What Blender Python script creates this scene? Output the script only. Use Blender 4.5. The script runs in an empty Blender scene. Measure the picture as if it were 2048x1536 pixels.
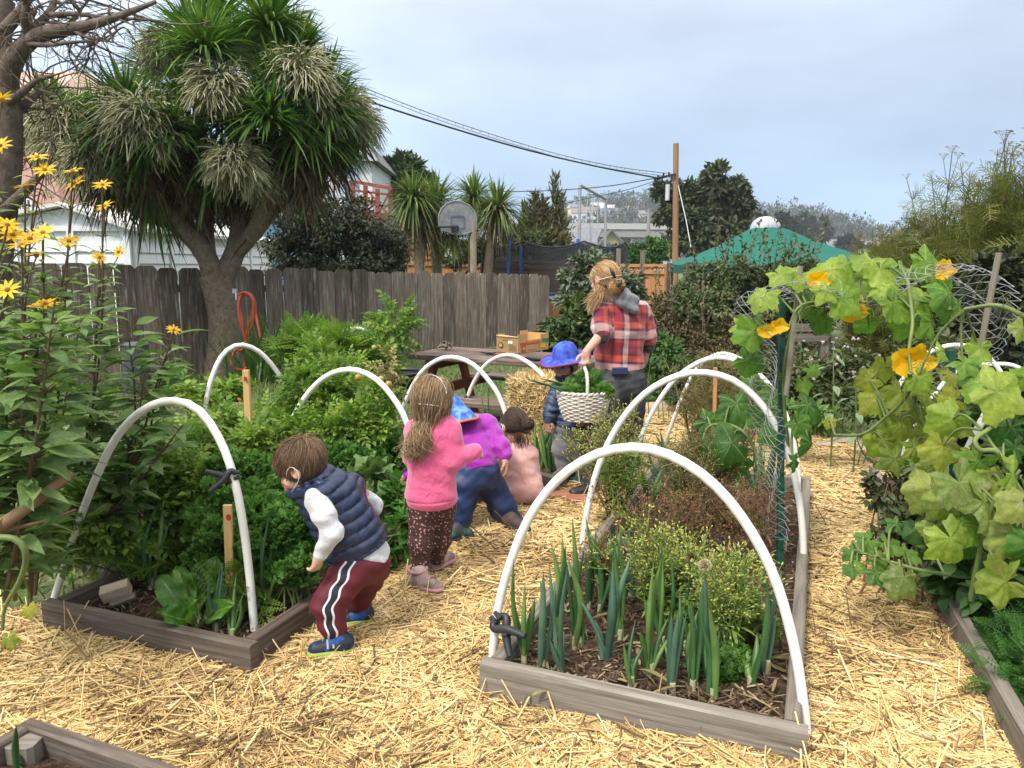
import bpy,math,random
import numpy as np
from mathutils import Vector,Matrix
# ------------------------------------------------------------------ camera, sky, sun, exposure
SC=bpy.context.scene
COL=SC.collection
R=math.radians
F,PITCH,CAMZ=1500.0,R(9.0),1.55
cam_d=bpy.data.cameras.new('camera')
cam_d.sensor_width=36.0
cam_d.lens=36.0*F/2048.0
cam_d.clip_start,cam_d.clip_end=0.05,4000.0
cam=bpy.data.objects.new('camera',cam_d)
cam.location=(0,0,CAMZ)
cam.rotation_euler=(R(90)-PITCH,0,0)
COL.objects.link(cam)
SC.camera=cam
SUN_EL,SUN_AZ=52.0,215.0  # degrees; azimuth clockwise from +Y (the view direction)
wd=bpy.data.worlds.new('World')
SC.world=wd
wd.use_nodes= True
nt=wd.node_tree
nt.nodes.clear()
N=nt.nodes.new
L=nt.links.new
out=N('ShaderNodeOutputWorld');bg=N('ShaderNodeBackground')
sky=N('ShaderNodeTexSky');sky.sky_type='NISHITA';sky.sun_disc= False
sky.sun_elevation=R(SUN_EL);sky.sun_rotation=R(SUN_AZ)
sky.air_density=1.0;sky.dust_density=2.0;sky.ozone_density=1.5
tc=N('ShaderNodeTexCoord');sep=N('ShaderNodeSeparateXYZ')
L(tc.outputs['Generated'],sep.inputs[0])
ramp=N('ShaderNodeValToRGB')  # high fog: paler and brighter towards the zenith
L(sep.outputs['Z'],ramp.inputs[0])
els=ramp.color_ramp.elements
els[0].position=0.0;els[0].color=(2.9,4.7,7.0,1)
els[1].position=1.0;els[1].color=(19,18.6,18,1)
for p,c in((0.06,(3.0,4.7,6.9,1)),(0.16,(3.9,5.0,6.5,1)),(0.30,(5.2,5.9,7.0,1)),(0.42,(8.2,8.6,9.4,1)),(0.7,(13.0,13.0,13.2,1))):
 e=els.new(p);e.color=c
mp=N('ShaderNodeMapping');mp.inputs['Scale'].default_value=(1.6,1.6,4.5)
L(tc.outputs['Generated'],mp.inputs[0])
nz=N('ShaderNodeTexNoise');nz.inputs['Scale'].default_value=1.7;nz.inputs['Detail'].default_value=5.0;nz.inputs['Roughness'].default_value=0.5
L(mp.outputs[0],nz.inputs['Vector'])
mr=N('ShaderNodeMapRange');mr.inputs[1].default_value=0.3;mr.inputs[2].default_value=0.7;mr.inputs[3].default_value=0.80;mr.inputs[4].default_value=1.16
L(nz.outputs[0],mr.inputs[0])
# the fog bank is thinner and brighter towards the left of the view
mrx=N('ShaderNodeMapRange');mrx.inputs[1].default_value=-0.65;mrx.inputs[2].default_value=0.1;mrx.inputs[3].default_value=1.5;mrx.inputs[4].default_value=1.0
L(sep.outputs['X'],mrx.inputs[0])
mm=N('ShaderNodeMath');mm.operation='MULTIPLY'
L(mr.outputs[0],mm.inputs[0]);L(mrx.outputs[0],mm.inputs[1])
vm=N('ShaderNodeVectorMath');vm.operation='SCALE'
L(ramp.outputs[0],vm.inputs[0]);L(mm.outputs[0],vm.inputs['Scale'])
mix=N('ShaderNodeMix');mix.data_type='RGBA';mix.inputs[0].default_value=0.86
L(sky.outputs[0],mix.inputs[6]);L(vm.outputs[0],mix.inputs[7])
L(mix.outputs[2],bg.inputs[0]);bg.inputs[1].default_value=0.1
L(bg.outputs[0],out.inputs[0])
sun_d=bpy.data.lights.new('sun','SUN')
sun_d.energy=2.4;sun_d.angle=R(9);sun_d.color=(1.0,0.95,0.87)
sun=bpy.data.objects.new('sun',sun_d)
sv=Vector((math.sin(R(SUN_AZ))*math.cos(R(SUN_EL)),math.cos(R(SUN_AZ))*math.cos(R(SUN_EL)),math.sin(R(SUN_EL))))
sun.rotation_euler=sv.to_track_quat('Z','Y').to_euler()
COL.objects.link(sun)
SC.view_settings.view_transform='Standard'
SC.view_settings.look='None'
SC.view_settings.exposure=0.62
SC.view_settings.gamma=1.0
SC.cycles.max_bounces=6
SC.cycles.transparent_max_bounces=12
SC.cycles.sample_clamp_indirect=6.0
# ------------------------------------------------------------------ where a picture point lies in the garden
CP,SP=math.cos(PITCH),math.sin(PITCH)
def ray(px,py):
 x=(px-1024.0)/F;y=(768.0-py)/F
 return np.array((x,CP+y*SP,-SP+y*CP))
def P(px,py,Y):  # at world depth Y
 d=ray(px,py)
 return np.array((0,0,CAMZ))+d*(Y/d[1])
def G(px,py,z=0.0):  # on the level z
 d=ray(px,py)
 return np.array((0,0,CAMZ))+d*((z-CAMZ)/d[2])
def PV(px,py,A,B):  # on the upright plane through ground points A, B
 d=ray(px,py)
 n=np.array((-(B[1]-A[1]),B[0]-A[0]))
 t=(A[0]*n[0]+A[1]*n[1])/(d[0]*n[0]+d[1]*n[1])
 return np.array((0,0,CAMZ))+d*t
def ppm(Y):  # photo pixels per metre at depth Y
 return F/Y
rng=np.random.default_rng(11)
def V3(*a): return np.array(a,float)
def nrm(v,axis=-1):
 v=np.asarray(v,float)
 return v/(np.linalg.norm(v,axis=axis,keepdims= True )+1e-9)
 # ------------------------------------------------------------------ mesh builder
class MB:
 def __init__(s):
  s.v=[];s.q=[];s.t=[];s.qm=[];s.tm=[];s.at=[];s.n=0
 def add(s,v,f,m=0,rnd= None ,u= None ,w= None ):
  v=np.asarray(v,float).reshape(-1,3);f=np.asarray(f,int)
  n=len(v)
  a=np.zeros((n,3),np.float32)
  a[:,0]=rng.random() if rnd is None else rnd
  if u is not None :a[:,1]=u
  if w is not None :a[:,2]=w
  if f.shape[1]==4:
   s.q.append(f+s.n);s.qm.append(np.full(len(f),m))
  else :
   s.t.append(f+s.n);s.tm.append(np.full(len(f),m))
  s.v.append(v);s.at.append(a);s.n+=n
  return s
 def build(s,name,mats,parent= None ,smooth= True ,origin= None ,colors= None ):
  v=np.concatenate(s.v);a=np.concatenate(s.at)
  q=np.concatenate(s.q) if s.q else np.zeros((0,4),int)
  t=np.concatenate(s.t) if s.t else np.zeros((0,3),int)
  mi=np.concatenate([*(s.qm or[np.zeros(0,int)]),*(s.tm or[np.zeros(0,int)])])
  org=np.array(parent.get('org',(0,0,0))) if parent is not None else(np.zeros(3) if origin is None else np.asarray(origin,float))
  v=v-org
  me=bpy.data.meshes.new(name)
  me.vertices.add(len(v));me.vertices.foreach_set('co',v.astype(np.float32).ravel())
  nl=len(q)*4+len(t)*3
  me.loops.add(nl);me.loops.foreach_set('vertex_index',np.concatenate([q.ravel(),t.ravel()]).astype(np.int32))
  me.polygons.add(len(q)+len(t))
  ls=np.concatenate([np.arange(len(q))*4,len(q)*4+np.arange(len(t))*3])
  me.polygons.foreach_set('loop_start',ls.astype(np.int32))
  me.polygons.foreach_set('material_index',mi.astype(np.int32))
  if not isinstance(mats,(list,tuple)):mats=[mats]
  for m in mats:me.materials.append(m)
  for k,nm in enumerate(('rnd','u','w')):
   me.attributes.new(nm,'FLOAT','POINT').data.foreach_set('value',np.ascontiguousarray(a[:,k]))
  me.update(calc_edges= True )
  me.polygons.foreach_set('use_smooth',np.full(len(q)+len(t),bool(smooth)))
  me.validate()
  o=bpy.data.objects.new(name,me)
  COL.objects.link(o)
  if parent is not None :
   o.parent=parent
  else :
   o.location=org
  o['org']=[float(x) for x in org]
  return o
def tag(o,label,cat,group= None ,kind= None ):
 if label:o['label']=label
 if cat:o['category']=cat
 if group:o['group']=group
 if kind:o['kind']=kind
 return o
def thing(name,label,cat,loc=(0,0,0),group= None ):
 o=bpy.data.objects.new(name,None )
 o.empty_display_size=0.1
 o.location=tuple(float(x) for x in loc);o['org']=[float(x) for x in loc]
 COL.objects.link(o)
 return tag(o,label,cat,group)
def copy_tree(o,parent= None ):
 c=o.copy();COL.objects.link(c)
 if parent is not None :c.parent=parent
 for ch in[x for x in COL.objects if x.parent==o]:
  copy_tree(ch,c)
 return c
 # ------------------------------------------------------------------ shapes
QB=np.array([[0,1,3,2],[4,6,7,5],[0,4,5,1],[2,3,7,6],[0,2,6,4],[1,5,7,3]])
def beam(mb,p0,p1,w,h,up=(0,0,1),m=0,rnd= None ,bev=0.0,seg=1):
 """a plank from p0 to p1; w across, h along up; u runs along the grain"""
 p0=np.asarray(p0,float);p1=np.asarray(p1,float)
 d=nrm(p1-p0);s=np.cross(d,np.asarray(up,float))
 if np.linalg.norm(s)<1e-4:s=np.cross(d,(1.0,0,0))
 s=nrm(s);t=np.cross(s,d)
 ln=np.linalg.norm(p1-p0)
 b=min(bev if bev else 0.0,w*.45,h*.45)
 if b>0:
  pr=[(-w/2+b,-h/2),(w/2-b,-h/2),(w/2,-h/2+b),(w/2,h/2-b),(w/2-b,h/2),(-w/2+b,h/2),(-w/2,h/2-b),(-w/2,-h/2+b)]
 else :
  pr=[(-w/2,-h/2),(w/2,-h/2),(w/2,h/2),(-w/2,h/2)]
 k=len(pr)
 off=rng.random()*50
 vs,us,ws,fs=[],[],[],[]
 for i in range(k):  # separate verts per side for crisp edges and clean grain
  a,c=pr[i],pr[(i+1)%k]
  base=len(vs)
  for(x,y) in(a,c):
   for e in(p0,p1):
    vs.append(e+s*x+t*y);us.append((0 if e is p0 else ln)+off);ws.append(x+y*1.3+off)
  fs.append([base,base+1,base+3,base+2])
 r_=rng.random() if rnd is None else rnd
 mb.add(vs,fs,m,r_,us,ws)
 for e in(p0,p1):
  ve=[e+s*x+t*y for x,y in pr]
  uu=[off+x for x,y in pr];ww=[off+y for x,y in pr]
  if k==4:mb.add(ve,[[0,1,2,3]],m,r_,uu,ww)
  else :mb.add(ve,[[0,1,2,3],[0,3,4,7],[4,5,6,7]],m,r_,uu,ww)
def box(mb,c,sz,rz=0.0,m=0,rnd= None ,bev=0.0):
 c=np.asarray(c,float);d=V3(math.cos(rz),math.sin(rz),0)
 beam(mb,c-d*sz[0]/2,c+d*sz[0]/2,sz[1],sz[2],(0,0,1),m,rnd,bev)
def resample(pts,n):
 pts=np.asarray(pts,float)
 k=len(pts)
 if k==2:
  t=np.linspace(0,1,n)[:,None ]
  return pts[0]*(1-t)+pts[1]*t
 ext=np.vstack([2*pts[0]-pts[1],pts,2*pts[-1]-pts[-2]])
 dl=np.concatenate([[0],np.cumsum(np.linalg.norm(np.diff(pts,axis=0),axis=1))])
 tt=np.linspace(0,dl[-1],n)
 o=[]
 for x in tt:
  i=min(max(np.searchsorted(dl,x,'right')-1,0),k-2)
  f=(x-dl[i])/max(dl[i+1]-dl[i],1e-9)
  a,b,c,d=ext[i],ext[i+1],ext[i+2],ext[i+3]
  o.append(.5*((2*b)+(c-a)*f+(2*a-5*b+4*c-d)*f*f+(3*b-a-3*c+d)*f**3))
 return np.array(o)
def tube(mb,pts,r,sides=10,n= None ,m=0,rnd= None ,cap= True ):
 pts=np.asarray(pts,float)
 if n:pts=resample(pts,n)
 k=len(pts)
 r=np.interp(np.linspace(0,1,k),np.linspace(0,1,len(np.atleast_1d(r))),np.atleast_1d(r)) if np.size(r)>1 else np.full(k,float(np.ravel(r)[0]))
 t=nrm(np.gradient(pts,axis=0))
 ref=V3(0,0,1) if abs(t[0][2])<.9 else V3(1,0,0)
 s=nrm(np.cross(t[0],ref));vs=[];us=[];ws=[]
 ang=np.linspace(0,2*np.pi,sides,endpoint= False )
 dl=np.concatenate([[0],np.cumsum(np.linalg.norm(np.diff(pts,axis=0),axis=1))])
 for i in range(k):
  s=nrm(s-t[i]*np.dot(s,t[i]));b=np.cross(t[i],s)
  vs.append(pts[i]+r[i]*(np.cos(ang)[:,None ]*s+np.sin(ang)[:,None ]*b))
  us.append(np.full(sides,dl[i]));ws.append(ang*r[i])
 vs=np.concatenate(vs)
 i=np.arange(k-1)[:,None ]*sides;j=np.arange(sides)[ None ,:];j2=(j+1)%sides
 f=np.stack([i+j,i+j2,i+sides+j2,i+sides+j],-1).reshape(-1,4)
 rr=rng.random() if rnd is None else rnd
 mb.add(vs,f,m,rr,np.concatenate(us),np.concatenate(ws))
 if cap:
  for e in(0,k-1):
   c=np.vstack([vs[e*sides:(e+1)*sides],pts[e]])
   mb.add(c,[[a,(a+1)%sides,sides] for a in range(sides)],m,rr)
def tubes(mb,paths,radii,sides=5,m=0,rnd= None ):
 """many thin tubes at once: paths (m,k,3), radii (m,k)"""
 paths=np.asarray(paths,float);M_,K=paths.shape[:2]
 if M_==0: return
 radii=np.broadcast_to(np.asarray(radii,float),(M_,K)) if np.ndim(radii)<2 or np.shape(radii)!=(M_,K) else np.asarray(radii)
 t=nrm(np.gradient(paths,axis=1))
 mt=nrm(paths[:,-1]-paths[:,0])
 ref=np.where(np.abs(mt[:,2:3])>.85,V3(1,.2,0)[ None ],V3(.1,0,1)[ None ])
 s=nrm(np.cross(t,ref[:,None ,:]));b=np.cross(t,s)
 ang=np.linspace(0,2*np.pi,sides,endpoint= False )
 v=paths[:,:,None ]+radii[:,:,None ,None ]*(np.cos(ang)[ None ,None ,:,None ]*s[:,:,None ]+np.sin(ang)[ None ,None ,:,None ]*b[:,:,None ])
 i=np.arange(M_)[:,None ,None ]*K*sides+np.arange(K-1)[ None ,:,None ]*sides
 j=np.arange(sides)[ None ,None ,:];j2=(j+1)%sides
 f=np.stack(np.broadcast_arrays(i+j,i+j2,i+sides+j2,i+sides+j),-1).reshape(-1,4)
 rr=np.repeat(rng.random(M_) if rnd is None else np.broadcast_to(rnd,(M_,)),K*sides)
 uu=np.tile(np.repeat(np.linspace(0,1,K),sides),M_)
 mb.add(v.reshape(-1,3),f,m,rr,uu)
def ribbons(mb,paths,widths,fold=0.25,m=0,rnd= None ,side= None ,roll=0.0):
 """many leaf blades: paths (m,k,3), widths (m,k) full width, folded along the middle"""
 paths=np.asarray(paths,float);M_,K=paths.shape[:2]
 if M_==0: return
 widths=np.broadcast_to(np.asarray(widths,float),(M_,K))
 t=nrm(np.gradient(paths,axis=1))
 if side is None :
  mt=nrm(paths[:,-1]-paths[:,0])
  ref=np.where(np.abs(mt[:,2:3])>.93,nrm(rng.normal(size=(M_,3))),V3(0.02,0.01,1)[ None ])
  side=nrm(np.cross(t,ref[:,None ,:]))
 else :
  side=np.broadcast_to(np.asarray(side)[:,None ,:],paths.shape)
  side=nrm(side-t*np.sum(side*t,-1,keepdims= True ))
 up=np.cross(side,t)
 if np.ndim(roll) or roll:
  rl=np.broadcast_to(roll,(M_,))[:,None ,None ]
  side,up=side*np.cos(rl)+up*np.sin(rl),up*np.cos(rl)-side*np.sin(rl)
 h=widths[...,None ]/2
 v=np.stack([paths-side*h+up*h*fold,paths,paths+side*h+up*h*fold],2)
 i=np.arange(M_)[:,None ,None ]*K*3+np.arange(K-1)[ None ,:,None ]*3
 j=np.arange(2)[ None ,None ,:]
 f=np.stack(np.broadcast_arrays(i+j,i+j+1,i+3+j+1,i+3+j),-1).reshape(-1,4)
 rr=np.repeat(rng.random(M_) if rnd is None else np.broadcast_to(rnd,(M_,)),K*3)
 uu=np.tile(np.repeat(np.linspace(0,1,K),3),M_)
 ww=np.tile(np.array([-1,0,1.0]),M_*K)
 mb.add(v.reshape(-1,3),f,m,rr,uu,ww)
class Tpl:
 """a leaf (or sprig) to be scattered: y is its length, z its upper face"""
 def __init__(s):s.v=np.zeros((0,3));s.f=np.zeros((0,4),int);s.u=np.zeros(0);s.w=np.zeros(0)
 def join(s,v,f,u,w):
  s.f=np.vstack([s.f,np.asarray(f)+len(s.v)]);s.v=np.vstack([s.v,v]);s.u=np.concatenate([s.u,u]);s.w=np.concatenate([s.w,w]); return s
 def merge(s,o,M=np.eye(3),loc=(0,0,0),sc=1.0):
  return s.join((o.v*sc)@M.T+np.asarray(loc),o.f,o.u,o.w)
def leaf_tpl(W=.4,n=4,fold=.2,droop=.25,peak=.38,wave=0.0,pw=1.0):
 t=np.linspace(0,1,n+1)
 prof=np.where(t<peak,np.sin(np.pi/2*t/peak)**.9,np.cos(np.pi/2*(t-peak)/(1-peak))**pw)
 prof=np.maximum(prof,.03)
 v,u,w=[],[],[]
 for i,x in enumerate(t):
  z=-droop*x*x
  for k in(-1,0,1):
   v.append((k*W/2*prof[i],x,z+abs(k)*fold*W/2*prof[i]+wave*math.sin(x*9+k)*abs(k)))
   u.append(x);w.append(k)
 f=[[i*3+j,i*3+j+1,i*3+4+j,i*3+3+j] for i in range(n) for j in(0,1)]
 T=Tpl(); return T.join(np.array(v),f,np.array(u),np.array(w,float))
def rotz(a):c,s=math.cos(a),math.sin(a); return np.array([[c,-s,0],[s,c,0],[0,0,1]])
def rotx(a):c,s=math.cos(a),math.sin(a); return np.array([[1,0,0],[0,c,-s],[0,s,c]])
def roty(a):c,s=math.cos(a),math.sin(a); return np.array([[c,0,s],[0,1,0],[-s,0,c]])
def frames(f,n):
 f=nrm(f);s=nrm(np.cross(f,n));n2=np.cross(s,f)
 return np.stack([s,f,n2],-1)  # columns
def scatter(mb,T,pos,fwd,up,sc,m=0,rnd= None ):
 pos=np.asarray(pos,float);M_=len(pos)
 if M_==0: return
 A=frames(np.broadcast_to(fwd,pos.shape),np.broadcast_to(up,pos.shape))
 sc=np.broadcast_to(sc,(M_,))
 v=np.einsum('mij,nj->mni',A,T.v)*sc[:,None ,None ]+pos[:,None ]
 n=len(T.v)
 f=(np.arange(M_)[:,None ,None ]*n+T.f[ None ]).reshape(-1,T.f.shape[1])
 rr=np.repeat(rng.random(M_) if rnd is None else np.broadcast_to(rnd,(M_,)),n)
 mb.add(v.reshape(-1,3),f,m,rr,np.tile(T.u,M_),np.tile(T.w,M_))
def rdir(n,zmin=-1.0,zmax=1.0):
 z=rng.uniform(zmin,zmax,n);a=rng.uniform(0,2*np.pi,n);r_=np.sqrt(np.maximum(0,1-z*z))
 return np.stack([r_*np.cos(a),r_*np.sin(a),z],-1)
 # ------------------------------------------------------------------ materials
def newmat(name):
 m=bpy.data.materials.new(name);m.use_nodes= True
 t=m.node_tree;t.nodes.clear()
 o=t.nodes.new('ShaderNodeOutputMaterial');b=t.nodes.new('ShaderNodeBsdfPrincipled')
 t.links.new(b.outputs[0],o.inputs[0])
 return m,t,b,o
def rgba(c): return(c[0],c[1],c[2],1.0)
def ramp_node(t,fac,cols,pos= None ,interp='LINEAR'):
 r_=t.nodes.new('ShaderNodeValToRGB');e=r_.color_ramp.elements;r_.color_ramp.interpolation=interp
 pos=pos or list(np.linspace(0,1,len(cols)))
 e[0].position=pos[0];e[0].color=rgba(cols[0]);e[1].position=pos[-1];e[1].color=rgba(cols[-1])
 for p,c in list(zip(pos,cols))[1:-1]:
  x=e.new(p);x.color=rgba(c)
 t.links.new(fac,r_.inputs[0]); return r_.outputs[0]
def attr(t,n):
 a=t.nodes.new('ShaderNodeAttribute');a.attribute_name=n; return a.outputs['Fac']
def noise_node(t,scale,detail=4.0,vec= None ,rough=.55):
 n=t.nodes.new('ShaderNodeTexNoise');n.inputs['Scale'].default_value=scale;n.inputs['Detail'].default_value=detail;n.inputs['Roughness'].default_value=rough
 if vec is None :
  g=t.nodes.new('ShaderNodeTexCoord');vec=g.outputs['Object']
 t.links.new(vec,n.inputs['Vector']); return n.outputs[0]
def math_node(t,op,a,b= None ):
 n=t.nodes.new('ShaderNodeMath');n.operation=op
 for i,x in enumerate((a,b)):
  if x is None : continue
  if isinstance(x,(int,float)):n.inputs[i].default_value=x
  else :t.links.new(x,n.inputs[i])
 return n.outputs[0]
def mixcol(t,fac,a,b,mode='MIX'):
 n=t.nodes.new('ShaderNodeMix');n.data_type='RGBA';n.blend_type=mode
 for i,x in((0,fac),(6,a),(7,b)):
  if isinstance(x,(int,float)):n.inputs[i].default_value=x
  elif isinstance(x,tuple):n.inputs[i].default_value=rgba(x)
  else :t.links.new(x,n.inputs[i])
 return n.outputs[2]
def bump_node(t,b,h,strength=.4,dist=.01):
 n=t.nodes.new('ShaderNodeBump');n.inputs['Strength'].default_value=strength;n.inputs['Distance'].default_value=dist
 t.links.new(h,n.inputs['Height']);t.links.new(n.outputs[0],b.inputs['Normal'])
def solid(name,col,rough=.6,var=.18,scale=6.0,bump=0.0,bscale=60.0,spec=.4,metal=0.0,byrnd=0.0,dirt= None ,dscale=3.0,dpos=(.5,.7)):
 m,t,b,o=newmat(name)
 c=np.array(col)
 base=ramp_node(t,noise_node(t,scale),[tuple(c*(1-var)),tuple(np.minimum(c*(1+var),.95))],[.3,.7])
 if byrnd:
  base=mixcol(t,1.0,base,ramp_node(t,attr(t,'rnd'),[(1-byrnd,)*3,(1+byrnd*.4,)*3]),'MULTIPLY')
 if dirt is not None :
  base=mixcol(t,ramp_node(t,noise_node(t,dscale,6.0,rough=.65),[(0,0,0),(1,1,1)],list(dpos)),base,dirt)
 t.links.new(base,b.inputs['Base Color'])
 b.inputs['Roughness'].default_value=rough;b.inputs['Specular IOR Level'].default_value=spec;b.inputs['Metallic'].default_value=metal
 if bump:bump_node(t,b,noise_node(t,bscale,5.0),bump)
 return m
def leafmat(name,cols,trans=.3,rough=.5,vein= None ,spot= None ,spec=.35,pos= None ,tip= None ):
 m,t,b,o=newmat(name)
 base=ramp_node(t,attr(t,'rnd'),cols,pos)
 if tip:base=mixcol(t,ramp_node(t,attr(t,'u'),[(0,0,0),(1,1,1)],[.55,1.0]),base,tip)
 if vein:
  v=ramp_node(t,math_node(t,'ABSOLUTE',attr(t,'w')),[(.8,)*3,(0,0,0)],[0,.15])
  base=mixcol(t,v,base,vein)
 if vein:
  base=mixcol(t,1.0,base,ramp_node(t,noise_node(t,48.0,5.0,rough=.7),[(.7,.74,.7),(1.22,1.18,1.2)],[.32,.68]),'MULTIPLY');bump_node(t,b,noise_node(t,55.0,4.0),.6,.008)
 if spot:
  base=mixcol(t,ramp_node(t,noise_node(t,26.0,5.0,rough=.7),[(0,0,0),(.85,)*3],[.52,.68]),base,spot)
 base=mixcol(t,1.0,base,ramp_node(t,noise_node(t,9.0),[(.72,.74,.7),(1.25,1.22,1.15)],[.3,.7]),'MULTIPLY')
 t.links.new(base,b.inputs['Base Color'])
 b.inputs['Roughness'].default_value=rough;b.inputs['Specular IOR Level'].default_value=spec
 tr=t.nodes.new('ShaderNodeBsdfTranslucent')
 t.links.new(mixcol(t,1.0,base,(1.0,1.15,.55),'MULTIPLY'),tr.inputs[0])
 ms=t.nodes.new('ShaderNodeMixShader');ms.inputs[0].default_value=trans
 t.links.new(b.outputs[0],ms.inputs[1]);t.links.new(tr.outputs[0],ms.inputs[2]);t.links.new(ms.outputs[0],o.inputs[0])
 return m
def woodmat(name,dark,mid,light,rough=.75,grain=26.0,patch= None ,pscale=2.2,ppos=(.52,.66),bump=.35,byrnd=.25):
 m,t,b,o=newmat(name)
 cx=t.nodes.new('ShaderNodeCombineXYZ')
 t.links.new(math_node(t,'MULTIPLY',attr(t,'u'),1.1),cx.inputs[0]);t.links.new(math_node(t,'MULTIPLY',attr(t,'w'),grain),cx.inputs[1])
 t.links.new(math_node(t,'MULTIPLY',attr(t,'rnd'),37.0),cx.inputs[2])
 g=noise_node(t,2.2,8.0,cx.outputs[0],.68)
 base=ramp_node(t,g,[dark,mid,light],[.3,.5,.72])
 base=mixcol(t,1.0,base,ramp_node(t,attr(t,'rnd'),[(1-byrnd,)*3,(1+byrnd*.5,)*3]),'MULTIPLY')
 if patch is not None :
  c2=t.nodes.new('ShaderNodeCombineXYZ')
  t.links.new(attr(t,'u'),c2 .inputs[0]);t.links.new(math_node(t,'MULTIPLY',attr(t,'w'),9.0),c2 .inputs[1]);t.links.new(math_node(t,'MULTIPLY',attr(t,'rnd'),19.0),c2 .inputs[2])
  base=mixcol(t,ramp_node(t,noise_node(t,pscale,7.0,c2 .outputs[0],.7),[(0,0,0),(.9,)*3],list(ppos)),base,patch)
 t.links.new(base,b.inputs['Base Color']);b.inputs['Roughness'].default_value=rough;b.inputs['Specular IOR Level'].default_value=.25
 bump_node(t,b,g,bump,.006)
 return m
 # ------------------------------------------------------------------ shared materials of the setting
M={}
M['fence']=woodmat('weathered_fence_wood',(.085,.06,.045),(.19,.145,.11),(.32,.27,.22),grain=16,patch=(.36,.36,.31),ppos=(.54,.68),byrnd=.55)
M['grey_wood']=woodmat('grey_weathered_board',(.10,.085,.068),(.19,.165,.135),(.29,.26,.22),grain=30,patch=(.12,.09,.06),ppos=(.58,.72))
M['dark_wood']=woodmat('dark_weathered_board',(.055,.042,.033),(.11,.085,.066),(.2,.165,.13),grain=28,patch=(.24,.22,.18),ppos=(.6,.74))
M['cedar']=woodmat('orange_cedar',(.30,.13,.05),(.46,.22,.09),(.58,.32,.15),grain=20,byrnd=.2)
M['redwood']=woodmat('red_stained_wood',(.13,.04,.025),(.22,.07,.04),(.3,.11,.07),grain=14)
M['fresh_wood']=woodmat('fresh_pine',(.46,.27,.10),(.60,.38,.16),(.70,.48,.23),grain=34,byrnd=.08)
M['table_wood']=woodmat('picnic_table_wood',(.06,.035,.025),(.13,.09,.07),(.24,.2,.17),grain=22,patch=(.3,.27,.23),ppos=(.55,.7))
M['pole_wood']=woodmat('pole_wood',(.22,.12,.06),(.35,.2,.105),(.44,.27,.15),grain=16)
M['bark']=solid('grey_brown_bark',(.21,.16,.115),.9,.3,14,.9,38,.15,dirt=(.09,.065,.045),dscale=28,dpos=(.48,.66))
M['bark_dark']=solid('dark_bark',(.12,.09,.07),.9,.35,10,.9,30,.15,dirt=(.2,.17,.14),dscale=8)
M['white_vinyl']=solid('white_vinyl',(.74,.76,.77),.5,.06,2.0,dirt=(.55,.55,.5),dscale=2.0,dpos=(.55,.8))
M['soil']=solid('dark_soil',(.055,.036,.024),.95,.5,18,1.0,70,.1,dirt=(.13,.085,.05),dscale=40,dpos=(.5,.66))
M['blue_steel']=solid('blue_steel',(.03,.12,.42),.45,.1)
M['grey_metal']=solid('galvanised_metal',(.42,.43,.44),.45,.15,metal=.6)
M['black_plastic']=solid('black_plastic',(.025,.026,.028),.42,.2,20)
M['pvc']=solid('white_pvc',(.80,.78,.72),.38,.04,3,dirt=(.55,.47,.36),dscale=7,dpos=(.6,.82))
M['window']=solid('window_glass',(.08,.1,.12),.08,.1,spec=.7)
M['dark_roof']=solid('grey_shingle',(.16,.165,.175),.9,.2,3)
M['teal']=solid('green_canvas',(.002,.105,.072),.7,.12,1.2,spec=.2)
M['concrete']=solid('concrete',(.26,.255,.24),.9,.15,2)
# ------------------------------------------------------------------ ground, far hills
mg,t,b,o=newmat('ground_earth')
base=ramp_node(t,noise_node(t,.9,8.0,rough=.65),[(.05,.08,.02),(.08,.115,.03),(.13,.125,.05),(.10,.08,.045)],[.3,.45,.58,.75])
base=mixcol(t,1.0,base,ramp_node(t,noise_node(t,30.0,5.0),[(.55,)*3,(1.3,)*3],[.3,.7]),'MULTIPLY')
t.links.new(base,b.inputs['Base Color']);b.inputs['Roughness'].default_value=.95
bump_node(t,b,noise_node(t,45.0,6.0),.8,.03)
mb=MB()
xs=np.concatenate([[-900,-300,-100,-40],np.linspace(-14,14,57),[40,100,300,900]])
ys=np.concatenate([[-300,-60,-10],np.linspace(0,18,40),[30,60,150,300,600,900]])
gx,gy=np.meshgrid(xs,ys,indexing='ij')
gz=np.zeros_like(gx)-.012+np.where((np.abs(gx)<14)&(gy<18)&(gy>0),.018*np.sin(gx*2.1+gy)*np.sin(gy*1.7),0)
nx,ny=gx.shape
ii,jj=np.meshgrid(np.arange(nx-1),np.arange(ny-1),indexing='ij')
k0=(ii*ny+jj).ravel()
mb.add(np.stack([gx,gy,gz],-1).reshape(-1,3),np.stack([k0,k0+ny,k0+ny+1,k0+1],-1))
tag(mb.build('ground',mg),None ,None ,kind='structure')
def hill(name,prof,Y,depth,mat,bump=2.0):
 px=np.array([p[0] for p in prof],float);zz=np.array([P(p[0],p[1],Y)[2] for p in prof])
 n=120
 pxx=np.linspace(px[0],px[-1],n);zt=np.interp(pxx,px,zz)
 zt=zt+rng.normal(size=n)*.0
 rows=[]
 for k,(f,dy) in enumerate(((0,-depth),(.35,-depth*.7),(.7,-depth*.35),(1,0),(.8,depth*.5),(0,depth*1.2))):
  x=(pxx-1024)/F*(Y)
  rows.append(np.stack([x,np.full(n,Y+dy),-1+(zt+1)*f],-1))
 v=np.array(rows)
 i,j=np.meshgrid(np.arange(len(rows)-1),np.arange(n-1),indexing='ij')
 k0=(i*n+j).ravel()
 m_=MB();m_.add(v.reshape(-1,3),np.stack([k0,k0+1,k0+n+1,k0+n],-1))
 return tag(m_.build(name,mat),None ,None ,kind='structure'),(pxx,zt)
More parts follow.
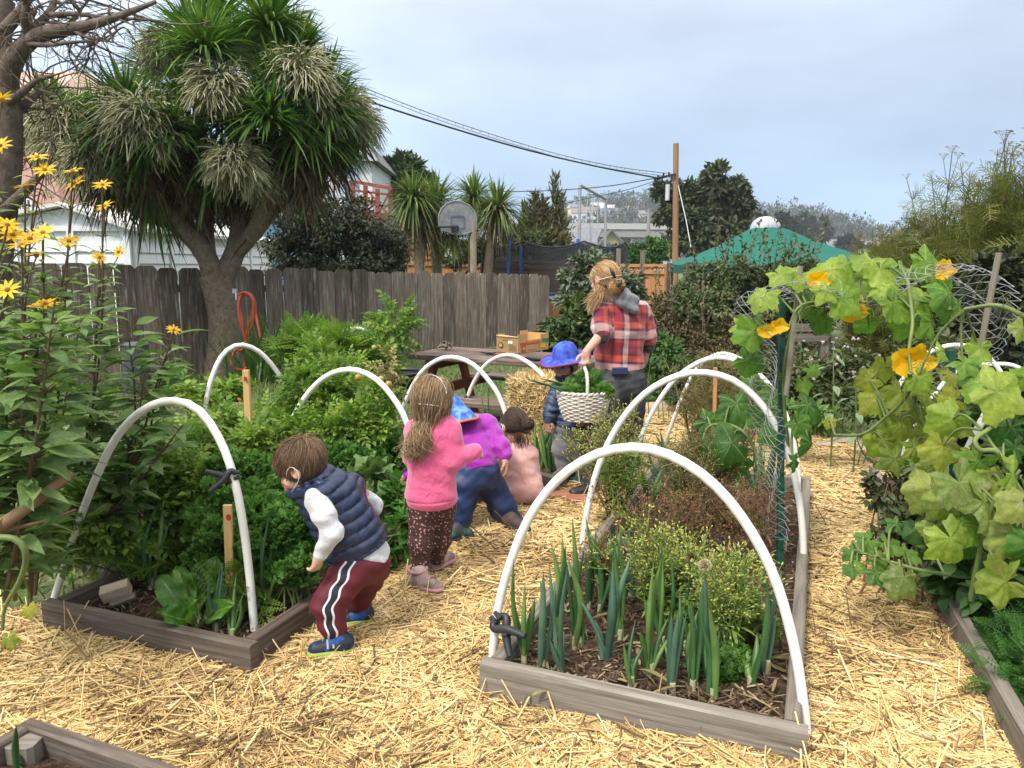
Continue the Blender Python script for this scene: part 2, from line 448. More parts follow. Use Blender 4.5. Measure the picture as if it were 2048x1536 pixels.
M['hill']=solid('hillside_scrub',(.075,.085,.045),.95,.4,.05,dirt=(.16,.13,.085),dscale=.02)
hl,hp=hill('hills',[(820,500),(980,486),(1050,455),(1110,428),(1180,410),(1250,401),(1320,405),(1420,418),(1500,432),(1560,436),(1620,446),(1670,462),(1720,484),(1780,492),(1900,488),(2300,470)],520.0,170.0,M['hill'])
def hill_z(x,y):
 px=1024+x/520.0*F
 zt=float(np.interp(px,hp[0],hp[1]))
 f=np.interp(y,[350,520-119,520-59.5,520,605,724],[0,.35,.7,1,.8,0])
 return -1+(zt+1)*f
 # ------------------------------------------------------------------ foliage helpers
def clump_pts(c,rad,n,nc,cr=.3,shell=.55,flat=-1.0,rg= None ):
 """leaf places gathered in uneven clumps over an ellipsoid; also which way is out"""
 c=np.asarray(c,float);rad=np.broadcast_to(np.asarray(rad,float),(3,))
 d=rdir(nc,flat,1.0);rr=rng.uniform(shell,1.0,(nc,1))
 cc=d*rr
 k=rng.integers(0,nc,n)
 s=cr*rng.uniform(.6,1.35,(nc,1))
 off=rdir(n)*(rng.random((n,1))**.45)*s[k]
 p=cc[k]+off
 return c+p*rad,nrm(p*.6+off*1.2),k/max(nc,1)
T_small=leaf_tpl(.5,2,.2,.2)
T_med=leaf_tpl(.45,3,.2,.3)
T_long=leaf_tpl(.2,3,.2,.35)
def crown(mb,c,rad,n,nc,size,T=T_small,m=0,cr=.3,shell=.55,flat=-.8,jitter=.8,droop=.0,rb= None ):
 p,d,k=clump_pts(c,rad,n,nc,cr,shell,flat)
 f=nrm(d+rng.normal(size=(n,3))*jitter+V3(0,0,-droop));u=nrm(d*.5+V3(0,0,.8)+rng.normal(size=(n,3))*.4)
 r_=np.clip((k*7.3)%1.0*.6+rng.random(n)*.4,0,1) if rb is None else np.clip(rng.normal(rb,.2,n),0,1)
 scatter(mb,T,p,f,u,size*rng.uniform(.6,1.25,n),m,r_)
def limbs(mb,base,top,r0,tips,m=0,r1=.25):
 """trunk and the limbs that carry the crown"""
 base=np.asarray(base,float);top=np.asarray(top,float)
 mid=(base+top)/2+rng.normal(size=3)*np.linalg.norm(top-base)*.04
 tube(mb,[base,mid,top],[r0*1.25,r0*.9,r0*.6],9,8,m)
 for tp in tips:
  tp=np.asarray(tp,float);s=base+(top-base)*rng.uniform(.55,1.0)
  md=(s+tp)/2+V3(0,0,.12)*np.linalg.norm(tp-s)+rng.normal(size=3)*.05*np.linalg.norm(tp-s)
  tube(mb,[s,md,tp],[r0*.5,r0*.3,r0*.08],6,7,m)
L_dark=leafmat('dark_evergreen_leaf',[(.018,.025,.010),(.035,.045,.018),(.06,.07,.03)],.2,.5)
L_olive=leafmat('olive_leaf',[(.035,.05,.015),(.06,.085,.025),(.1,.12,.045)],.25)
L_mid=leafmat('mid_green_leaf',[(.03,.075,.014),(.05,.12,.025),(.09,.17,.04)],.3)
L_grey=leafmat('grey_green_leaf',[(.06,.085,.05),(.11,.14,.09),(.2,.23,.17)],.2)
L_far=leafmat('far_tree_leaf',[(.025,.04,.018),(.045,.06,.03),(.07,.08,.04)],.15)
L_euc=leafmat('eucalyptus_leaf',[(.03,.045,.018),(.055,.075,.03),(.10,.10,.045)],.25)
L_cyp=leafmat('sparse_cypress_leaf',[(.06,.06,.025),(.11,.11,.04),(.17,.13,.06)],.2)
# ------------------------------------------------------------------ wood on the hill, houses on the hill
mb=MB();k=0
for _ in range(1200):
 px=rng.uniform(1010,1740);Y=rng.uniform(370,540)
 x=(px-1024)/F*520;z=hill_z(x,Y)
 if px>1660 and rng.random()<.75: continue
 h=rng.uniform(5,10)*(1.25 if 1440<px<1640 else 1.0)
 r_=h*rng.uniform(.35,.5)
 n=55
 p,d,kk=clump_pts((x,Y,z+h*.5),(r_,r_,h*.5),n,6,.45,.4)
 scatter(mb,T_small,p,d,V3(0,0,1),rng.uniform(1.3,2.4,n),0,np.clip(rng.normal(rng.random(),.15,n),0,1))
tag(mb.build('wood',L_far),'dark hazy wood covering the distant hillside','wood',kind='stuff')
WALLS=[solid('cream_wall',(.62,.57,.45),.8,.05),solid('white_wall',(.68,.68,.66),.8,.05),solid('blue_grey_wall',(.4,.46,.52),.8,.05),solid('terracotta_wall',(.5,.33,.25),.8,.05)]
ROOFS=[M['dark_roof'],solid('brown_roof',(.2,.14,.11),.9,.2),solid('pale_roof',(.4,.39,.38),.9,.1)]
def house(name,label,c,w,d,h,rh,rz,wall,roof,cat='house',group= None ,wins=2,floors=1,ridge='x'):
 root=thing(name,label,cat,c,group)
 cz,sz=math.cos(rz),math.sin(rz)
 def W(x,y,z): return V3(c[0]+x*cz-y*sz,c[1]+x*sz+y*cz,c[2]+z)
 m_=MB()
 if ridge=='x':
  g0,g1=W(-w/2,0,h+rh),W(w/2,0,h+rh)
  eav=[(-w/2,-d/2),(w/2,-d/2),(w/2,d/2),(-w/2,d/2)]
  lo=[W(x,y,-1.0) for x,y in eav];hi=[W(x,y,h) for x,y in eav]
  m_.add(lo+hi,[[0,1,5,4],[1,2,6,5],[2,3,7,6],[3,0,4,7]]);m_.add([hi[3],hi[0],g0,hi[1],hi[2],g1],[[0,1,2],[3,4,5]])
  rf=MB()
  for sgn in(-1,1):
   o_=.35
   q=[W(-w/2-o_,sgn*(d/2+o_),h-rh*o_/(d/2)+.06),W(w/2+o_,sgn*(d/2+o_),h-rh*o_/(d/2)+.06),W(w/2+o_,0,h+rh+.06),W(-w/2-o_,0,h+rh+.06)]
   rf.add(q+[x+V3(0,0,.16) for x in q],[[0,1,2,3],[4,5,6,7],[0,1,5,4],[1,2,6,5],[2,3,7,6],[3,0,4,7]])
 else :
  return house(name,label,c,d,w,h,rh,rz+math.pi/2,wall,roof,cat,group,wins,floors,'x') if False else root
 m_.build('wall',wall,root,smooth= False );rf.build('roof',roof,root,smooth= False )
 for fl in range(floors):
  for k in range(wins):
   x=-w/2+w*(k+.5)/wins;z=h*(fl+.5)/floors
   wm=MB();p0=W(x-w*.09,-d/2-.03,z);p1=W(x+w*.09,-d/2-.03,z)
   beam(wm,p0,p1,.05,h/floors*.42);wm.build('window',M['window'],root,smooth= False )
 return root
spots=[(1692,497,330),(1718,505,320),(1742,500,350),(1700,515,300),(1765,512,300),(1790,508,330),(1728,518,290),(1782,520,280),(1655,490,360),(1672,505,310),(1815,512,320),(1750,521,270),(1708,490,380),(1735,489,400),(1765,494,390),(1800,498,380)]
hues=['cream','white','blue grey','terracotta'];rf_n=['dark grey','brown','pale']
for i,(px,py,Y) in enumerate(spots):
 p=P(px,py,Y);s=Y/320.0
 kw,kr=(i*3+i//4)%4,(i*2+i//3)%3
 house('hillside_house','%s house with %s roof, %s'%(hues[kw],rf_n[kr],('in far town beside canopy','low in the far town','on the far town skyline','amid the far town')[0 if px<1700 else 1 if py>510 else 2 if py<500 else 3]),
 (p[0],p[1],p[2]-3*s),rng.uniform(6,9.5)*s,7*s,rng.uniform(3,4.5)*s,2*s,rng.uniform(-.4,.4),WALLS[kw],ROOFS[kr],group='houses in the far hillside town',wins=3)
spots=[(1150,424,470),(1176,430,460),(1215,426,470),(1240,432,465),(1262,428,475),(1196,421,480),(1288,438,450),(1160,436,450)]
for i,(px,py,Y) in enumerate(spots):
 p=P(px,py,Y)
 house('hilltop_house','%s house half hidden in trees %s'%(['cream','white','pale grey'][i%3],['left on the hill behind the swing frame','between the swing frame posts on the hill','on the hill left of the utility pole'][0 if px<1180 else 1 if px<1225 else 2]),
 (p[0],p[1],p[2]-2),rng.uniform(7,11),8,4.5,2.2,rng.uniform(-.3,.3),WALLS[[0,1,2][i%3]],ROOFS[i%3],group='houses on the wooded hill',wins=3)
 # ------------------------------------------------------------------ elevated road
def viaduct(px0,px1,py0,py1,Y,label,npil=5):
 root=thing('overpass',label,'overpass',(P(px0,py1,Y)[0],Y,0))
 a,c=P(px0,py0,Y),P(px1,py0+(2 if npil>3 else 6),Y);th=(py1-py0)/F*Y
 m_=MB();beam(m_,a-V3(0,0,th/2),c-V3(0,0,th/2),9,th);m_.build('deck',M['concrete'],root,smooth= False )
 m_=MB();beam(m_,a+V3(0,-4.6,.5),c+V3(0,-4.6,.5),.3,1.1);m_.build('railing',ROOFS[2],root,smooth= False )
 for k in range(npil):
  q=a+(c-a)*(k+.5)/npil
  m_=MB();tube(m_,[(q[0],q[1],0),(q[0],q[1],q[2]-th)],1.1,12);m_.build('pillar',M['concrete'],root)
viaduct(1010,1352,459,474,150.0,'grey concrete overpass crossing below the wooded hill',5)
viaduct(1690,1800,513,524,120.0,'grey elevated road behind the right edge of green canopy',3)
# ------------------------------------------------------------------ houses over the fence
def siding(name,col,pitch=.2,groove=.55):
 m,t,b,o=newmat(name)
 g=t.nodes.new('ShaderNodeTexCoord');s=t.nodes.new('ShaderNodeSeparateXYZ');t.links.new(g.outputs['Object'],s.inputs[0])
 fr=math_node(t,'FRACT',math_node(t,'DIVIDE',s.outputs[2],pitch))
 base=ramp_node(t,noise_node(t,2.5,4.0),[tuple(np.array(col)*.9),tuple(np.array(col)*1.05)],[.3,.7])
 t.links.new(base,b.inputs['Base Color']);b.inputs['Roughness'].default_value=.75
 bump_node(t,b,fr,1.0,.03)
 return m
def slab_house(name,label,x0,x1,Y,z1,depth,wall,roof,over=.5,roofh=1.4):
 root=thing(name,label,'house',((x0+x1)/2,Y,0))
 m_=MB();box(m_,((x0+x1)/2,Y+depth/2,z1/2),(x1-x0,depth,z1));m_.build('wall',wall,root,smooth= False )
 m_=MB()
 a=[(x0-over,Y-over,z1+.02),(x1+over,Y-over,z1+.02),(x1+over,Y+depth+over,z1+.02),(x0-over,Y+depth+over,z1+.02)]
 h=[((x0+x1)/2-(x1-x0)*.2,Y+depth/2,z1+roofh),((x0+x1)/2+(x1-x0)*.2,Y+depth/2,z1+roofh)]
 m_.add(a+h,[[0,1,5,4],[2,3,4,5],[3,2,1,0]]);m_.add([a[1],a[2],h[1],a[3],a[0],h[0]],[[0,1,2],[3,4,5]])
 m_.build('roof',roof,root,smooth= False )
 return root
pink=siding('pink_siding',(.62,.36,.28),.3)
pa=P(-160,400,19.0);pb=P(119,400,19.0)
pr=slab_house('pink_house','pink clapboard house behind the bare tree and white shed',pa[0],pb[0],19.0,P(0,190,19)[2],7,pink,solid('tile_roof',(.5,.32,.26),.85,.25,8))
for(wx,wy,ww,wh) in((48,422,16,40),(20,260,30,50)):
 c=P(wx,wy,18.95);s=19/F
 fm=MB();box(fm,c,(ww*2.3*s,.08,wh*1.25*s));fr=fm.build('window',M['white_vinyl'],pr,smooth= False )
 fm=MB();box(fm,c+V3(0,-.045,0),(ww*1.8*s,.03,wh*s));fm.build('pane',M['window'],fr,smooth= False )
 fm=MB()
 for k in range(5):box(fm,c+V3((k-2)*ww*.36*s,-.075,0),(.025,.02,wh*s))
 fm.build('window_bars',M['white_vinyl'],fr,smooth= False )
bl=siding('blue_siding',(.14,.27,.42),.25)
c0,c1=P(352,400,30),P(640,400,30)
slab_house('blue_house','blue house seen in gaps below the big cordyline',c0[0],c1[0],30.0,P(0,385,30)[2],6,bl,M['dark_roof'],roofh=.9)
# white house with the red deck
Yd=26.0
wsd=siding('white_siding',(.70,.72,.74),.22);lbl=siding('pale_blue_siding',(.3,.46,.62),.22)
x0,x1=P(640,400,Yd)[0],P(745,400,Yd)[0]
dh=slab_house('white_house','white and pale blue house with raised red deck',x0,x1,Yd,P(0,325,Yd)[2],7,wsd,M['dark_roof'],.25,1.0)
m_=MB();a=P(700,362,Yd-.03);box(m_,a,(.55,.05,1.9));m_.build('wall_panel',lbl,dh,smooth= False )
m_=MB();a=P(697,383,Yd-.08);box(m_,a,(.3,.05,.8));fr=m_.build('window',M['white_vinyl'],dh,smooth= False )
m_=MB();box(m_,a+V3(0,-.04,0),(.22,.02,.7));m_.build('pane',M['window'],fr,smooth= False )
dk=thing('deck','red stained wooden deck with railing and stairs','deck',P(735,540,Yd-2))
def DK(px,py,dy=0): return P(px,py,Yd-2.2+dy)
m_=MB();q=DK(690,432);e=DK(785,440);beam(m_,q,e,2.0,.28);m_.build('floor_frame',M['redwood'],dk,smooth= False )
for px,py0,py1 in((706,362,432),(731,372,434),(755,378,436),(781,376,440)):
 m_=MB();beam(m_,DK(px,py1),DK(px,py0),.12,.12,(0,1,0));m_.build('railing_post',M['redwood'],dk,smooth= False )
for(pa_,pb_,w) in(((700,362),(784,377),.1),((700,380),(784,390),.06),((700,405),(784,413),.06),((731,376),(781,434),.05),((755,432),(781,380),.05)):
 m_=MB();beam(m_,DK(*pa_,-.06),DK(*pb_,-.06),.05,w);m_.build('rail',M['redwood'],dk,smooth= False )
for px in(700,778):
 m_=MB();a=DK(px,440);beam(m_,(a[0],a[1],0),a,.14,.14,(0,1,0));m_.build('deck_post',M['redwood'],dk,smooth= False )
m_=MB();beam(m_,DK(790,455,.5),DK(862,545,-1.2),.25,.3);beam(m_,DK(800,450,1.2),DK(872,540,-.4),.25,.3)
for k in range(8):q=DK(795+k*9.5,452+k*11.5,.7-k*.2);box(m_,q,(.3,1.0,.05))
m_.build('stairs',M['redwood'],dk,smooth= False )
m_=MB()
for k in range(13):a=DK(808+k*4.5,462+k*5.6,-.4-.1*k);beam(m_,a,a+V3(0,0,.9),.05,.05,(0,1,0))
beam(m_,DK(806,415,-.4),DK(866,482,-1.7),.06,.1);m_.build('stair_railing',M['redwood'],dk,smooth= False )
ft=thing('folding_table','small folding table with boxes standing on the red deck','table',DK(733,428,.8))
m_=MB()
for a,c in(((716,428),(748,402)),((720,402),(750,430)),((724,428),(756,404))):beam(m_,DK(*a,.6),DK(*c,.6),.05,.05)
m_.build('leg_frame',M['dark_wood'],ft,smooth= False )
m_=MB();beam(m_,DK(712,401,.6),DK(760,404,.6),.6,.05);m_.build('tabletop',M['grey_wood'],ft,smooth= False )
m_=MB()
for px,w,h in((722,.25,.2),(738,.3,.12),(750,.2,.22)):box(m_,DK(px,396,.6)+V3(0,0,h/2-.08),(w,.2,h))
tag(m_.build('box',WALLS[0],smooth= False ),'pale boxes in a row on the deck table','boxes')
# cream house over the far fence
ch=thing('cream_house','cream gabled house with grey roof beyond the trampoline','house',P(1160,530,55))
def CH(px,py,dy=0): return P(px,py,55+dy)
a0,a1,a2,a3=CH(1192,540),CH(1255,540),CH(1255,497),CH(1192,497)
m_=MB();m_.add([a0,a1,a2,a3],[[0,1,2,3]]);m_.add([a3,a2,CH(1222,463)],[[0,1,2]]);bk=[x+V3(0,6,0) for x in(a0,a1,a2,a3)]
m_.add([a0,a3,bk[3],bk[0],a1,a2,bk[2],bk[1]],[[0,1,2,3],[4,5,6,7]]);m_.build('wall',solid('pale_yellow_wall',(.68,.6,.4),.8,.05),ch,smooth= False )
m_=MB();beam(m_,CH(1075,515,.6),CH(1192,515,.6),.2,2.2);m_.build('wing_wall',WALLS[2],ch,smooth= False )
m_=MB();q=[CH(1070,489,0),CH(1192,489,0),CH(1205,460,3),CH(1100,460,3)];m_.add(q+[x+V3(0,.1,.15) for x in q],[[0,1,2,3],[4,5,6,7],[0,1,5,4],[1,2,6,5],[2,3,7,6],[3,0,4,7]])
for(pa_,pb_) in((CH(1187,501,-.2),CH(1223,460,-.2)),(CH(1223,460,-.2),CH(1260,501,-.2))):beam(m_,pa_,pb_,.5,.12)
m_.build('roof',M['dark_roof'],ch,smooth= False )
for px in(1095,1110,1128,1143):
 fm=MB();box(fm,CH(px,497,.4),(.46,.1,.6));fr=fm.build('window',M['white_vinyl'],ch,smooth= False )
 fm=MB();box(fm,CH(px,497,.33),(.34,.06,.5));fm.build('pane',M['window'],fr,smooth= False )
gh=thing('pale_house','pale grey house gable left of the utility pole','house',P(1320,530,60))
m_=MB();A=[P(1275,545,60),P(1345,545,60),P(1345,478,60),P(1275,500,60)];m_.add(A+[x+V3(1,6,0) for x in A],[[0,1,2,3],[1,5,6,2],[4,0,3,7]]);m_.build('wall',WALLS[2],gh,smooth= False )
m_=MB();beam(m_,P(1268,499,59.8),P(1350,470,59.8),1.2,.25);m_.build('roof',ROOFS[2],gh,smooth= False )
# ------------------------------------------------------------------ white shed
Ys=13.5
def SH(px,py,dy=0): return P(px,py,Ys)+V3(0,dy,0)
LY=7.6
sh=thing('shed','white louvred garden shed behind the fence and cordyline','shed',P(150,690,Ys))
cor=SH(276,700);lef=SH(-60,700);ze=SH(276,457)[2];pk=SH(128,417)
cz= lambda p,z:V3(p[0],p[1],z)
m_=MB();bx=[cz(lef,0),cz(cor,0),cz(cor,ze),cz(lef,ze)];bb=[x+V3(0,LY,0) for x in bx]
m_.add(bx+bb,[[0,1,2,3],[1,5,6,2],[4,0,3,7]]);m_.add([cz(lef,ze),cz(cor,ze),pk],[[0,1,2]]);m_.build('wall',M['white_vinyl'],sh,smooth= False )
m_=MB()
for sgn,e in((1,cor),(-1,lef)):
 q=[cz(e,ze-.03)+V3(sgn*.18,-.2,-.02),cz(e,ze-.03)+V3(sgn*.18,LY+.2,-.02),pk+V3(0,LY+.2,.03),pk+V3(0,-.2,.03)]
 m_.add(q+[x+V3(0,0,.07) for x in q],[[0,1,2,3],[4,5,6,7],[0,1,5,4],[1,2,6,5],[2,3,7,6],[3,0,4,7]])
m_.build('roof',solid('white_roof_panel',(.72,.72,.68),.6,.1,dirt=(.4,.36,.28),dscale=1.5),sh,smooth= False )
m_=MB();beam(m_,cz(lef,ze)+V3(0,-.03,0),cz(cor,ze)+V3(.05,-.03,0),.06,.09);beam(m_,cz(cor,ze-.01)+V3(.03,0,0),cz(cor,ze-.01)+V3(.03,LY,0),.06,.1);m_.build('trim',M['white_vinyl'],sh,smooth= False )
for f in(0,.335,.67,.99):  # posts and louvred panels of the gable side
 p=lef+(cor-lef)*f
 m_=MB();beam(m_,cz(p,0)+V3(0,-.04,0),cz(p,ze-.05)+V3(0,-.04,0),.12,.07,(0,1,0));m_.build('corner_post',M['white_vinyl'],sh,smooth= False )
for f0,f1 in((.02,.32),(.355,.65),(.69,.97)):
 m_=MB();pa_,pb_=lef+(cor-lef)*f0,lef+(cor-lef)*f1
 for k in range(9):
  z=ze-.22-k*.2
  if z<.1: break
  q=[cz(pa_,z)+V3(0,-.02,0),cz(pb_,z)+V3(0,-.02,0),cz(pb_,z-.19)+V3(0,-.055,0),cz(pa_,z-.19)+V3(0,-.055,0),cz(pa_,z-.19),cz(pb_,z-.19)]
  m_.add(q,[[0,1,2,3],[3,2,5,4]])
 m_.build('louvre_panel',M['white_vinyl'],sh,smooth= False )
for f in(0.01,.2,.42,.62,.8,.995):
 p=cor+V3(.04,LY*f,0)
 m_=MB();beam(m_,cz(p,0),cz(p,ze-.06),.12,.07,(1,0,0));m_.build('corner_post',M['white_vinyl'],sh,smooth= False )
fs=(0.01,.2,.42,.62,.8,.995)
for f0,f1 in zip(fs[:-1],fs[1:]):
 m_=MB();pa_,pb_=cor+V3(0,LY*f0+.1,0),cor+V3(0,LY*f1-.1,0)
 for k in range(9):
  z=ze-.22-k*.2
  if z<.1: break
  q=[cz(pa_,z)+V3(.02,0,0),cz(pb_,z)+V3(.02,0,0),cz(pb_,z-.19)+V3(.055,0,0),cz(pa_,z-.19)+V3(.055,0,0),cz(pa_,z-.19),cz(pb_,z-.19)]
  m_.add(q,[[0,1,2,3],[3,2,5,4]])
 m_.build('louvre_panel',M['white_vinyl'],sh,smooth= False )
 # ------------------------------------------------------------------ weathered dog-ear fence
fa,fb=V3(-6.9,8.72,0),V3(.62,15.46,0)
fd=nrm(fb-fa);fn=V3(fd[1],-fd[0],0);fl=np.linalg.norm(fb-fa)
fz= lambda s:1.60-.25*s/fl
wf=thing('picket_fence','weathered grey brown dog ear board fence behind the garden','fence',fa)
m_=MB();s=0.0;k=0
while s<fl:
 w=rng.uniform(.25,.31) if k%9!=4 else rng.uniform(.12,.2)
 h=fz(s)+rng.uniform(-.02,.025);p=fa+fd*(s+w/2);th=.022;tl=rng.normal()*.006
 ear=min(.05,w*.25)
 pr=[(-w/2,-.02),(w/2,-.02),(w/2,h-ear),(w/2-ear,h),(-w/2+ear,h),(-w/2,h-ear)]
 off=rng.random()*60;r_=rng.random();dz=rng.normal()*.006
 for sg in(1,-1):
  v=[p+fd*(x+tl*z)+fn*(sg*th/2+dz)+V3(0,0,z) for x,z in pr]
  m_.add(v,[[0,1,2,5],[2,3,4,5]],0,r_,[z+off for x,z in pr],[x+off for x,z in pr])
 for i in range(6):
  a,c=pr[i],pr[(i+1)%6]
  v=[p+fd*(q[0]+tl*q[1])+fn*(sg*th/2+dz)+V3(0,0,q[1]) for q in(a,c) for sg in(1,-1)]
  m_.add(v,[[0,1,3,2]],0,r_,[q[1]+off for q in(a,a,c,c)],[off+x*.02 for x in(0,1,0,1)])
 s+=w+rng.uniform(.003,.013);k+=1
m_.build('boards',M['fence'],wf,smooth= False )
for zf in(.22,.82):
 m_=MB();beam(m_,fa-fn*.06+V3(0,0,1.55*zf),fb-fn*.06+V3(0,0,1.33*zf),.05,.1);m_.build('rail',M['dark_wood'],wf,smooth= False )
for k in range(5):
 p=fa+fd*(fl*(k+.3)/5)-fn*.14
 m_=MB();beam(m_,p,p+V3(0,0,1.25),.1,.1,(0,1,0));m_.build('post',M['dark_wood'],wf,smooth= False )
 # ------------------------------------------------------------------ cedar fence with lattice top
def lattice_fence(name,label,pa_,pb_,Y0,Y1,ptop,plat,posts):
 a=P(pa_,ptop[0],Y0);c=P(pb_,ptop[1],Y1)
 root=thing(name,label,'fence',(a[0],a[1],0))
 la=(plat[0]-ptop[0])/F*Y0;lb=(plat[1]-ptop[1])/F*Y1
 d=nrm(V3(c[0]-a[0],c[1]-a[1],0));n=V3(d[1],-d[0],0);ln=math.hypot(c[0]-a[0],c[1]-a[1])
 zt= lambda s:a[2]+(c[2]-a[2])*s/ln
 zl= lambda s:zt(s)-la-(lb-la)*s/ln
 m_=MB();s=0
 while s<ln:
  w=.145;p=V3(a[0],a[1],0)+d*s
  beam(m_,p,cz(p,zl(s)-.02),w-.006,.02,n);s+=w
 m_.build('boards',M['cedar'],root,smooth= False )
 m_=MB();s=-.3;st=.11
 while s<ln:
  h=zt(max(s,0))-zl(max(s,0));b0=V3(a[0],a[1],0)+d*s
  for o_,sg in((.0,1),(.012,-1)):
   p0=b0+V3(0,0,zl(max(s,0))) if sg>0 else b0+d*h+V3(0,0,zl(max(s,0)))
   p1=b0+d*h+V3(0,0,zl(max(s,0))+h) if sg>0 else b0+V3(0,0,zl(max(s,0))+h)
   beam(m_,p0+n*o_,p1+n*o_,.03,.01,n)
  s+=st
 m_.build('lattice',M['cedar'],root,smooth= False )
 m_=MB()
 for z_ in(zt,zl):beam(m_,V3(a[0],a[1],z_(0))+n*.02,V3(c[0],c[1],z_(ln))+n*.02,.06,.07)
 m_.build('rail',M['cedar'],root,smooth= False )
 for f,hh in posts:
  p=V3(a[0],a[1],0)+d*ln*f+n*.05
  m_=MB();beam(m_,p,cz(p,zt(ln*f)+hh),.1,.1,(0,1,0));m_.build('post',M['grey_wood'] if hh>.2 else M['cedar'],root,smooth= False )
lattice_fence('lattice_fence','orange cedar fence with lattice top behind the trampoline',800,1135,22,23,(514,525),(527,537),((.0,.02),(.33,.02),(.66,.02),(1.,.02)))
lattice_fence('lattice_fence','bright cedar fence panel between the woman and green canopy',1150,1342,21,17,(531,531),(542,545),((.52,.42),(.76,.35),(.0,.02),(.985,.02),(.32,.42)))
# ------------------------------------------------------------------ basketball hoop
Yb=16.6
bh=thing('basketball_hoop','grey fan shaped basketball backboard on a timber post','basketball hoop',P(945,690,Yb))
m_=MB();q=P(946,440,Yb+.12);tube(m_,[(q[0],q[1],0),q],.075,10);m_.build('post',solid('tan_post',(.27,.215,.15),.85,.2,5),bh)
ol=[(877,432),(882,418),(893,407),(908,402),(922,403),(938,410),(948,422),(953,436),(952,455),(946,463),(918,470),(905,468),(884,460),(877,450)]
pts=[P(x,y,Yb-.25+(x-877)/76*.35) for x,y in ol];cn=np.mean(pts,0);n_=len(pts)
m_=MB();bkp=[x+V3(.02,.05,0) for x in pts]
m_.add(pts+[cn],[[i,(i+1)%n_,n_] for i in range(n_)]);m_.add(bkp+[cn+V3(.02,.05,0)],[[(i+1)%n_,i,n_] for i in range(n_)])
m_.add(pts+bkp,[[i,(i+1)%n_,n_+(i+1)%n_,n_+i] for i in range(n_)]);bd=m_.build('backboard',solid('weathered_grey_board',(.2,.205,.205),.7,.25,5,dirt=(.34,.34,.32),dscale=6),bh,smooth= False )
def BB(x,y,o=-.015): return P(x,y,Yb-.25+(x-877)/76*.35+o)
m_=MB()
for a,c in(((902,432),(928,432)),((902,432),(902,456)),((928,432),(928,456)),((902,456),(928,456))):beam(m_,BB(*a),BB(*c),.006,.016)
m_.build('painted_square',solid('faded_blue_paint',(.1,.14,.26),.6),bd,smooth= False )
m_=MB();tube(m_,np.array(pts+pts[:1])+V3(0,-.004,0),.012,6);m_.build('rim_edge',solid('worn_edge',(.27,.27,.26),.6),bd)
rc=BB(893,454,-.28);an=np.linspace(0,2*np.pi,25)
m_=MB();tube(m_,np.stack([rc[0]+.2*np.cos(an),rc[1]+.22*np.sin(an),np.full(25,rc[2])],-1),.014,6);box(m_,BB(910,457,-.06),(.16,.12,.12));m_.build('hoop_ring',M['black_plastic'],bh)
# ------------------------------------------------------------------ trampoline with safety net
Yt=19.5
tr=thing('trampoline','trampoline with black safety net on blue poles','trampoline',P(1100,680,Yt+1))
tcn=P(1108,530,Yt+1.3);rx,ry=2.02,1.35
netm,t,b,o=newmat('black_net')
b.inputs['Base Color'].default_value=(.012,.013,.013,1);tp=t.nodes.new('ShaderNodeBsdfTransparent');ms=t.nodes.new('ShaderNodeMixShader');ms.inputs[0].default_value=.72
t.links.new(tp.outputs[0],ms.inputs[1]);t.links.new(b.outputs[0],ms.inputs[2]);t.links.new(ms.outputs[0],o.inputs[0])
an=np.linspace(0,2*np.pi,73)
def ztop(a): return P(1108,482,Yt)[2]-.16*abs(math.sin(4*(a-.35)))
lo=[V3(tcn[0]+rx*math.cos(a),tcn[1]+ry*math.sin(a),.7) for a in an];hi=[V3(tcn[0]+rx*math.cos(a),tcn[1]+ry*math.sin(a),ztop(a)) for a in an]
m_=MB();m_.add(lo+hi,[[i,i+1,i+74,i+73] for i in range(72)]);m_.build('safety_net',netm,tr)
m_=MB();tube(m_,hi,.02,6);m_.build('net_edge',M['black_plastic'],tr)
m_=MB();tube(m_,lo,.06,8);m_.build('frame_ring',M['blue_steel'],tr)
m_=MB();m_.add([(tcn[0],tcn[1],.72)]+[p+V3(0,0,.02) for p in lo],[[0,i+1,i+2] for i in range(72)]);m_.build('jump_mat',M['black_plastic'],tr)
for px,Yp,tp_ in((969,Yt+1.2,488),(1019,Yt+.15,474),(1156,Yt+.1,478),(1042,Yt+2.3,492),(1221,Yt+1.5,490)):
 q=P(px,tp_,Yp);m_=MB();tube(m_,[(q[0]-.1*(px<1020),q[1],0),q],.045,10);m_.build('pole',M['blue_steel'],tr)
 # ------------------------------------------------------------------ tall swing frame
Yw=24.0
sw=thing('swing_frame','tall grey metal swing frame standing behind the trampoline','swing frame',P(1185,700,Yw))
def SWP(px,py): return P(px,py,Yw+(px-1160)/52*2.5)
def down(p): return V3(p[0],p[1],0)
m_=MB();tube(m_,[SWP(1160,370),SWP(1212,398)],.05,8);m_.build('top_bar',M['grey_metal'],sw)
for px,py in((1160,370),(1212,398)):
 q=SWP(px,py);m_=MB();tube(m_,[down(q),q],.05,8);m_.build('upright',M['grey_metal'],sw)
for px,py,qx in((1176,379,1169),(1180,381,1181),(1187,385,1182),(1197,390,1193)):
 q=SWP(px,py);e=SWP(qx,500);m_=MB();tube(m_,[e,q],.018 if qx>1175 else .014,6);m_.build('swing_rope',M['grey_metal'],sw)
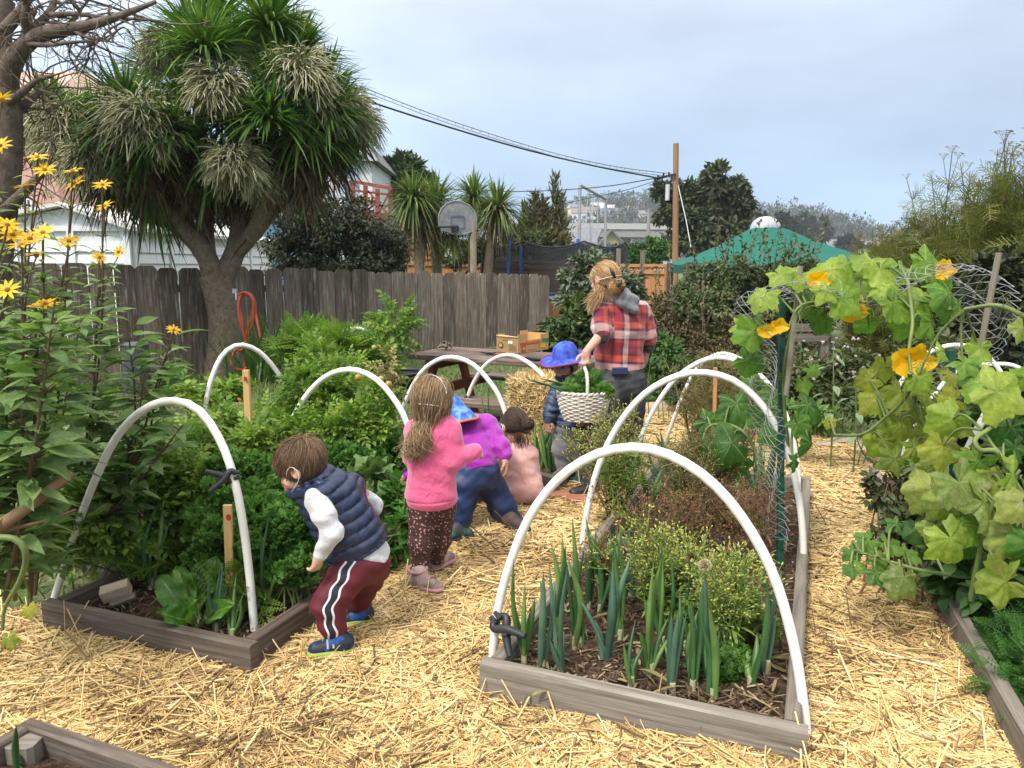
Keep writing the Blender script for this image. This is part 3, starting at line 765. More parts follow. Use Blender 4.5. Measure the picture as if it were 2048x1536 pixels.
 # ------------------------------------------------------------------ utility pole, lamp pole, wires
Yp=20.0
up_=thing('utility_pole','tall brown wooden utility pole beside the eucalyptus tree','utility pole',P(1348,690,Yp))
q=P(1352,287,Yp);q0=P(1348,690,Yp);m_=MB();tube(m_,[(q0[0],Yp,0),q],[.085,.07],14);m_.build('pole',M['pole_wood'],up_)
m_=MB();a=P(1335,385,Yp-.1);tube(m_,[a-V3(0,0,.2),a+V3(0,0,.2)],.055,10);m_.build('fuse_box',solid('pale_grey_steel',(.5,.52,.54),.5),up_)
m_=MB();beam(m_,P(1308,358,Yp-.1),P(1351,349,Yp-.1),.05,.06)
for px,py in((1316,352),(1327,347),(1338,346)):a=P(px,py,Yp-.1);tube(m_,[a-V3(0,0,.1),a+V3(0,0,.02)],.025,6)
m_.build('bracket',M['black_plastic'],up_)
m_=MB();tube(m_,[P(1355,365,Yp),P(1372,440,Yp-.5),P(1383,500,Yp-1)],.012,5);m_.build('guy_wire',M['grey_metal'],up_)
lp=thing('lamp_post','thin grey lamp post left of the eucalyptus tree','lamp post',P(1297,690,34))
q=P(1298,418,34);m_=MB();tube(m_,[(q[0],q[1],0),q],[.11,.075],10);m_.build('pole',M['concrete'],lp)
lp2=thing('lamp_post','thin street lamp with curved arm beside the swing frame','lamp post',P(1210,690,34))
q=P(1211,402,34);m_=MB();tube(m_,[(q[0],q[1],0),q,q+V3(-.25,0,.25),q+V3(-.7,0,.3)],.05,8,14);m_.build('pole',M['grey_metal'],lp2)
M['cable']=solid('black_cable',(.03,.03,.032),.6)
def wire(label,pts,r,twist= False ):
 w=resample([P(x,y,Y) for x,y,Y in pts],60);m_=MB();tube(m_,w,r,5)
 if twist:
  for k in range(2,58):
   m_.add([w[k]+V3(-.004,0,0),w[k]+V3(.004,0,0),w[k]+V3(.004,0,-.05),w[k]+V3(-.004,0,-.05)],[[0,1,2,3]])
  tube(m_,w+V3(0,0,-.07),r*.8,5)
 tag(m_.build('power_line',M['cable']),label,'cable','power lines to the pole')
wire('thick black cable sagging from the pole behind the cordyline',[(60,-42,12),(165,-4,12.6),(345,56,13.6),(700,190,15.5),(1000,285,17.8),(1180,330,19),(1320,357,19.9)],.021)
wire('doubled lashed cable just above the thick black one',[(250,-10,12.8),(480,80,14),(700,165,15.6),(900,241,17),(1100,304,18.5),(1230,333,19.3),(1335,347,19.9)],.008,True )
wire('thin lower wire running level towards the pole',[(760,372,26),(900,378,25),(1040,383,24),(1200,374,22),(1330,353,20)],.014)
wire('thin wire rising steeply to the pole past swing frame',[(1050,425,26),(1180,396,23),(1260,378,21.5),(1340,352,20)],.010)
wire('thin wires crossing the bare branches at upper left',[(200,-10,10.5),(300,42,11),(420,80,11.8),(560,122,13)],.01)
# ------------------------------------------------------------------ green canopy tent with dome
Yc=15.5
cn_=thing('canopy_tent','green canvas canopy tent with clear dome on top','canopy tent',P(1530,690,Yc))
ap=P(1531,452,Yc);zl_=P(1531,525,Yc-1.0)[2];rim=[]
cx,cy=ap[0],Yc
corners=[(-1.05,-.9),(-.1,-1.75),(.95,-1.0),(1.15,.3),(.25,1.35),(-.9,.7)]
s_=1.82
K=len(corners);rings=[]
for f in(0.16,.4,.7,1.0):
 rg=[]
 for i in range(K):
  for sgm in range(4):
   a=np.array(corners[i]);c=np.array(corners[(i+1)%K]);q=a+(c-a)*sgm/4
   sag=-.05*math.sin(math.pi*sgm/4)*f
   z=ap[2]+(zl_-ap[2])*(f-.16)/.84+.10*math.sin(math.pi*f)*-1+sag
   rg.append((cx+q[0]*s_*f,cy+q[1]*s_*f,z))
 rings.append(rg)
nn=K*4
m_=MB();m_.add(np.array(rings).reshape(-1,3),[[r_*nn+i,r_*nn+(i+1)%nn,(r_+1)*nn+(i+1)%nn,(r_+1)*nn+i] for r_ in range(3) for i in range(nn)])
m_.build('canopy',M['teal'],cn_,smooth= False )
m_=MB();e=np.array(rings[-1]);dn=e+V3(0,0,-.17)+(e-V3(cx,cy,0))*V3(.01,.01,0)
m_.add(np.vstack([e,dn]),[[i,(i+1)%nn,nn+(i+1)%nn,nn+i] for i in range(nn)]);m_.build('valance',solid('dark_green_canvas',(.0,.075,.05),.7,.1),cn_,smooth= False )
m_=MB();rr_=[(.30,0),(.30,.03),(.285,.10),(.24,.18),(.16,.24),(.07,.27),(.005,.275)];an=np.linspace(0,2*np.pi,24,endpoint= False )
zb=rings[0][0][2]-.02
m_.add([(cx+r_*math.cos(a),cy+r_*math.sin(a),zb+z*.95) for r_,z in rr_ for a in an],[[r_*24+i,r_*24+(i+1)%24,(r_+1)*24+(i+1)%24,(r_+1)*24+i] for r_ in range(6) for i in range(24)])
m_.build('dome',solid('frosted_plastic',(.40,.41,.43),.3,.15,5),cn_)
for i in range(K):
 q=(cx+corners[i][0]*s_,cy+corners[i][1]*s_);m_=MB();beam(m_,(q[0],q[1],0),(q[0],q[1],zl_),.12,.12,(0,1,0));m_.build('post',M['dark_wood'],cn_,smooth= False )
 # ------------------------------------------------------------------ haze
hz=bpy.data.materials.new('haze_air');hz.use_nodes= True ;t=hz.node_tree;t.nodes.clear()
o_=t.nodes.new('ShaderNodeOutputMaterial');pv=t.nodes.new('ShaderNodeVolumePrincipled');pv.inputs['Color'].default_value=(.86,.92,1.0,1);pv.inputs['Density'].default_value=.00048;pv.inputs['Anisotropy'].default_value=.2
t.links.new(pv.outputs[0],o_.inputs['Volume'])
m_=MB();x_,y0_,y1_,z0_,z1_=1000,-400,1000,-2.2,75
m_.add([(-x_,y0_,z0_),(x_,y0_,z0_),(x_,y1_,z0_),(-x_,y1_,z0_),(-x_,y0_,z1_),(x_,y0_,z1_),(x_,y1_,z1_),(-x_,y1_,z1_)],[[3,2,1,0],[4,5,6,7],[0,1,5,4],[1,2,6,5],[2,3,7,6],[3,0,4,7]])
tag(m_.build('haze',hz,smooth= False ),'pale sea fog in the distance','haze',kind='stuff')
# ------------------------------------------------------------------ cordylines
L_cord=leafmat('sword_leaf',[(.03,.08,.012),(.06,.14,.02),(.11,.21,.035),(.20,.27,.05)],.35,.38,pos=[0,.4,.85,1.0],spec=.5)
L_cord2=leafmat('pale_sword_leaf',[(.05,.10,.02),(.10,.16,.035),(.22,.24,.07)],.3,.4)
L_pan=leafmat('dry_panicle',[(.16,.165,.075),(.32,.315,.17),(.54,.52,.36)],.1,.8)
L_dead=leafmat('dead_hanging_leaf',[(.05,.03,.018),(.11,.07,.04),(.2,.14,.08)],.15,.8)
def arcs(c,d0,ln,K=6,droop=.6,start=.0):
 """curves leaving c along d0 and bending down under their own weight"""
 t=np.linspace(start,1,K)[ None ,:,None ]
 c=np.broadcast_to(np.asarray(c,float),d0 .shape)
 dr=np.broadcast_to(np.asarray(droop,float),(len(d0),))[:,None ,None ]
 ln=np.broadcast_to(np.asarray(ln,float),(len(d0),))[:,None ,None ]
 hor=np.linalg.norm(d0[:,:2],axis=1)[:,None ,None ]
 p=c[:,None ]+d0[:,None ]*ln*t+V3(0,0,-1)[ None ,None ]*ln*dr*t**2.2*(.25+hor)
 return p
wprof=np.array([.55,.9,1.0,.85,.55,.06])
def cord_head(mb,c,n,ln,axis=(0,0,1),zmin=-.35,droop=.5,w=.05,m=0):
 d=rdir(n,zmin,1.0);d=nrm(d+nrm(axis)*.45)
 l=ln*rng.uniform(.75,1.1,n)
 ribbons(mb,arcs(c,d,l,6,rng.uniform(.15,1.0,n)*droop),w*wprof[ None ]*rng.uniform(.8,1.2,(n,1)),.3,m)
def skirt(mb,c,n,ln,spread,m=0):
 p0=np.asarray(c)+rng.normal(size=(n,3))*spread*.35
 d=nrm(np.stack([rng.normal(size=n)*.45,rng.normal(size=n)*.45,-rng.uniform(.5,1,n)],-1))
 ribbons(mb,arcs(p0,d,ln*rng.uniform(.4,1.1,n),6,.3),.028*wprof[ None ],.2,m,roll=rng.uniform(-1.5,1.5,n))
Yk=10.6
def K_(px,py,dy=0.0): return P(px,py,Yk+dy)
ck=thing('cordyline_tree','large cordyline cabbage tree with many leaf heads before the fence','tree',K_(447,745))
tm=MB()
kb=K_(447,752);fork=K_(428,550)
tube(tm,[kb+V3(0,0,-.05),K_(450,690),K_(447,630),fork],[.27,.225,.205,.20],16,14)
for pts,r in((((432,560,0),(405,500,-.1),(352,445,-.3),(300,385,-.5),(262,300,-.5)),(.15,.08)),
(((425,560,.1),(412,500,.2),(408,420,.2),(395,330,.1),(380,240,0)),(.14,.10)),
(((440,565,.05),(470,505,.1),(482,440,.1),(480,370,.2),(470,260,.3)),(.15,.10)),
(((468,510,.1),(512,455,-.1),(560,350,-.2),(600,260,-.3)),(.12,.09)),
(((505,470,-.05),(545,420,.3),(600,350,.6),(660,290,.7)),(.11,.08)),
(((405,505,0),(370,440,.5),(330,330,.7),(300,200,.6)),(.13,.09)),
(((480,380,.2),(500,250,.4),(520,150,.5)),(.11,.08)),(((395,330,.1),(400,220,-.2),(400,130,-.3)),(.11,.08))):
 tube(tm,[K_(*p) for p in pts],r,12,14)
tm.build('trunk',M['bark'],ck)
m_=MB();q=K_(470,582,-.38);box(m_,q,(.06,.05,.06));tube(m_,[q,q+V3(.03,-.05,-.04),q+V3(.03,-.06,-.12)],.012,6);m_.build('tap',M['grey_metal'],ck)
heads=[(250,215,-.5,.8,(-.4,0,.8)),(325,150,.6,.85,(-.2,0,1)),(190,265,-.2,.75,(-.7,0,.5)),(395,100,-.3,.95,(-.1,0,1)),(430,70,.3,1.0,(0,0,1)),
(520,120,.5,.95,(.25,0,1)),(590,130,-.2,.9,(.5,0,.8)),(645,190,.5,.85,(.7,0,.6)),(380,215,-.5,.8,(0,-.5,.7)),(470,250,-.4,.8,(.1,-.6,.5)),
(610,270,-.4,.85,(.6,-.4,.2)),(668,240,.5,.8,(.8,0,.35)),(300,300,-.6,.8,(-.2,-.6,.1)),(560,190,-.7,.8,(.3,-.6,.5)),(225,330,0,.7,(-.5,-.3,0)),(560,350,.2,.7,(.5,0,0)),(655,280,.1,.7,(.6,-.2,-.1)),(480,120,.9,1.0,(0,.3,1)),(150,250,.4,.7,(-.6,0,.6)),(345,275,-1.05,.75,(0,-.5,.6)),(540,245,-1.0,.75,(.1,-.5,.6)),(235,270,-1.0,.7,(-.3,-.4,.6)),(410,110,-1.0,.8,(0,-.3,.9)),(655,235,-.4,.75,(.6,-.3,.5)),(100,215,-.3,.6,(-.6,0,.5)),(540,60,-.4,.9,(.2,0,1))]
lm=MB()
for(px,py,dy,ln,ax) in heads:
 cord_head(lm,K_(px,py,dy),260,ln,ax,-.45,.6,.04)
d=nrm(np.stack([rng.normal(size=130)*.3,rng.normal(size=130)*.3,-np.ones(130)],-1))
for(px,py,dy) in((300,400,-.4),(240,340,-.3),(590,325,-.1),(430,330,-.4)):
 ribbons(lm,arcs(K_(px,py-40,dy),d+rng.normal(size=d.shape)*.25,rng.uniform(.4,.8,130),6,.2),.045*wprof[ None ],.3)
lm.build('leaves',L_cord,ck)
sk=MB()
for(px,py,dy,n,ln) in((290,330,-.4,260,.9),(400,340,.1,330,.9),(375,390,-.1,160,.7),(605,330,-.2,280,.75),(645,320,.5,220,.55),(480,330,.2,260,.9),(560,310,-.2,260,.9),(230,350,-.2,200,.8),(330,300,.5,200,1.0),(680,290,.4,140,.5),(440,420,0,80,.5)):
 skirt(sk,K_(px,py-30,dy),n,ln,.5)
sk.build('dead_skirt',L_dead,ck)
for(px,py,dy,r) in((285,235,-1.15,.78),(440,170,-1.05,.66),(470,320,-.95,.62),(600,145,-.75,.72),(630,200,-.5,.66),(130,235,-.5,.70),(185,320,-.8,.62),(60,270,-.2,.75),(705,240,.2,.62),(330,95,-.3,.52),(585,60,.3,.5),(140,290,-.6,.66),(690,215,.0,.6),(520,360,-.5,.45)):
 pm=MB();n=620;r*=.8
 dd=nrm(rdir(n,-.8,.8)+V3(0,-.45,.0));c=K_(px,py,dy)
 p0=c+dd*r*rng.uniform(.12,.5,(n,1));l=r*rng.uniform(.35,.62,n)
 bend=nrm(np.cross(dd,rng.normal(size=(n,3))))*.35
 pth=arcs(p0,dd,l,6,.42)+bend[:,None ]*(l[:,None ,None ]*np.linspace(0,1,6)[ None ,:,None ]**2)
 pth+=rng.normal(size=pth.shape)*.006
 tubes(pm,pth,np.array([.0025,.005,.0072,.008,.0072,.0035])[ None ]*np.ones((n,1)),4,0,np.clip(.15+.85*rng.random(n),0,1))
 for q in range(26):
  e=c+dd[q]*r*.55;tube(pm,[c+V3(0,.25,.1),(c+e)/2+V3(0,0,.05),e],[.012,.006],4,4,0,.3)
 pm.build('flower_panicle',L_pan,ck)
smalls=[(826,402,17.5,.95,845,'leaning forked trunk, leftmost of the four'),(872,408,18.3,1.0,874,'dense head left of the basketball backboard'),(948,398,19.6,.95,942,'head rising over the basketball backboard'),(996,420,18.6,.95,966,'open head right of the backboard')]
for px,py,Y,ln,bx_,txt in smalls:
 cr=thing('small_cordyline','small cordyline palm with %s'%txt,'tree',P(bx_,690,Y),'small cordylines beyond the fence')
 m_=MB();q=P(bx_,560,Y);tube(m_,[V3(q[0],Y,0),P((bx_+px)/2,(py+560)/2,Y),P(px,py,Y)],[.14,.09],10,10);m_.build('trunk',M['bark'],cr)
 m_=MB();cord_head(m_,P(px,py,Y),230,ln,(0,0,.6),-.85,.75,.05);m_.build('leaves',L_cord2,cr)
 m_=MB();skirt(m_,P(px,py+12,Y),150,.9,.4);m_.build('dead_skirt',L_dead,cr)
m_=MB();cr=[x for x in COL.objects if x.name.startswith('small_cordyline')][1]
for px,py,Y in((905,475,18.4),(850,470,18.0)):cord_head(m_,P(px,py,Y),120,.8,(0,0,.2),-.9,.8,.045)
m_.build('leaves',L_cord2,cr)
# ------------------------------------------------------------------ the bare tree at the left edge
Yr=8.6
bt=thing('bare_tree','bare grey brown tree with crooked twigs at the left edge','tree',P(-20,760,Yr))
m_=MB()
def BT(px,py,dy=0): return P(px,py,Yr+dy)
brs=[(((-40,790,.1),(-15,560,0),(0,420,0),(12,300,0),(8,180,0),(-8,80,.1),(0,0,.2)),(.2,.15)),
(((5,200,0),(28,118,-.1),(75,72,-.2),(140,58,-.3),(200,45,-.35),(265,22,-.4),(312,3,-.4)),(.12,.02)),
(((30,115,-.1),(55,70,-.2),(95,30,-.2),(110,0,-.1)),(.06,.03)),(((10,60,0),(45,18,0),(55,-10,0)),(.07,.05)),
(((55,70,-.2),(48,30,-.3),(60,-5,-.3)),(.045,.03)),(((50,88,-.2),(95,90,-.3),(140,85,-.4),(185,82,-.4)),(.03,.012)),
(((0,215,0),(40,188,-.2),(75,160,-.3),(105,152,-.3)),(.06,.02)),(((0,240,0),(55,205,.1),(90,175,.2)),(.07,.02)),(((-5,440,0),(38,395,-.2),(78,352,-.3),(100,330,-.3)),(.09,.03)),
(((30,150,.2),(45,110,.4),(50,60,.5),(70,20,.5)),(.05,.03)),(((140,58,-.3),(175,75,-.4),(230,85,-.4)),(.02,.008)),(((100,30,-.2),(150,28,-.3),(215,35,-.3),(300,40,-.3),(340,48,-.3)),(.03,.008)),
(((75,70,-.2),(120,62,-.1),(160,20,0),(185,-10,0)),(.025,.012))]
for pts,r in brs:
 w=[BT(*p) for p in pts];tube(m_,w,r,10,22)
 for _ in range(9):
  q=resample(w,30)[rng.integers(8,30)];d=nrm(rng.normal(size=3)*V3(1,.6,.8)+V3(.5,0,-.1));l=rng.uniform(.15,.6)
  md=q+d*l*.5+rng.normal(size=3)*.05;e=q+d*l+rng.normal(size=3)*.1
  tube(m_,[q,md,e],[.012,.004],5,7)
  for __ in range(3):
   e2=e+rng.normal(size=3)*.13;tube(m_,[md+(e-md)*rng.random(),(md+e2)/2+rng.normal(size=3)*.03,e2],[.005,.002],4,5)
m_.build('trunk',M['bark_dark'],bt)
# ------------------------------------------------------------------ trees and bushes beyond the fence
def tree(name,label,cat,base,top,r0,crowns,mat,T=T_small,bark='bark_dark',group= None ,jitter=.8,flat=-.8,shell=.5,ncf=26,cr=.3):
 root=thing(name,label,cat,base,group)
 m_=MB();limbs(m_,base,top,r0,[c for c,*_ in crowns for _k in range(2)]);m_.build('trunk',M[bark],root)
 m_=MB()
 for c,rad,n,size in crowns:crown(m_,c,rad,n,ncf,size,T,0,cr,shell,flat,jitter)
 m_.build('crown',mat,root); return root
def pr_(px,py,Y,rpx,rpy= None ,dy=1.0):
 s=Y/F; return P(px,py,Y),(rpx*s,(rpx*s)*dy,(rpy or rpx)*s)
def cw(px,py,Y,rpx,rpy,n,size,dy=1.0):
 c,r=pr_(px,py,Y,rpx,rpy,dy); return(c,r,n,size)
tree('dark_bush','dense dark bush bulging over the fence beside the shed','bush',P(690,690,14.5),P(690,560,14.5),.12,
[cw(640,455,14.2,85,60,5000,.085),cw(720,465,14.5,80,62,5000,.085),cw(765,505,14.6,55,50,3000,.085),cw(600,505,14.0,70,55,4000,.085),cw(690,530,14.3,110,50,4500,.085)],L_dark,T_med,ncf=60,jitter=.9)
tree('leafy_tree','dark green leafy tree behind the white house with red deck','tree',P(812,690,31),P(810,430,31),.2,
[cw(805,355,31,42,36,2200,.36),cw(775,375,31,32,30,1300,.36),cw(842,372,31,28,26,1200,.36),cw(825,400,31,30,25,900,.36)],leafmat('dark_green_leaf',[(.02,.04,.012),(.04,.07,.02),(.08,.12,.04)],.2),T_small)
tree('shrub','yellow green shrub behind the white shed roof','bush',P(480,690,22),P(480,480,22),.08,[cw(480,432,22,42,22,1600,.12)],L_cord2)
tree('hedge_bush','green bush under the small palms left of the trampoline','bush',P(915,690,21),P(915,560,21),.08,[cw(905,500,21,55,32,2500,.13),cw(960,505,20.5,40,28,1800,.12)],L_olive)
tree('hedge_bush','yellow green bush behind the trampoline net','bush',P(1120,690,26),P(1120,560,26),.08,[cw(1040,485,26,50,28,2200,.16),cw(1100,500,27,40,22,1400,.16)],L_olive)
tree('hedge_bush','rounded green bush left of the utility pole','bush',P(1300,690,24),P(1300,560,24),.08,[cw(1302,505,24,42,28,2400,.14),cw(1258,518,23,30,20,1400,.13)],L_mid)
tree('hedge_bush','low scrubby bush below the cream house','bush',P(1235,690,32),P(1235,560,32),.08,[cw(1235,505,32,40,16,1500,.18),cw(1165,512,34,40,14,1200,.18)],L_olive)
cy=thing('cypress_tree','sparse ragged cypress with upright plumes behind trampoline','tree',P(1085,690,27))
m_=MB();l_=MB()
for px,py0,w in((1110,348,8),(1122,395,8),(1070,385,8),(1052,410,9),(1090,420,12),(1065,440,14),(1105,450,16),(1040,460,10),(1085,400,7)):
 b0=P(1085+(px-1085)*.3,540,27);tp=P(px,py0,27);tube(m_,[b0,P(px,(py0+540)/2,27),tp],[.07,.01],6,10)
 n=420;f=rng.random(n)**.75;q=np.array([P(px,y,27) for y in(py0,500)]);c=q[0][ None ]+(q[1]-q[0])[ None ]*f[:,None ]
 c=c+rng.normal(size=(n,3))*(w/F*27)*(.25+f[:,None ])*V3(1,1,.4)
 scatter(l_,T_long,c,nrm(rng.normal(size=(n,3))*.5+V3(0,0,1)),rng.normal(size=(n,3)),rng.uniform(.18,.4,n))
m_.build('trunk',M['bark_dark'],cy);l_.build('crown',L_cyp,cy)
tree('eucalyptus_tree','tall broad eucalyptus tree behind the utility pole','tree',P(1405,690,42),P(1400,470,42),.45,
[cw(1425,375,42,42,36,1612,.40),cw(1372,400,42,36,42,1426,.40),cw(1462,412,42,36,42,1426,.40),cw(1400,440,41,42,46,1550,.40),cw(1328,385,42,22,16,434,.40),cw(1335,425,42,26,30,682,.40),cw(1450,470,42,46,36,1054,.40),cw(1390,490,42,60,30,1054,.40),cw(1480,375,42,16,16,310,.40)],L_euc,T_med,ncf=17,shell=.45,cr=.36)
for i,(px,py,Y,rx_,ry_,lab) in enumerate(((1515,450,110,32,26,'hazy round tree behind the canopy dome'),(1480,470,90,30,35,'hazy olive tree between eucalyptus and canopy dome'),(1600,455,240,30,20,'fog pale tree on the ridge right of the dome'),(1635,462,260,18,17,'fog pale tree at the right end of the ridge clump'),(1560,452,180,22,20,'hazy tree just right of the canopy dome'),
(1697,492,200,15,12,'small dark tree among the far houses'),(1790,500,70,18,16,'dark tree at the edge of the fennel'),(1745,508,190,22,8,'low dark trees below the far houses'),(1625,500,150,16,26,'pointed dark tree behind the canopy slope'))):
 tree('distant_tree',lab,'tree',P(px,560,Y)*V3(1,1,0),P(px,py+5,Y),.006*Y*.4,[cw(px,py,Y,rx_,ry_,900,.011*Y)],L_far,T_small,group='trees in the fog',shell=.3)
 # ------------------------------------------------------------------ shrubs at the right and behind the woman
tree('grey_shrub','grey green shrub at the fence end left of the woman','bush',P(1165,730,9.6),P(1165,640,9.6),.03,
[cw(1165,555,9.6,38,48,1700,.085),cw(1195,530,9.8,30,30,900,.08),cw(1150,600,9.5,35,35,1100,.085),cw(1250,580,9.9,40,40,1500,.085)],L_grey,T_med,jitter=.6,flat=-.5)
tree('leafy_shrub','mid green leafy shrub beside the picnic table','bush',P(1145,780,8.4),P(1145,690,8.4),.025,
[cw(1140,660,8.4,48,45,1700,.10),cw(1115,690,8.3,40,40,1300,.10),cw(1175,690,8.4,40,50,1300,.10),cw(1160,620,8.5,30,30,700,.1)],leafmat('soft_green_leaf',[(.03,.055,.015),(.06,.10,.03),(.12,.16,.06)],.25),T_med)
L_mix=leafmat('mixed_shrub_leaf',[(.035,.05,.016),(.06,.09,.028),(.11,.14,.05),(.17,.15,.07)],.25)
L_rust=leafmat('rusty_shrub_leaf',[(.045,.035,.015),(.08,.06,.025),(.13,.085,.04),(.06,.075,.025)],.2)
def big_shrub(label,px,py,Y,crowns,mat,size,T=T_med,sprigs=0):
 root=tree('garden_shrub',label,'bush',P(px,py,Y)*V3(1,1,0),P(px,py-120,Y),.03,[cw(a,b_,Y+dy,rx_,ry_,n,size) for a,b_,dy,rx_,ry_,n in crowns],mat,T,'bark',jitter=.7,flat=-.6)
 if sprigs:
  sm,lm=MB(),MB()
  for _ in range(sprigs):
   a,b_,dy,rx_,ry_,n=crowns[rng.integers(len(crowns))]
   p0=P(a+rng.uniform(-.8,.8)*rx_,b_-ry_*.3,Y+dy);h=rng.uniform(.3,.75);e=p0+V3(rng.normal()*.12,rng.normal()*.12,h)
   w=resample([p0,(p0+e)/2+rng.normal(size=3)*.03,e],12);tube(sm,w,[.007,.003],5)
   q=np.repeat(w[3:],3,0);scatter(lm,T,q+rng.normal(size=q.shape)*.01,nrm(rng.normal(size=q.shape)+V3(0,0,.4)),V3(0,0,1)+rng.normal(size=q.shape)*.3,size*rng.uniform(.7,1.2,len(q)))
  sm.build('sprig_stems',M['bark'],root);o_s=lm.build('sprig_leaves',mat,root);o_s['kind']='stuff'
 return root
big_shrub('big dark leaved shrub before the green canopy',1400,800,9.2,[(1400,620,0,75,55,3200),(1360,640,.3,70,60,2600),(1460,635,.4,80,60,3000),(1420,560,.5,55,34,1600),(1470,545,.3,45,30,1300),(1400,700,0,110,60,2600)],L_mix,.06,sprigs=16)
big_shrub('tall shrub with upright sprigs under the canopy edge',1560,800,9.8,[(1540,605,0,75,45,3000),(1610,600,.3,55,40,2300),(1580,660,.3,90,60,2800),(1490,580,.2,45,35,1400),(1600,555,.2,55,32,1700),(1545,560,.1,45,30,1300),(1560,730,.1,100,60,2400)],L_mix,.065,sprigs=40)
big_shrub('rusty brown shrub behind the woman',1360,830,8.6,[(1360,690,0,70,60,3000),(1430,685,.2,70,55,2800),(1310,660,.3,45,55,1800),(1480,700,.4,50,50,1800),(1400,750,0,90,50,2200)],L_rust,.045,sprigs=8)
big_shrub('low green shrub right of the woman',1310,830,8.0,[(1320,735,0,40,35,1300),(1365,745,-.1,40,30,1200)],L_mid,.05)
# ------------------------------------------------------------------ fennel thicket at the right edge
L_fen=leafmat('fennel_leaf',[(.085,.11,.022),(.15,.175,.04),(.24,.245,.065)],.4)
L_umb=leafmat('fennel_umbel',[(.16,.13,.05),(.26,.22,.09)],.2)
T_umb=Tpl()
for k in range(12):
 a=k*2.4;r_=.35+.65*((k*.618)%1)
 d=V3(math.cos(a)*r_,math.sin(a)*r_,.75+.1*(1-r_));s=V3(-math.sin(a),math.cos(a),0)*.018
 T_umb.join(np.array([s,-s,d-s,d+s]),[[0,1,2,3]],np.zeros(4),np.zeros(4))
 q=[d+V3(x,y,.03) for x,y in((-.12,-.12),(.12,-.12),(.12,.12),(-.12,.12))]
 T_umb.join(np.array(q),[[0,1,2,3]],np.ones(4),np.zeros(4))
T_fea=Tpl()
for k in range(14):
 y=.1+.06*k;sg=1 if k%2 else -1;l=.42*(1-y*.7);e=V3(sg*l,y+.25,.1*math.sin(k));s=V3(0,.018,0)
 T_fea.join(np.array([V3(0,y,0)-s,V3(0,y,0)+s,e+s*.6,e-s*.6]),[[0,1,2,3]],np.linspace(0,1,4),np.zeros(4))
T_fea.join(np.array([(-.015,0,0),(.015,0,0),(.01,1,0),(-.01,1,0)]),[[0,1,2,3]],np.zeros(4),np.zeros(4))
fen=[(1800,475,9.4,'first fennel clump beside the far houses'),(1850,432,9.0,'fennel clump second from the far houses'),(1905,418,8.5,'fennel clump in the middle of the thicket'),(1955,385,8.1,'tall fennel clump right of the middle'),(2005,352,7.8,'tall fennel clump near the right edge'),(2052,300,7.5,'tallest fennel clump cut by the right edge'),(2110,300,7.3,'fennel clump beyond the right edge')]
for px,py,Y,lab in fen:
 root=thing('fennel_plant','olive '+lab,'plant',P(px,780,Y)*V3(1,1,0),'fennel plants')
 sm,fm,um=MB(),MB(),MB();top=P(px,py,Y)[2];n=46
 b0=np.stack([P(px,py,Y)[0]+rng.normal(size=n)*.22,Y+rng.normal(size=n)*.35,np.zeros(n)],-1)
 h=top*rng.uniform(.72,1.03,n);e=b0+np.stack([rng.normal(size=n)*.2,rng.normal(size=n)*.2,h],-1);e[:,2]=h
 t5=np.linspace(0,1,8)[ None ,:,None ];pth=b0[:,None ]+(e-b0)[:,None ]*t5+V3(0,0,0)+(rng.normal(size=(n,1,3))*.08)*np.sin(np.pi*t5)
 tubes(sm,pth,np.linspace(.011,.004,8)[ None ]*np.ones((n,1)),5)
 scatter(um,T_umb,e,V3(0,1,0),V3(0,0,1)+rng.normal(size=e.shape)*.2,rng.uniform(.06,.12,n))
 for j in(5,6):
  k=rng.integers(0,n,40);q=pth[k,j];d=nrm(rng.normal(size=(40,3))*.6+V3(0,0,1));l=rng.uniform(.15,.35,(40,1));ee=q+d*l
  tubes(sm,np.stack([q,(q+ee)/2+d*.01,ee],1),np.array([.005,.004,.003])[ None ]*np.ones((40,1)),4)
  scatter(um,T_umb,ee,V3(0,1,0),V3(0,0,1)+rng.normal(size=ee.shape)*.3,rng.uniform(.05,.1,40))
 m2=1900;k=rng.integers(0,n,m2);f=rng.random(m2)**.8*6.3;i0=f.astype(int);q=pth[k,i0]+(pth[k,i0+1]-pth[k,i0])*(f-i0)[:,None ]
 scatter(fm,T_fea,q,nrm(rng.normal(size=(m2,3))+V3(0,0,.35)),rng.normal(size=(m2,3)),rng.uniform(.14,.32,m2))
 sm.build('stems',L_fen,root);fm.build('leaves',L_fen,root);um.build('umbels',L_umb,root)
for px,py,Y,lab in((1990,560,6.6,'dark leafy bush behind the right side of wire arch'),(1905,640,8.2,'dark leafy bush under the fennel')):
 tree('dark_shrub',lab,'bush',P(px,800,Y)*V3(1,1,0),P(px,650,Y),.03,[cw(px,py+60,Y,90,110,3000,.075),cw(px+60,py+130,Y,90,100,2600,.075)],L_dark,T_med)
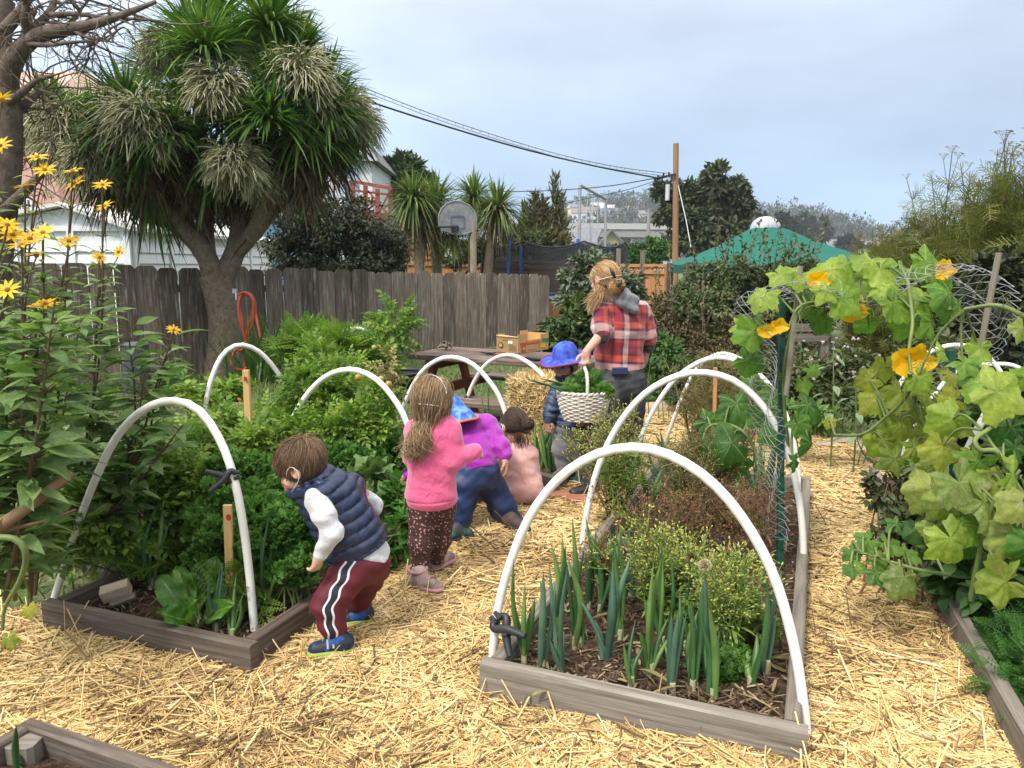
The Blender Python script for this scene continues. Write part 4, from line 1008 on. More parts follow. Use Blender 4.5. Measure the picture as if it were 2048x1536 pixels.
 # ------------------------------------------------------------------ raised beds
UX=nrm(V3(.375,.927,0));VX=nrm(V3(.927,-.375,0))  # along the beds, across the beds
def inpoly(x,y,poly):
 poly=np.asarray(poly,float)[:,:2];c=np.zeros(np.shape(x),bool);n=len(poly)
 for i in range(n):
  x0,y0=poly[i];x1,y1=poly[(i+1)%n]
  c^=((y0>y)!=(y1>y))&(x<(x1-x0)*(y-y0)/(y1-y0+1e-12)+x0)
 return c
BEDS={}
def bed(key,label,fl,fr,length,mat,h=.16,sides='flrb',th=.05,udir= None ,ax2= None ,soil_z=.09):
 fl=np.asarray(fl,float);fr=np.asarray(fr,float);u1=UX if udir is None else nrm(udir);u2=u1 if ax2 is None else nrm(ax2)
 bl,br=fl+u1*length,fr+u2*length
 root=thing('garden_bed',label,'garden bed',(fl+fr)/2)
 z=V3(0,0,h/2-.02);hh=h+.04
 def board(name,a,c):
  m_=MB();beam(m_,a+z,c+z,th,hh,(0,0,1),bev=.006);m_.build(name,mat,root,smooth= False )
 v=nrm(fr-fl)
 if 'f' in sides:board('front_board',fl-v*.02,fr+v*.02)
 if 'l' in sides:board('side_board',fl+u1*(th/2+.002)+v*th/2,bl+v*th/2-u1*(th/2+.002)*('b' in sides))
 if 'r' in sides:board('side_board',fr+u2*(th/2+.002)-v*th/2,br-v*th/2-u2*(th/2+.002)*('b' in sides))
 if 'b' in sides:board('back_board',bl,br)
 m_=MB();n=34;s,t_=np.meshgrid(np.linspace(.01,.99,n),np.linspace(.01,.995,n),indexing='ij')
 p=(fl+(fr-fl)*s[...,None ])*(1-t_[...,None ])+(bl+(br-bl)*s[...,None ])*t_[...,None ]
 p[...,2]=soil_z+.02*np.sin(p[...,0]*13+p[...,1]*7)*np.sin(p[...,1]*11)+rng.normal(size=s.shape)*.006
 i,j=np.meshgrid(np.arange(n-1),np.arange(n-1),indexing='ij');k0=(i*n+j).ravel()
 m_.add(p.reshape(-1,3),np.stack([k0,k0+n,k0+n+1,k0+1],-1));m_.build('soil',M['soil'],root)
 BEDS[key]=(fl,fr,br,bl); return root
H_=.15
b1=bed('left','grey raised bed of curly greens where the vest boy bends',G(100,1205,H_)*V3(1,1,0),G(500,1290,H_)*V3(1,1,0),2.5,M['dark_wood'],sides='flr')
b2=bed('center','grey raised bed with onions and yellow flowering lettuce',G(975,1330,H_)*V3(1,1,0),G(1602,1466,H_)*V3(1,1,0),2.9,M['grey_wood'],h=.17)
rr0,rr1=G(2040,1460,H_)*V3(1,1,0),G(1880,1180,H_)*V3(1,1,0)
ud=nrm(rr1-rr0)
b3=bed('right','grey raised bed with carrot tops and squash vines',rr0-ud*.7,rr0-ud*.7+V3(.95,-.3,0),3.9,M['grey_wood'],sides='lf',udir=ud)
c0=G(52,1447,H_)*V3(1,1,0);c1=G(330,1541,H_)*V3(1,1,0);vd=nrm(c1-c0)
b4=bed('corner','dark raised bed cut off at the bottom left corner',c0-UX*1.0,c0-UX*1.0+vd*1.4,1.0,M['dark_wood'],sides='lb',th=.045)
m_=MB();q=c0+V3(.045,-.075,0);beam(m_,q,q+V3(0,0,.145),.085,.085,(0,1,0),bev=.012);m_.build('corner_post',M['grey_wood'],b4,smooth= False )
b5=bed('far','raised onion bed between the seated child and picnic table',G(905,925,.05)*V3(1,1,0),G(1110,985,.05)*V3(1,1,0),1.0,M['grey_wood'],sides='flr')
b6=bed('tomato','raised tomato bed in front of the cordyline trunk',V3(-2.75,3.9,0),V3(-1.72,3.5,0),3.2,M['dark_wood'],sides='fl')
# ------------------------------------------------------------------ straw mulch
path=[(-400,1262),(40,1236),(100,1236),(300,1280),(505,1318),(640,1205),(800,1110),(975,1002),(1060,972),(1120,935),(1140,880),(1210,862),(1270,836),(1330,832),(1420,838),(1500,850),(1600,872),(1740,893),(1760,960),(1770,1040),(1830,1120),(1885,1196),(2060,1480),(2500,1900),(-900,1900),(-900,1300)]
PATH=np.array([G(min(max(x,-900),2500),min(y,1780),.02) for x,y in path])
def straw_h(x,y):
 return .035+.02*np.sin(x*3.1+1.3*np.sin(y*2.2))*np.sin(y*3.7+x)+.012*np.sin(x*9+y*4)*np.sin(y*8-x*3)
def on_straw(x,y,pad=.0):
 ok=inpoly(x,y,PATH)
 for k in('center','corner','left','right','far'):
  q=np.array(BEDS[k]);c=q.mean(0);q=c+(q-c)*(1-pad)
  ok&=~inpoly(x,y,q)
 return ok
n=560000
x=rng.uniform(-2.4,3.2,n);y=1.35+(rng.random(n)**1.7)*6.6
keep=on_straw(x,y,.02);x,y=x[keep],y[keep]
w_=np.clip(1.0/(y/2.2),.25,1);keep=rng.random(len(x))<w_;x,y=x[keep],y[keep]
lim=150000
if len(x)>lim:x,y=x[:lim],y[:lim]
n=len(x);print('straw',n)
ang=rng.uniform(0,np.pi,n)+.6*np.sin(x*2.3)*np.cos(y*1.9);long_=rng.random(n)
ln=np.where(long_<.16,rng.uniform(.16,.42,n),np.where(long_<.6,rng.uniform(.07,.17,n),rng.uniform(.02,.07,n)))
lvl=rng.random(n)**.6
z=straw_h(x,y)+.035*lvl-.012
pit=rng.normal(size=n)*.075+np.where(rng.random(n)<.015,rng.uniform(.25,.9,n),0)
d=np.stack([np.cos(ang)*np.cos(pit),np.sin(ang)*np.cos(pit),np.sin(pit)],-1)
p=np.stack([x,y,z],-1);bend=rng.normal(size=(n,1))*.05*ln[:,None ]*np.stack([-np.sin(ang),np.cos(ang),np.zeros(n)],-1)
pa,pb_=p-d*ln[:,None ]/2,p+d*ln[:,None ]/2
pa[:,2]=np.maximum(pa[:,2],straw_h(pa[:,0],pa[:,1])-.01);pb_[:,2]=np.maximum(pb_[:,2],straw_h(pb_[:,0],pb_[:,1])-.01)
far=y>3.6
r_=rng.uniform(.0011,.0032,n)*np.where(ln>.16,1.2,1.0)*np.where(far,1.4,1)
kind=rng.random(n)
rv=np.clip(np.where(kind<.12,rng.uniform(0,.3,n),rng.normal(.62,.18,n))-.25*(1-lvl)-.22*np.clip(np.sin(x*2.7+1.4*np.sin(y*3.1))*np.sin(y*2.9+x*1.7)*1.6-.35,0,1),0,1)  # deeper stalks darker, gap shade put into the colour; sine term is damp patches
sm_,=[MB()]
a_=(~far)&(ln>.16)
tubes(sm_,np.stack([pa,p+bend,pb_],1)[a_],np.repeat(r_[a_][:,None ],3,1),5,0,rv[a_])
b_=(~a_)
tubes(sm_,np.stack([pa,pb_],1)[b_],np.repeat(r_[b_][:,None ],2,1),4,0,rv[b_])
mst,t,b,o=newmat('straw')
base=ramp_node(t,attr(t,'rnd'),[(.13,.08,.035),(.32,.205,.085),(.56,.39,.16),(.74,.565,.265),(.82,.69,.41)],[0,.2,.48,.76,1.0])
t.links.new(base,b.inputs['Base Color']);b.inputs['Roughness'].default_value=.5;b.inputs['Specular IOR Level'].default_value=.35
# a bed of fine chaff under the stalks
gx,gy=np.meshgrid(np.arange(-2.6,3.3,.06),np.arange(1.2,8.2,.06),indexing='ij');sh_=gx.shape
i,j=np.meshgrid(np.arange(sh_[0]-1),np.arange(sh_[1]-1),indexing='ij')
k0=(i*sh_[1]+j).ravel();okc=on_straw(gx[:-1,:-1].ravel()+.03,gy[:-1,:-1].ravel()+.03)
chf=solid('chaff',(.30,.19,.085),.9,.45,60,1.0,90,.1,dirt=(.10,.06,.03),dscale=35,dpos=(.5,.65))
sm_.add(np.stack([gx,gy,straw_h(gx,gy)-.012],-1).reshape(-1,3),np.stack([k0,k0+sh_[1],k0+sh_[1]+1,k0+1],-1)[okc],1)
tag(sm_.build('straw_mulch',[mst,chf]),'loose yellow straw covering the garden paths','straw',kind='stuff')
# ------------------------------------------------------------------ hoops
def hoop(label,A,B,pts,r=.0165,cat='hoop',group='white hoops over the beds'):
 w=[PV(px,py,A,B) for px,py in pts]
 w=resample(w,40);tt=np.linspace(0,1,40)[:,None ];w=w+(rng.normal(size=(1,3))*np.sin(tt*7+rng.random()*6)+rng.normal(size=(1,3))*np.sin(tt*15))*.0022*np.sin(tt*np.pi)
 m_=MB();tube(m_,w,r,12)
 o=m_.build('hoop',M['pvc'],origin=w[0]); return tag(o,label,cat,group),w
def GZ(px,py): return G(px,py,0.0)
hA,wA=hoop('front hoop of the left bed with clamp, beside the vest boy',GZ(103,1215),GZ(512,1300),[(103,1215),(150,1065),(195,950),(235,872),(285,820),(340,801),(395,818),(440,880),(470,965),(490,1075),(503,1190),(512,1300)])
GB=G(835,1085,0);GA=GB-VX*1.12
hB,wB=hoop('hoop arching behind the vest boy over curly greens',GA,GB,[(515,1030),(541,945),(570,870),(610,795),(655,752),(705,740),(752,758),(790,800),(815,850),(830,930),(838,1085)])
GB=G(1046,985,0);GA=GB-VX*1.1
hC,wC=hoop('hoop rising behind the pink sweatshirt girl',GA,GB,[(770,960),(780,900),(800,830),(835,755),(870,722),(906,714),(945,728),(980,765),(1003,805),(1025,880),(1040,975)])
GA,GB=G(912,890,0),G(1140,940,0)
hD,wD=hoop('clamped hoop before the picnic table and straw bale',GA,GB,[(918,890),(930,820),(945,768),(972,728),(1012,711),(1050,722),(1085,752),(1110,795),(1128,850),(1138,930)])
GA,GB=G(392,990,0),G(645,945,0)
hE,wE=hoop('hoop in the tomato bed before the cordyline trunk',GA,GB,[(394,985),(402,890),(411,812),(425,752),(447,708),(478,691),(515,703),(550,738),(580,785),(605,840),(625,900),(640,950)])
GA,GB=G(632,900,0),G(790,880,0)
hF,wF=hoop('far tomato hoop closest to the weathered fence',GA,GB,[(632,895),(636,800),(650,722),(675,676),(708,657),(742,670),(765,712),(780,770),(788,870)],r=.0155)
hG,wG=hoop('nearest hoop of the onion bed with clamp on its left leg',GZ(982,1362),GZ(1615,1502),[(982,1362),(990,1260),(1008,1165),(1050,1050),(1110,965),(1185,912),(1265,893),(1340,908),(1420,960),(1490,1045),(1550,1160),(1590,1300),(1608,1420),(1615,1502)])
GA,GB=G(1162,1120,0),G(1606,1172,0)
hH,wH=hoop('tall second hoop of the onion bed beside the green post',GA,GB,[(1162,1118),(1172,1030),(1195,935),(1240,845),(1300,780),(1380,746),(1460,757),(1520,803),(1565,875),(1592,965),(1605,1070),(1606,1170)])
GA,GB=G(1262,975,0),G(1602,1012,0)
hI,wI=hoop('third onion bed hoop framing the driftwood log',GA,GB,[(1262,970),(1272,905),(1292,850),(1325,790),(1365,745),(1420,718),(1475,725),(1530,762),(1570,825),(1592,910),(1600,1010)])
GA,GB=G(1325,905,0),G(1590,930,0)
hJ,wJ=hoop('farthest onion bed hoop reaching the squash leaves',GA,GB,[(1325,900),(1345,845),(1368,785),(1395,735),(1435,707),(1475,715),(1515,745),(1550,795),(1575,860),(1588,925)])
GA=G(1865,1196,0);GB=GA+nrm(V3(.93,-.25,0))*1.1
hL,wL=hoop('front hoop under the yellowing squash leaves at right',GA,GB,[(1865,1192),(1872,1120),(1885,1035),(1910,956),(1945,880),(1990,800),(2050,748),(2130,730),(2230,760),(2330,860),(2380,1000)])
GA=G(1733,935,0);GB=GA+nrm(V3(.93,-.25,0))*1.15
hK,wK=hoop('far right hoop seen through the squash arch',GA,GB,[(1733,932),(1745,895),(1770,835),(1800,770),(1845,712),(1905,690),(1965,705),(2010,760),(2040,850)])
GA=G(1808,915,0);GB=GA+nrm(V3(.93,-.25,0))*1.15
hM,wM=hoop('middle right hoop half hidden by squash leaves',GA,GB,[(1806,912),(1820,860),(1865,795),(1915,742),(1988,728),(2042,738),(2090,790),(2120,870)])
# ------------------------------------------------------------------ spring clamps
def clamp(label,p,d,s=1.0,flip=1):
 """black spring clamp gripping the hoop at p; d is the direction its handles point"""
 d=nrm(d);a=nrm(np.cross(d,V3(0,1,0)))*flip;c=np.cross(a,d)
 root=thing('spring_clamp',label,'clamp',p,'black spring clamps')
 for sg in(-1,1):
  m_=MB()
  w=[p-d*.022*s+a*sg*.008*s,p-d*.004*s+a*sg*.023*s,p+d*.026*s+a*sg*-.006*s,p+d*.055*s-a*sg*.024*s,p+d*.085*s-a*sg*.040*s]
  w=[x+c*sg*.007*s for x in w]
  tube(m_,w,[.010*s,.0125*s,.014*s,.011*s,.009*s],8,16)
  m_.build('jaw_handle',M['black_plastic'],root)
  m_=MB();e=p-d*.022*s+a*sg*.010*s;beam(m_,e-d*.014*s,e+d*.012*s,.024*s,.014*s,a,bev=.003);m_.build('pad',M['black_plastic'],root)
 m_=MB();tube(m_,[p+d*.03*s-c*.014*s,p+d*.03*s+c*.014*s],.013*s,10);m_.build('spring_pivot',M['grey_metal'] if False else M['black_plastic'],root)
clamp('black spring clamp low on the nearest onion bed hoop',PV(1002,1240,GZ(982,1362),GZ(1615,1502))+V3(0,-.03,0),V3(.5,-.6,-.42),1.25)
clamp('black spring clamp on the left hoop near the vest boy',PV(464,950,GZ(103,1215),GZ(512,1300))+V3(0,-.02,0),V3(-.85,-.45,-.1),1.0)
clamp('small black spring clamp on the hoop before the picnic table',PV(937,797,G(912,890),G(1140,940))+V3(0,-.02,0),V3(.1,-.5,-.6),1.2)
# ------------------------------------------------------------------ stakes
def stake(label,pb,pt,Yb,w,th,mat,paint= None ):
 a=P(pb[0],pb[1],Yb);c=P(pt[0],pt[1],Yb+.01)
 root=thing('wooden_stake',label,'stake',a)
 m_=MB();beam(m_,a,c,w,th,(0,1,.0),bev=.003);m_.build('stake',mat,root,smooth= False )
 if paint:
  m2,t,b,o=newmat('red_painted_tomato')
  b.inputs['Base Color'].default_value=(.42,.03,.015,1);b.inputs['Roughness'].default_value=.4
  m_=MB();q=P(paint[0],paint[1],Yb)+V3(0,-th/2-.0022,0);an=np.linspace(0,2*np.pi,20,endpoint= False )
  m_.add([q]+[q+V3(paint[2]*math.cos(x),0,paint[2]*1.35*math.sin(x)) for x in an],[[0,1+k,1+(k+1)%20] for k in range(20)],0);m_.build('painted_tomato',m2,root)
  m_=MB()
  for k in range(5):
   x=1.57+(k-2)*.5;e=q+V3(0,-.001,paint[2]*1.2);f=e+V3(math.cos(x),0,math.sin(x)-.4)*paint[2]*.7;s=V3(-math.sin(x),0,math.cos(x))*.002
   m_.add([e-s,e+s,f],[[0,1,2]])
  m_.build('painted_stalk',solid('yellow_paint',(.6,.35,.05),.5),root)
 return root
q=G(462,1250,.05)
stake('pale wooden stake with a painted red tomato in left bed',(464,1256),(455,1010),q[1],.035,.018,M['fresh_wood'],(459,1033,.0105))
stake('tall wooden stake with red top in the tomato bed',(503,960),(492,740),4.3,.036,.03,M['fresh_wood'],(493,757,.011))
stake('thin brown stake in the back of the onion bed',(1428,862),(1431,735),4.7,.022,.02,M['cedar'])
# ------------------------------------------------------------------ picnic table, bench, box, loppers
tA=G(812,708,.74);tB=G(1112,728,.74)
tv=nrm((tB-tA)*V3(1,1,0));tu=V3(-tv[1],tv[0],0);TL=1.75
pt_=thing('picnic_table','weathered wooden picnic table with attached benches by the fence','picnic table',(tA[0],tA[1],0))
for k in range(5):
 a=tA+tu*(.08+k*.15);m_=MB();beam(m_,a-V3(0,0,.022),a+tv*TL-V3(0,0,.022+rng.random()*.004),.14,.044,bev=.004);m_.build('tabletop_plank',M['table_wood'],pt_,smooth= False )
for s in(.22,TL-.3):
 o0=tA+tv*s;
 for sg in(-1,1):
  top_=o0+tu*(.375+sg*.22)-V3(0,0,.05);bot=o0+tu*(.375+sg*.52);bot=V3(bot[0],bot[1],0)
  m_=MB();beam(m_,bot,top_,.09,.045,tv,bev=.004);m_.build('leg',M['redwood'],pt_,smooth= False )
 m_=MB();e=V3(0,0,-.345);beam(m_,o0+tu*-.42+e,o0+tu*1.17+e,.045,.09);m_.build('bench_support',M['redwood'],pt_,smooth= False )
 m_=MB();e=V3(0,0,-.095);beam(m_,o0+tu*.02+e,o0+tu*.73+e,.045,.09);m_.build('top_support',M['redwood'],pt_,smooth= False )
for off in(-.32,1.07):
 for k in(0,1):
  a=tA+tu*(off+(k-.5)*.15);a=V3(a[0],a[1],.44-.02);m_=MB();beam(m_,a,a+tv*TL,.14,.04,bev=.004);m_.build('bench_plank',M['table_wood'],pt_,smooth= False )
bn=thing('low_bench','low stack of weathered boards in front of the picnic table','bench',G(950,880))
for z,py,k in((.27,842,0),(.27,856,1),(.10,880,2)):
 a=G(835,py-22,z);c=a+tv*1.1;m_=MB();beam(m_,a,c,.13,.045,bev=.004);m_.build('board',M['table_wood'],bn,smooth= False )
for s in(.15,.95):
 a=G(835,830,.27)+tv*s;m_=MB();beam(m_,V3(a[0],a[1],0),V3(a[0],a[1],.24),.28,.05,tv);m_.build('support',M['redwood'],bn,smooth= False )
m_=MB();a=G(1048,840,.0);a=V3(a[0],a[1],0);beam(m_,a,a+V3(0,0,.42),.09,.05,(0,1,0),bev=.004)
tag(m_.build('wooden_post',M['grey_wood'],smooth= False ,origin=a),'short grey wooden post at the left side of straw bale','post')
cardm=solid('cardboard',(.50,.30,.12),.85,.1,8,.1,200);cardd=solid('brown_cardboard',(.34,.22,.09),.85,.12,8)
redp=solid('red_print',(.52,.07,.03),.7,.2,60);yelp=solid('yellow_print',(.7,.42,.03),.7,.2,40);grnp=solid('green_print',(.04,.2,.09),.7,.2,40)
f0,f1,f2=G(993,703,.742),G(1036,707,.742),G(1097,698,.742)
bxr=thing('cardboard_box','open cardboard produce carton with red print on the picnic table','box',f1)
hh=.155
def quad3(mb,a,c,z0,z1,th=.006,m=0):
 d=nrm(c-a);n=V3(-d[1],d[0],0)*th
 v=[a+V3(0,0,z0),c+V3(0,0,z0),c+V3(0,0,z1),a+V3(0,0,z1)];v+=[x+n for x in v]
 mb.add(v,[[0,1,2,3],[7,6,5,4],[0,4,5,1],[1,5,6,2],[2,6,7,3],[3,7,4,0]],m)
f3=f0+(f2-f1)
dA,dB=nrm(f1-f0),nrm(f2-f1)
m_=MB();quad3(m_,f0,f1,0,hh*.95,m=1);quad3(m_,f1,f2,0,hh*.72)
quad3(m_,f1,f1+dB*.13,hh*.72-.001,hh*1.12);quad3(m_,f2-dB*.13,f2,hh*.72-.001,hh*1.0)
quad3(m_,f2,f3,0,hh);quad3(m_,f3,f0,0,hh*.72);quad3(m_,f3,f3+(f0-f3)*.25,hh*.72,hh*1.1);quad3(m_,f0-(f0-f3)*.25,f0,hh*.72,hh*1.05)
v=[f0+V3(0,0,.004),f1+V3(0,0,.004),f2+V3(0,0,.004),f3+V3(0,0,.004)];m_.add(v,[[0,1,2,3]])
e=V3(0,0,hh*.96);nA=V3(-dA[1],dA[0],0)
m_.add([f0+e-nA*.01,f1+e-nA*.01,f1+e+nA*.06+V3(0,0,-.004),f0+e+nA*.05+V3(0,0,.01)],[[0,1,2,3]]);m_.build('carton',[cardm,cardd],bxr,smooth= False )
def mark(name,mat,a,d,s0,s1,z0,z1,parent=bxr):
 n=V3(d[1],-d[0],0)*.004
 m_=MB();m_.add([a+d*s0+n+V3(0,0,z0),a+d*s1+n+V3(0,0,z0),a+d*s1+n+V3(0,0,z1),a+d*s0+n+V3(0,0,z1)],[[0,1,2,3]]); return m_.build(name,mat,parent,smooth= False )
L2=np.linalg.norm(f2-f1);L1=np.linalg.norm(f1-f0)
mark('red_band',redp,f1,dB,L2*.06,L2*.72,hh*.46,hh*.60);mark('red_emblem',redp,f1,dB,L2*.10,L2*.24,hh*.06,hh*.44)
def disc(name,mat,a,d,s,z,r,off,parent=bxr,ry= None ):
 n=V3(d[1],-d[0],0)*off;c=a+d*s+n+V3(0,0,z);an=np.linspace(0,2*np.pi,18,endpoint= False )
 m_=MB();m_.add([c]+[c+d*r*math.cos(x)+V3(0,0,(ry or r)*math.sin(x)) for x in an],[[0,1+k,1+(k+1)%18] for k in range(18)]); return m_.build(name,mat,parent,smooth= False )
disc('emblem_heart',cardm,f1,dB,L2*.17,hh*.25,L2*.045,.0065,ry=hh*.1)
for k in range(9):mark('print_stroke',cardm,f1+V3(dB[1],-dB[0],0)*.002,dB,L2*(.27+k*.048),L2*(.30+k*.048),hh*.505,hh*.56)
mark('red_line',redp,f1,dB,L2*.28,L2*.58,hh*.10,hh*.14)
mark('yellow_fruit_print',yelp,f1,dB,L2*.70,L2*.88,hh*.18,hh*.45);mark('green_leaf_print',grnp,f1,dB,L2*.78,L2*.99,hh*.48,hh*.70)
disc('round_stamp',M['black_plastic'],f0,dA,L1*.22,hh*.42,L1*.11,.005);disc('stamp_centre',cardm,f0,dA,L1*.22,hh*.42,L1*.075,.0065)
mark('white_sticker',M['white_vinyl'],f0,dA,L1*.55,L1*.76,hh*.55,hh*.72);mark('orange_line',solid('orange_print',(.45,.14,.03),.7),f0,dA,L1*.3,L1*.55,hh*.72,hh*.8)
for k in range(5):mark('text_line',M['black_plastic'],f0,dA,L1*.57,L1*.94,hh*(.12+.08*k),hh*(.135+.08*k))
lop=thing('loppers','long loppers with red and black handles lying on the table','loppers',G(1040,712,.742))
m_=MB();tube(m_,[G(990,708,.757),G(1055,715,.757)],[.009,.014],8);m_.build('red_arm',solid('red_enamel',(.4,.025,.02),.35),lop)
m_=MB();tube(m_,[G(1053,715,.759),G(1070,718,.76),G(1100,719,.76)],[.014,.018,.016],8);m_.build('grip',M['black_plastic'],lop)
m_=MB();tube(m_,[G(960,704,.757),G(976,706,.757),G(992,708,.757)],[.004,.012,.009],8);beam(m_,G(972,707,.757),G(990,705,.757),.03,.012);m_.build('blade',M['black_plastic'],lop)
m_=MB();c=G(892,699,.745)
for k in range(7):q=c+rng.normal(size=3)*V3(.022,.02,0)+V3(0,0,.012+.03*rng.random());tube(m_,[q,q+rng.normal(size=3)*.02+V3(0,0,.015),q+rng.normal(size=3)*.025],[.012,.022,.006],7)
tag(m_.build('root_clump',solid('dry_root',(.16,.12,.09),.9,.3,30),origin=c),'dry knobbly root clump lying on the picnic table','root')
# ------------------------------------------------------------------ straw bale
bc=V3(P(1083,800,5.75)[0],5.62,0);bale=thing('straw_bale','golden straw bale between the picnic table and hat boy','straw bale',bc)
m_=MB();box(m_,bc+V3(.05,.22,.33),(.42,.38,.66),math.atan2(tv[1],tv[0]));m_.build('core',chf,bale,smooth= False )
n=5200;R2=rotz(math.atan2(tv[1],tv[0]))
loc=rng.uniform(-1,1,(n,3))*V3(.22,.20,.335);face=rng.integers(0,4,n)
loc[face==0,1]=-.205;loc[face==1,2]=.335;loc[face==2,0]=-.225;loc[face==3,0]=.225
dd=nrm(rng.normal(size=(n,3))*V3(1,.35,.6));p=loc@R2 .T+bc+V3(.05,.22,.335);dd=dd@R2 .T;l=rng.uniform(.04,.16,(n,1))
m_=MB();tubes(m_,np.stack([p-dd*l/2,p+rng.normal(size=p.shape)*.008,p+dd*l/2],1),rng.uniform(.0018,.0042,(n,1))*np.ones((n,3)),4,0,np.clip(rng.normal(.58,.2,n),0,1));m_.build('stalks',mst,bale)
# ------------------------------------------------------------------ driftwood log, stones, bricks, scraps
lg=[G(1272,822,.05),G(1300,822,.06),G(1335,818,.07),G(1358,808,.10),G(1372,800,.15)]
m_=MB();tube(m_,lg,[.085,.095,.09,.06,.008],14,16);tube(m_,[G(1335,826,.04),G(1360,812,.10),G(1378,806,.13)],[.03,.015,.004],6,6)
tag(m_.build('driftwood_log',solid('pale_log',(.36,.25,.16),.85,.3,6,.6,20),origin=lg[0]),'pale driftwood log with pointed end beside the daisies','log')
def stone(label,px,py,r,mat,name='stone',h=.5):
 c=G(px,py,.03);n_=14;m_=MB();an=np.linspace(0,2*np.pi,n_,endpoint= False )
 rad=r*(1+.18*np.sin(an*2+px)+.1*np.sin(an*3+py));rings=[]
 for f,z in((1,0),(1.02,.4),(.85,.8),(.5,.98),(.05,1.0)):rings.append(np.stack([c[0]+rad*f*np.cos(an),c[1]+rad*f*.7*np.sin(an),c[2]-.03+np.full(n_,r*h*z)],-1))
 v=np.concatenate(rings);m_.add(v,[[a*n_+k,a*n_+(k+1)%n_,(a+1)*n_+(k+1)%n_,(a+1)*n_+k] for a in range(4) for k in range(n_)])
 return tag(m_.build(name,mat,origin=c),label,name.split('_')[-1],'stones at the path end' if name=='stone' else None )
ston=solid('pale_stone',(.38,.32,.25),.9,.25,8,.5,30);brk=solid('red_brick',(.32,.13,.075),.9,.25,14,.5,60)
stone('flat stone at the path end nearest the green post',1648,893,.14,ston);stone('flat stone in the middle of the path end',1692,884,.15,ston);stone('flat stone at the path end beside the right hoop',1735,900,.13,ston);stone('whitish stone beside the driftwood log',1395,835,.16,solid('white_stone',(.5,.5,.47),.9,.2,8),h=.25)
for lab,px,py,rz in(('red brick lying in straw behind the seated child',1120,992,.3),('second red brick at the boot of the woman',1160,1000,-.15)):
 m_=MB();c=G(px,py,.05);box(m_,c,(.17,.09,.055),rz,bev=.008);tag(m_.build('brick',brk,smooth= False ,origin=c),lab,'brick','bricks in the straw')
m_=MB();c=G(228,1195,.14);beam(m_,c-V3(.05,.0,-.01),c+V3(.055,.03,.035),.055,.06,(0,-.4,1),bev=.003);tag(m_.build('wood_block',woodmat('ribbed_block',(.2,.12,.07),(.42,.33,.23),(.55,.47,.37),grain=90),smooth= False ,origin=c),'ribbed offcut wood block inside the left bed corner','wood block')
m_=MB();c=G(243,1210,.115);beam(m_,c-V3(.05,0,.0),c+V3(.045,.03,.028),.03,.012,(0,-.5,1));tag(m_.build('wood_strip',M['grey_wood'],smooth= False ,origin=c),'pale wood strip leaning on the ribbed block','wood strip')
# ------------------------------------------------------------------ orange hose on the trunk
hsm=solid('orange_hose',(.40,.075,.03),.5,.12,9)
m_=MB();Yh=Yk-.62
lp_=[(476,590),(492,585),(507,603),(506,640),(496,672),(484,700),(470,700),(463,725),(472,738),(490,738),(502,720),(496,690),(484,655),(477,620),(481,592),(497,586),(508,600),(512,630),(519,665),(528,705),(540,757)]
tube(m_,[P(x,y,Yh-.05*math.sin(i*1.1)) for i,(x,y) in enumerate(lp_)],.017,8,120)
lp_=[(488,672),(485,640),(478,610),(488,590),(503,596),(505,625),(494,665),(488,700),(492,735),(503,752)]
tube(m_,[P(x,y,Yh+.08) for x,y in lp_],.017,8,80)
tag(m_.build('garden_hose',hsm,origin=P(490,740,Yh)),'orange garden hose hanging in loops at the cordyline trunk','hose')
m_=MB();tube(m_,[G(395,806,.03),G(425,800,.035),G(460,797,.03),G(485,800,.03)],.02,8,30);tag(m_.build('garden_hose',hsm,origin=G(425,800,.03)),'orange hose lying in grass left of the tall stake','hose')
cb=thing('compost_bin','dark grey plastic bin behind the sunflower plants by fence','bin',P(270,780,7.6))
m_=MB();tube(m_,[P(275,790,7.6),P(273,690,7.6)],[.14,.115],20);m_.build('bin_body',solid('grey_plastic',(.045,.05,.056),.6),cb)
m_=MB();q=P(273,689,7.6);tube(m_,[q,q+V3(0,0,.02)],[.12,.11],20);m_.build('lid',solid('grey_plastic_lid',(.1,.105,.115),.6),cb)
tb_=thing('plastic_tub','black plastic tub on the ground left of the picnic table','tub',G(800,800,0))
m_=MB();q=P(797,745,7.4);tube(m_,[q-V3(0,0,.22),q],[.2,.24],20,cap= False );m_.build('tub_body',M['black_plastic'],tb_)
m_=MB();an=np.linspace(0,2*np.pi,25);tube(m_,np.stack([q[0]+.245*np.cos(an),q[1]+.245*np.sin(an),np.full(25,q[2])],-1),.018,8);m_.build('rim',M['black_plastic'],tb_)
# ------------------------------------------------------------------ pallet at the back right
pl=thing('pallet','pale wooden pallet standing behind the pink flowering plants','pallet',P(1620,720,8.8))
for py in(656,676):
 m_=MB();beam(m_,P(1588,py,8.8),P(1655,py-2,8.8),.09,.02,(0,1,0));m_.build('slat',M['grey_wood'],pl,smooth= False )
for px in(1593,1648):
 m_=MB();beam(m_,P(px,720,8.86),P(px,648,8.86),.09,.06,(0,1,0));m_.build('upright',M['grey_wood'],pl,smooth= False )
